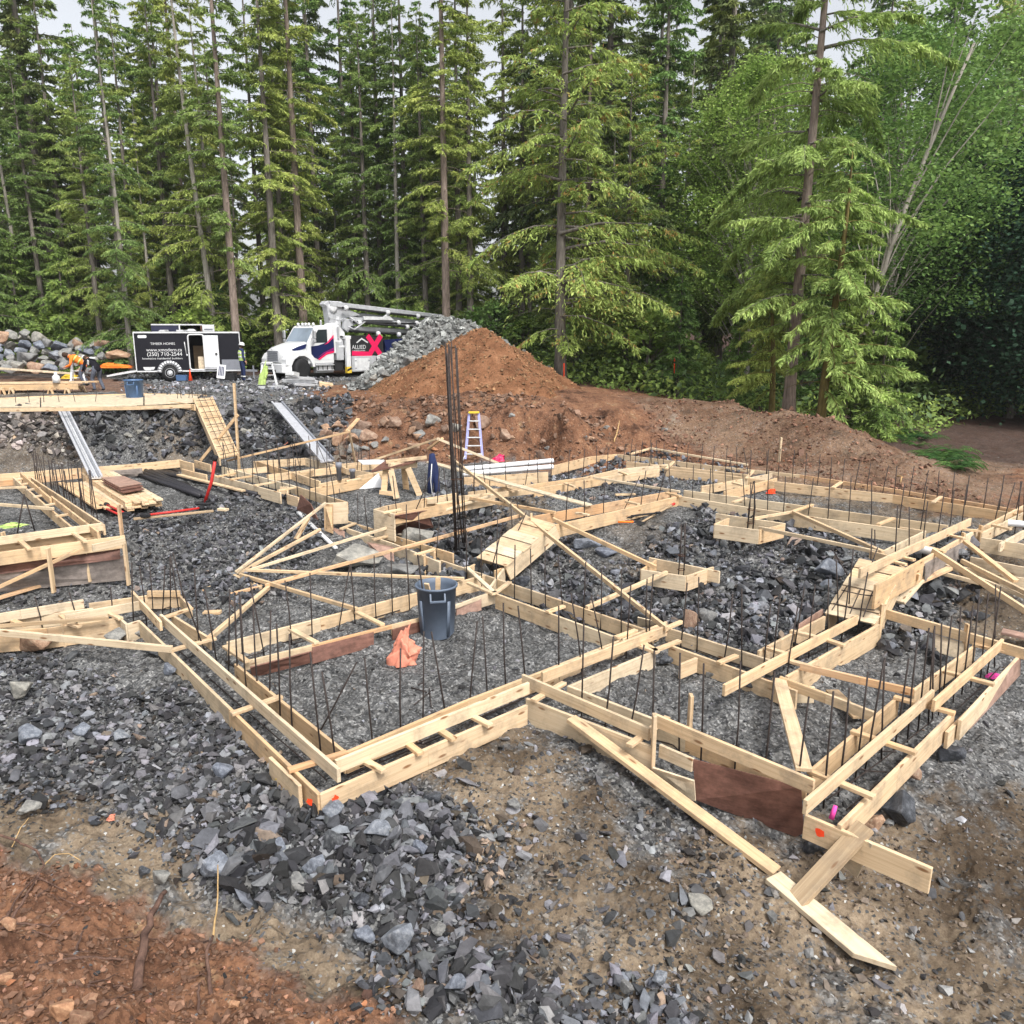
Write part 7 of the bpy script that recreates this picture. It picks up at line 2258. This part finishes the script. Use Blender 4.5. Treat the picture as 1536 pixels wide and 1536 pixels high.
    if vest:
        vm, band = vest
        a, b = Vector(J['belly'][:3]), Vector(J['shoulders'][:3])
        ax = (b - a).normalized(); s2 = Vector((0, 1, 0)); f2 = s2.cross(ax)
        rm = Matrix((f2, s2, ax)).transposed()
        L = (b - a).length
        mb = MB(); pr = [(-.12, .175), (0, .175), (L * .5, .185), (L * .85, .19), (L * 1.02, .13)]
        for z_, r_ in pr:
            pass
        mb.lathe([(r_, z_) for z_, r_ in pr], n=20, open_=True)
        x = mb.build('vest', M[vm], o, True); x.matrix_basis = Matrix.Translation(a) @ rm.to_4x4() @ Matrix.Diagonal((.82, 1.08, 1, 1))
        for z_ in (.02, L * .55):
            mb = MB(); r_ = .192 if z_ < .1 else .198; mb.lathe([(r_ * .97, z_), (r_, z_ + .005), (r_, z_ + .05), (r_ * .97, z_ + .055)], n=20, open_=True)
            y_2 = mb.build('reflective_band', M[band], x, True)
    return o


EDG = [('pelvis', 'belly', 1), ('belly', 'chest', 1), ('chest', 'shoulders', 1), ('shoulders', 'neck', 0), ('neck', 'head', 0), ('head', 'crown', 0), ('head', 'nose', 0),
       ('shoulders', 'shL', 1), ('shL', 'elbowL', 1), ('elbowL', 'handL', 1), ('shoulders', 'shR', 1), ('shR', 'elbowR', 1), ('elbowR', 'handR', 1),
       ('pelvis', 'hipL', 2), ('hipL', 'kneeL', 2), ('kneeL', 'ankL', 2), ('ankL', 'toeL', 3), ('pelvis', 'hipR', 2), ('hipR', 'kneeR', 2), ('kneeR', 'ankR', 2), ('ankR', 'toeR', 3)]
J = dict(pelvis=(0, 0, .96, .155), belly=(0, 0, 1.10, .145), chest=(0, 0, 1.30, .165), shoulders=(0, 0, 1.45, .12), neck=(.01, 0, 1.53, .06), head=(.03, 0, 1.66, .098), crown=(.02, 0, 1.73, .08), nose=(.125, 0, 1.65, .018),
         shL=(0, .19, 1.43, .07), elbowL=(.0, .26, 1.15, .05), handL=(.20, .20, .98, .04), shR=(0, -.19, 1.43, .07), elbowR=(-.02, -.27, 1.15, .05), handR=(.08, -.28, .90, .04),
         hipL=(0, .10, .90, .11), kneeL=(.02, .12, .50, .075), ankL=(0, .13, .09, .055), toeL=(.16, .15, .05, .045), hipR=(0, -.10, .90, .11), kneeR=(.02, -.12, .50, .075), ankR=(0, -.13, .09, .055), toeR=(.16, -.16, .05, .045))
p = PY(365.5, 573, 37.6)
w1 = figure('person in white hard hat and lime vest standing between trailer and truck', p, R(35), J, EDG, ['skin', 'navycloth', 'navycloth', 'boot'], vest=('lime', 'silver'), helmet='white', hair='hair')
mb = MB()
for sy in (-1, 1): mb.lathe([(.080, 0), (.082, .05)], (0, sy * .125, .24), 14, open_=True)
mb.build('ankle_band', M['silver'], w1, True)
# two men bending over the table
JB = dict(pelvis=(-.12, 0, .88, .155), belly=(.0, 0, .98, .15), chest=(.18, 0, 1.10, .165), shoulders=(.32, 0, 1.17, .12), neck=(.41, 0, 1.20, .06), head=(.54, 0, 1.24, .098), crown=(.60, 0, 1.28, .08), nose=(.60, 0, 1.15, .018),
          shL=(.30, .19, 1.13, .07), elbowL=(.36, .25, .86, .05), handL=(.58, .16, .78, .04), shR=(.30, -.19, 1.13, .07), elbowR=(.34, -.25, .86, .05), handR=(.55, -.14, .76, .04),
          hipL=(-.10, .10, .84, .11), kneeL=(.08, .14, .47, .075), ankL=(-.06, .15, .09, .055), toeL=(.10, .17, .05, .045), hipR=(-.10, -.10, .84, .11), kneeR=(.04, -.14, .47, .075), ankR=(-.18, -.15, .09, .055), toeR=(-.02, -.17, .05, .045))
p = PY(147, 587, 31.0)
w2 = figure('person in black hooded top and pale cap bending beside the trestle table', p, R(150), JB, EDG, ['skin', 'blackcloth', 'denim', 'boot'], cap='dirtywhite', hair='hair')
mb = MB(); mb.lathe([(.001, 0), (.12, .004)], (0, 0, 0), 18); x = mb.build('back_print', M['white'], w2); x.location = (.12, 0, 1.262); x.scale = (.5, 1, 1); x.rotation_euler = (0, -.5, 0)
mb = MB(); mb.box((0, 0, 0), (.10, .17, .02)); x = mb.build('side_print', M['white'], w2); x.location = (.16, .167, 1.10); x.rotation_euler = (1.45, -.4, 0)
p = PY(126, 580, 32.2)
w3 = figure('person in orange vest bending over behind the one in black', p, R(200), JB, EDG, ['skin', 'orangevest', 'denim', 'boot'], vest=('orangevest', 'lime'), hair='hair')
p = PY(117, 575, 32.0)
stepladder('small white stepladder behind the person in the orange vest', p, 1.0, .5, .3, 3, 'white', 'white', 'stepladder', 'white', .4)

# ---------------------------------------------------------------- trees
def frames(D, droop_n):
    pass


def conifer(name, H, Rmax, base, n_br, seed, leaf_len, leaf_w, twigs, per, hang, up=.15, shape=.8, tr=.22, dead=0, gap=.25, fan=1.0, wob=.0):
    """trunk and crown meshes. Branches leave the trunk, curve and droop; side twigs carry narrow hanging sprays"""
    rs = np.random.RandomState(seed)
    # trunk
    mb = MB()
    pts, rr = [], []
    for k in range(15):
        t = k / 14
        pts.append((math.sin(t * 5 + seed) * wob * (t ** .5), math.cos(t * 4 + seed) * wob * (t ** .5), t * H)); rr.append(tr * (1 - t) ** .85 + .012)
    rr[0] *= 1.35
    mb.tube(pts, rr, 10)
    for k in range(dead):
        z = H * rs.uniform(.10, max(base, .55)); a = rs.uniform(0, 6.283); L = rs.uniform(.5, 1.0) * Rmax * .7
        d = Vector((math.cos(a), math.sin(a), 0))
        mb.tube([(d * (L * s_) + Vector((0, 0, z + up * L * s_ * .6 - .35 * L * s_ * s_)))[:] for s_ in (0, .35, .7, 1)], [.018, .012, .008, .004], 4)
    V, Fc = [], []
    # branches
    zs = []
    for k in range(n_br):
        t = base + (1 - base) * ((k + rs.rand()) / n_br) ** .9
        zs.append(t)
    leafV = []
    for t in zs:
        rel = (t - base) / (1 - base)
        prof = (min(1, (rel + .12) / .22) if base > .02 else 1) * (1 - rel) ** shape
        a = rs.uniform(0, 6.283)
        cl = float(vnoise(np.array([t * 7.0 + seed * 3.3]), np.array([a * .8 + seed]))[0]) + .5
        L = Rmax * prof * rs.uniform(.5, 1.2) * (.25 + 1.35 * cl) + .25
        if rs.rand() < gap * .8: continue
        d = np.array([math.cos(a), math.sin(a), 0.]); s_ = np.array([-d[1], d[0], 0.])
        z0 = t * H
        u = up * rs.uniform(.4, 1.5) + (rel - .3) * .5
        dr = hang * rs.uniform(.5, 1.7) * L * .38
        def at(q): return d * L * q + np.array([0, 0, z0 + u * L * q - dr * q ** 2.0]) + s_ * (math.sin(q * 3 + a * 5) * .05 * L)
        bp = [at(q) for q in (0, .3, .6, .85, 1)]
        mb.tube([tuple(x) for x in bp], [max(.012, .016 * L), .013 * L * .8 + .005, .012, .008, .004], 4, 1, False)
        nt = max(5, int(twigs * L / Rmax))
        q = rs.uniform(.03, 1.0, nt) ** .85
        P0 = np.stack([at(v) for v in q])
        side = np.where(np.arange(nt) % 2 == 0, 1, -1)
        tl = (.34 * L * (1.05 - q) + .18) * rs.uniform(.6, 1.2, nt) * fan
        tang = np.stack([at(v + .03) - at(v - .03) for v in q]); tang /= np.linalg.norm(tang, axis=1)[:, None]
        dirn = tang * rs.uniform(.45, .9, nt)[:, None] + s_[None] * side[:, None] * rs.uniform(.5, .95, nt)[:, None] + np.array([0, 0, -1.0]) * rs.uniform(.05, .35, nt)[:, None] * hang
        dirn /= np.linalg.norm(dirn, axis=1)[:, None]
        # sprays along each twig
        m = per
        f = (np.arange(m) + .6) / m
        base_p = P0[:, None, :] + dirn[:, None, :] * (tl[:, None] * f[None])[..., None] + np.array([0, 0, -1.0]) * ((tl[:, None] * f[None]) ** 2 * .35 * hang)[..., None]
        base_p = base_p.reshape(-1, 3)
        dd = np.repeat(dirn, m, axis=0)
        k = len(base_p)
        rv = rs.normal(0, 1, (k, 3))
        ld = dd * .75 + rv * .38 + np.array([0, 0, -1.0]) * rs.uniform(.15, .8, k)[:, None] * hang
        ld /= np.linalg.norm(ld, axis=1)[:, None]
        wv = np.cross(ld, np.array([0, 0, 1.0]) * .6 + rs.normal(0, .55, (k, 3))); wv /= (np.linalg.norm(wv, axis=1)[:, None] + 1e-6)
        ln = leaf_len * rs.uniform(.55, 1.25, k)[:, None]; lw = leaf_w * rs.uniform(.6, 1.2, k)[:, None]
        q4 = np.stack([base_p - ld * ln * .1, base_p + ld * ln * .38 + wv * lw * .5, base_p + ld * ln, base_p + ld * ln * .45 - wv * lw * .5], 1)
        leafV.append(q4)
    LV = np.concatenate(leafV)
    k = len(LV)
    me_l = np_mesh(name + '_crown', LV.reshape(-1, 3), np.arange(k * 4).reshape(-1, 4), 4)
    me_t = mb.mesh(name + '_trunk', True)
    return me_t, me_l


def broad(name, H, Rr, seed, n_cl, per, leaf, tr=.2, lean=0.0, z_from=.3, tall=1.0):
    rs = np.random.RandomState(seed)
    mb = MB()
    top = np.array([lean * H, 0, H * .8])
    pts = [(lean * H * t * (.6 + .4 * t), math.sin(t * 4 + seed) * .12, H * .85 * t) for t in np.linspace(0, 1, 9)]
    mb.tube(pts, [tr * (1 - k / 9) + .03 for k in range(9)], 9)
    LV = []
    for k in range(n_cl):
        t = rs.uniform(z_from, 1.0); z = H * t
        a = rs.uniform(0, 6.283); r_ = Rr * (math.sin(math.pi * min(1, (t - z_from * .6) / (1 - z_from * .6) * .92 + .08)) ** .6) * rs.uniform(.25, 1.0) ** .6
        c = np.array([lean * z * (.6 + .4 * t) + math.cos(a) * r_, math.sin(a) * r_, z])
        if rs.rand() < .22:
            q = pts[max(1, min(8, int(t * 8) - 1))]
            mid = ((q[0] + c[0]) / 2, (q[1] + c[1]) / 2, (q[2] + c[2]) / 2 + .3)
            mb.tube([q, mid, tuple(c)], [.035, .02, .006], 4, 0, False)
        sz = rs.uniform(.5, 1.15) * Rr * .30
        m = per
        off = rs.normal(0, 1, (m, 3)) * np.array([1, 1, .42]) * sz * .6
        off[:, 2] -= (off[:, 0] ** 2 + off[:, 1] ** 2) * .25
        p0 = c + off
        nrm = rs.normal(0, .55, (m, 3)) + np.array([0, 0, 1.0]); nrm /= np.linalg.norm(nrm, axis=1)[:, None]
        u = np.cross(nrm, rs.normal(0, 1, (m, 3))); u /= np.linalg.norm(u, axis=1)[:, None]; v = np.cross(nrm, u)
        s_ = leaf * rs.uniform(.6, 1.3, m)[:, None]
        LV.append(np.stack([p0 - u * s_, p0 - v * s_ * .75 + u * s_ * .1, p0 + u * s_, p0 + v * s_ * .75 + u * s_ * .1], 1))
    LV = np.concatenate(LV); k = len(LV)
    return mb.mesh(name + '_trunk', True), np_mesh(name + '_crown', LV.reshape(-1, 3), np.arange(k * 4).reshape(-1, 4), 4)


PR = {}
PR['hem1'] = (conifer('hemlock', 24, 2.7, .10, 150, 1, .22, .065, 44, 11, .85, .12, .55, .24, 14, .35), 'bark', 'leaf_light')
PR['hem2'] = (conifer('hemlock', 22, 2.3, .06, 135, 2, .21, .06, 40, 11, .95, .15, .6, .17, 12, .3, 1.0, .12), 'barkpale', 'leaf_light')
PR['pole1'] = (conifer('fir', 27, 2.5, .22, 140, 3, .22, .065, 40, 11, .85, .14, .5, .24, 34, .45), 'barkred', 'leaf_light')
PR['pole2'] = (conifer('fir', 28, 2.2, .34, 120, 4, .22, .07, 38, 10, .85, .14, .5, .22, 40, .45), 'bark', 'leaf_mid')
PR['yellow'] = (conifer('cedar', 22, 3.9, .10, 130, 5, .22, .07, 52, 11, 1.0, .30, .45, .24, 22, .25, 1.1, .15), 'bark', 'leaf_yellow')
PR['cedar'] = (conifer('cedar', 22, 3.7, .17, 100, 6, .21, .055, 90, 13, 1.1, .30, .50, .22, 20, .12, .85, .1), 'barkred', 'leaf_cedar')
PR['cedar2'] = (conifer('cedar', 9, 2.5, .20, 46, 16, .20, .055, 70, 12, 1.2, .2, .7, .16, 14, .12, .85, .1), 'moss', 'leaf_cedar')
PR['dark1'] = (conifer('fir', 25, 4.2, .10, 170, 7, .30, .10, 50, 10, .8, .12, .6, .34, 20, .15), 'bark', 'leaf_dark')
PR['dark2'] = (conifer('fir', 27, 3.8, .22, 150, 8, .30, .10, 46, 10, .9, .1, .55, .32, 24, .2), 'bark', 'leaf_dark')
PR['mid1'] = (conifer('fir', 24, 3.6, .08, 150, 9, .27, .09, 48, 10, 1.0, .12, .6, .28, 16, .2), 'bark', 'leaf_mid')
PR['young'] = (conifer('fir', 8, 2.5, .03, 80, 10, .30, .09, 42, 7, .8, .1, .9, .12, 0, .05), 'bark', 'leaf_mid')
PR['maple1'] = (broad('maple', 17, 4.8, 11, 320, 125, .082, .18), 'barkpale', 'leaf_broad')
PR['maple2'] = (broad('maple', 14, 5.2, 12, 320, 80, .12, .22, 0, .12), 'bark', 'leaf_broaddark')
PR['lean'] = (broad('alder', 15, 3.0, 13, 90, 75, .08, .11, .22, .45), 'barkpale', 'leaf_broad')
PR['bush'] = (broad('shrub', 2.6, 1.6, 14, 70, 40, .09, .04, 0, .1), 'bark', 'leaf_mid')
for k_, (mm, bk, lf_) in PR.items():
    mm[0].materials.append(M[bk]); mm[0].materials.append(M['bark' if bk != 'moss' else 'moss']); mm[1].materials.append(M[lf_])
n_tree = 0


def tree(kind, x, y, z, s, rz, label, group, cat='tree', lx=0.0, ly=0.0, name=None, sz=None):
    global n_tree
    mm, bk, lf_ = PR[kind]
    nm = name or {'hem': 'hemlock_tree', 'pol': 'fir_tree', 'yel': 'cedar_tree', 'ced': 'cedar_tree', 'dar': 'fir_tree', 'mid': 'fir_tree', 'you': 'young_fir', 'map': 'maple_tree', 'lea': 'alder_tree', 'bus': 'shrub'}[kind[:3]]
    r_ = bpy.data.objects.new(nm, None); COL.objects.link(r_); r_.location = (x, y, z - .15); r_.scale = (s, s, sz or s); r_.rotation_euler = (lx, ly, rz)
    tag(r_, label, cat, group)
    a = bpy.data.objects.new('trunk', mm[0]); COL.objects.link(a); a.parent = r_
    b = bpy.data.objects.new('crown', mm[1]); COL.objects.link(b); b.parent = r_
    n_tree += 1
    return r_


def gy(px, y):
    r = ray(px, 500); x = r.x / r.y * y
    return x, y, gz(x, y)


G = 'trees of the forest edge'
for kind, px, y, s, rz, lean, lab in [
        ('dark1', 92, 50, 1.05, 1, -.02, 'big dark fir with a thick grey trunk at the far left of the forest edge'),
        ('hem2', 192, 41.5, .82, 2, -.035, 'slim hemlock with a pale thin trunk left of the black trailer'),
        ('hem1', 150, 44, .66, .3, 0, 'bushy light green hemlock behind the boulder heap'),
        ('hem1', 262, 47.5, .85, 3, 0, 'hemlock with a bare grey trunk behind the left end of the trailers'),
        ('hem2', 324, 44.5, 1.02, .5, -.045, 'tall hemlock leaning left over the trailers with bare pale branches'),
        ('pole1', 354, 43, .92, 4, 0, 'fir with a thick fluted trunk right behind the standing worker'),
        ('hem1', 417, 44, .98, 5, -.02, 'hemlock with a smooth trunk just left of the boom knuckle'),
        ('pole1', 456, 45.5, 1.0, 1.3, 0, 'straight fir with reddish trunk behind the boom knuckle'),
        ('pole2', 482, 52, .95, 2.2, 0, 'thin fir behind and right of the reddish fir'),
        ('pole2', 528, 55, .98, 5.2, 0, 'slender grey fir above the middle of the folded boom'),
        ('hem2', 600, 48, .9, 4.4, 0, 'mossy hemlock with twin looking trunk right of the boom'),
        ('pole2', 612, 50, .9, 1.8, 0, 'dark trunked fir close behind the mossy hemlock'),
        ('pole1', 670, 45, 1.0, 3.7, 0, 'tall straight fir rising behind the soil cone on its left'),
        ('hem1', 706, 47, .9, .9, 0, 'hemlock with a bent grey trunk behind the peak of the soil cone'),
        ('mid1', 640, 54, .9, 3.1, 0, 'green fir standing back between the straight firs'),
        ('yellow', 842, 34.5, .98, 1.0, 0, 'cedar with yellowing orange tipped branches right of the soil cone'),
        ('dark2', 905, 42, .95, 2.5, 0, 'dark fir behind the yellowing cedar'),
        ('yellow', 938, 37, .62, 4.0, 0, 'smaller yellowish cedar at the left of the mound'),
        ('mid1', 985, 41, .85, 5.0, 0, 'dense olive fir between the two big cedars'),
        ('dark1', 1075, 44, 1.0, .4, 0, 'dark fir behind the big green cedar on its left'),
        ('cedar', 1192, 27.6, .95, .9, .02, 'big green cedar with layered hanging sprays on top of the mound'),
        ('cedar2', 1166, 28.6, .72, 2.1, .06, 'mossy thick trunk standing close behind the big green cedar'),
        ('cedar2', 1243, 26.2, 1.02, 4.6, .07, 'short leaning cedar right of the big green cedar on the mound'),
        ('lean', 1268, 29.5, 1.02, 0, 0, 'slender pale alder leaning right above the short cedar'),
        ('maple1', 1330, 37, .95, 1.0, 0, 'bright green maple filling the upper right behind the alder'),
        ('maple1', 1470, 41, 1.05, 3.0, 0, 'bright green maple at the upper right corner'),
        ('maple1', 1120, 38, .85, 2.0, 0, 'bright green maple showing left of the big green cedar'),
        ('maple2', 1420, 43, .95, 4.0, 0, 'dark leaved maple overhanging the right side'),
        ('maple2', 1530, 38, .9, 5.5, 0, 'dark leaved maple at the right edge'),
        ('maple2', 1610, 36, 1.0, 2.5, 0, 'dark leaved maple beyond the right edge'),
        ('young', 30, 46, .9, 1.0, 0, 'young dark fir behind the left end of the boulder heap'),
        ('young', 100, 45, .85, 2.0, 0, 'young fir behind the middle of the boulder heap'),
        ('young', 330, 47, .6, 3.0, 0, 'young fir behind the trailers'),
        ('young', 585, 49, .6, 3.5, 0, 'young yellow green fir behind the rock pile'),
        ('young', 1020, 34, .62, 4.0, 0, 'young fir at the left end of the mound'),
        ('young', 1110, 31, .5, 5.0, 0, 'young fir on the mound left of the big green cedar'),
        ('young', 1330, 28.5, .62, 5.0, 0, 'young fir right of the short leaning cedar'),
        ('young', 1290, 30, .8, 1.4, 0, 'young fir behind the short leaning cedar')]:
    x, yy, z = gy(px, y)
    tree(kind, x, yy, z, s, rz, lab, G, lx=0, ly=lean)

rt = random.Random(21)
G = 'trees standing deeper in the forest'
LB = {'dark1': 'dense dark fir', 'dark2': 'bare trunked dark fir', 'mid1': 'mid green fir', 'pole2': 'thin bare trunked fir', 'hem1': 'light green hemlock'}
WHERE = [(40, 'far left beyond the thick grey trunk'), (200, 'behind the boulder heap'), (360, 'behind the trailers'), (520, 'behind the pump truck cab'), (640, 'behind the folded boom'), (780, 'behind the soil cone'), (920, 'behind the yellowing cedar'), (1080, 'between the two big cedars'), (1260, 'behind the big green cedar'), (1420, 'behind the bright green maples'), (9999, 'at the dark right end of the forest')]
ROWS = ['just inside the forest', 'second row in', 'third row in', 'far back', 'farthest back']


def where(px): return next(w for m_, w in WHERE if px < m_)


for k in range(26):
    y = rt.uniform(43, 52); px = -40 + (k + rt.uniform(.1, .9)) * (1120 / 26)
    if px > 800: y = rt.uniform(40, 47)
    elif px > 190: y = rt.uniform(46.5, 53)
    x, yy, z = gy(px, y)
    kd = rt.choice(['hem1', 'hem2', 'pole2', 'hem2', 'pole1', 'hem1'])
    tree(kd, x, yy, z, rt.uniform(.62, 1.0), rt.uniform(0, 6.28), '%s %s' % ({'hem1': 'slender light green hemlock', 'hem2': 'slender pale trunked hemlock', 'pole2': 'thin bare trunked fir', 'pole1': 'slender reddish trunked fir'}[kd], where(px)), 'slender trees of the front rank', ly=rt.uniform(-.03, .03))
for row, (y0, n, sp) in enumerate([(50, 17, 84), (57, 17, 96), (64, 18, 104), (73, 18, 120), (84, 16, 150)]):
    for k in range(n):
        y = y0 + rt.uniform(-3, 3)
        px = -90 + (k + rt.uniform(.15, .85)) * (1716 / n)
        x, yy, z = gy(px, y)
        kd = rt.choice(['dark1', 'dark2', 'hem1', 'mid1', 'pole2', 'mid1'] if row else ['dark2', 'mid1', 'pole2', 'hem1', 'hem1', 'mid1'])
        tree(kd, x, yy, z, rt.uniform(.85, 1.12) * (.92 if px < 700 else 1.0), rt.uniform(0, 6.28), '%s %s, %s' % (LB[kd], where(px), ROWS[row]), G, sz=None)
# low shrubs and ferns along the edge
G = 'shrubs along the forest edge'
for k in range(34):
    px = rt.uniform(-60, 1600)
    y = rt.uniform(43.5, 50) if px < 800 else rt.uniform(34, 44)
    if px > 1330: y = rt.uniform(36, 48)
    x, yy, z = gy(px, y)
    tree('bush', x, yy, z, rt.uniform(.7, 1.5), rt.uniform(0, 6), 'leafy green shrub %s, at the forest edge' % where(px), G, 'shrub')


def fern_mesh(seed):
    rs = np.random.RandomState(seed); LV = []
    for k in range(16):
        a = rs.uniform(0, 6.283); L = rs.uniform(.5, .95); d = np.array([math.cos(a), math.sin(a), 0.]); s_ = np.array([-d[1], d[0], 0.])
        for q in np.linspace(.12, 1, 16):
            c = d * L * q + np.array([0, 0, .75 * L * q - .65 * L * q * q])
            w = .17 * math.sin(math.pi * min(1, q * .85 + .12)) * L
            for sd in (-1, 1):
                e = c + s_ * sd * w + d * w * .35 + np.array([0, 0, -.03])
                LV.append([c - d * .018, c + (e - c) * .5 - d * .018, e, c + (e - c) * .5 + d * .022])
    LV = np.array(LV); k = len(LV)
    me = np_mesh('fern_fronds', LV.reshape(-1, 3), np.arange(k * 4).reshape(-1, 4), 4); me.materials.append(M['fern'])
    return me


FM = [fern_mesh(k) for k in range(3)]
for k in range(22):
    if k < 22: q_ = rt.random(); a_ = 1330 + 115 * q_; p = PG(a_, 655 + 62 * q_ - rt.uniform(2, 26))
    else: p = PG(rt.uniform(1400, 1536), rt.uniform(630, 650))
    o = bpy.data.objects.new('fern', FM[k % 3]); COL.objects.link(o); o.location = p; o.rotation_euler.z = rt.uniform(0, 6); s_ = rt.uniform(.55, 1.0); o.scale = (s_, s_, s_ * 1.4)
    tag(o, 'bright green fern at the right foot of the mound', 'fern', 'ferns at the foot of the mound')


def undergrowth(name, n, seed, label, mat, size, f_ok, hmax):
    rs = np.random.RandomState(seed)
    an = np.radians(rs.uniform(-40, 40, n)); rad = rs.uniform(27, 66, n)
    x, y = np.sin(an) * rad, np.cos(an) * rad
    px = 768 + 1230 * np.tan(an)
    lim = np.interp(px, [-200, 150, 240, 560, 700, 860, 1000, 1200, 1300, 1420, 1540, 1700], [45, 45, 46, 45.5, 39, 34.5, 31.5, 29.8, 28.0, 31, 39, 39])
    k = (y > lim + fbm(x, y, .5, 3) * 1.2) & (fbm(x, y, .35, 3) > f_ok)
    x, y = x[k], y[k]; m = len(x)
    z = gzs(x, y) + rs.rand(m) ** 1.3 * hmax * (0.35 + np.clip(fbm(x, y, .8, 2) + .5, 0, 1.2))
    nrm = rs.normal(0, .6, (m, 3)) + np.array([0, -.3, .8]); nrm /= np.linalg.norm(nrm, axis=1)[:, None]
    u = np.cross(nrm, rs.normal(0, 1, (m, 3))); u /= np.linalg.norm(u, axis=1)[:, None]; v = np.cross(nrm, u)
    s_ = size * rs.uniform(.6, 1.4, m)[:, None]; p0 = np.stack([x, y, z], 1)
    LV = np.stack([p0 - u * s_, p0 - v * s_ * .5, p0 + u * s_, p0 + v * s_ * .5], 1)
    o = link(name, np_mesh(name, LV.reshape(-1, 3), np.arange(m * 4).reshape(-1, 4), 4), M[mat])
    return tag(o, label, 'undergrowth', kind='stuff')


undergrowth('undergrowth', 90000, 3, 'low dark salal and brush covering the forest floor', 'leaf_mid', .11, -.25, .95)
undergrowth('brush', 30000, 4, 'taller dark brush between the trunks', 'leaf_dark', .14, -.02, 1.9)


# ---------------------------------------------------------------- air
mb = MB(); mb.box((0, 40, 19), (190, 130, 44))
me_h = mb.mesh('haze'); hm = bpy.data.materials.new('haze'); hm.use_nodes = True
hn = hm.node_tree.nodes; hn.clear()
pv = hn.new('ShaderNodeVolumePrincipled'); pv.inputs['Color'].default_value = (.93, .95, .97, 1); pv.inputs['Density'].default_value = .00035; pv.inputs['Anisotropy'].default_value = .2
ho = hn.new('ShaderNodeOutputMaterial'); hm.node_tree.links.new(pv.outputs[0], ho.inputs['Volume'])
me_h.materials.append(hm)
tag(link('haze', me_h, None), kind='stuff')
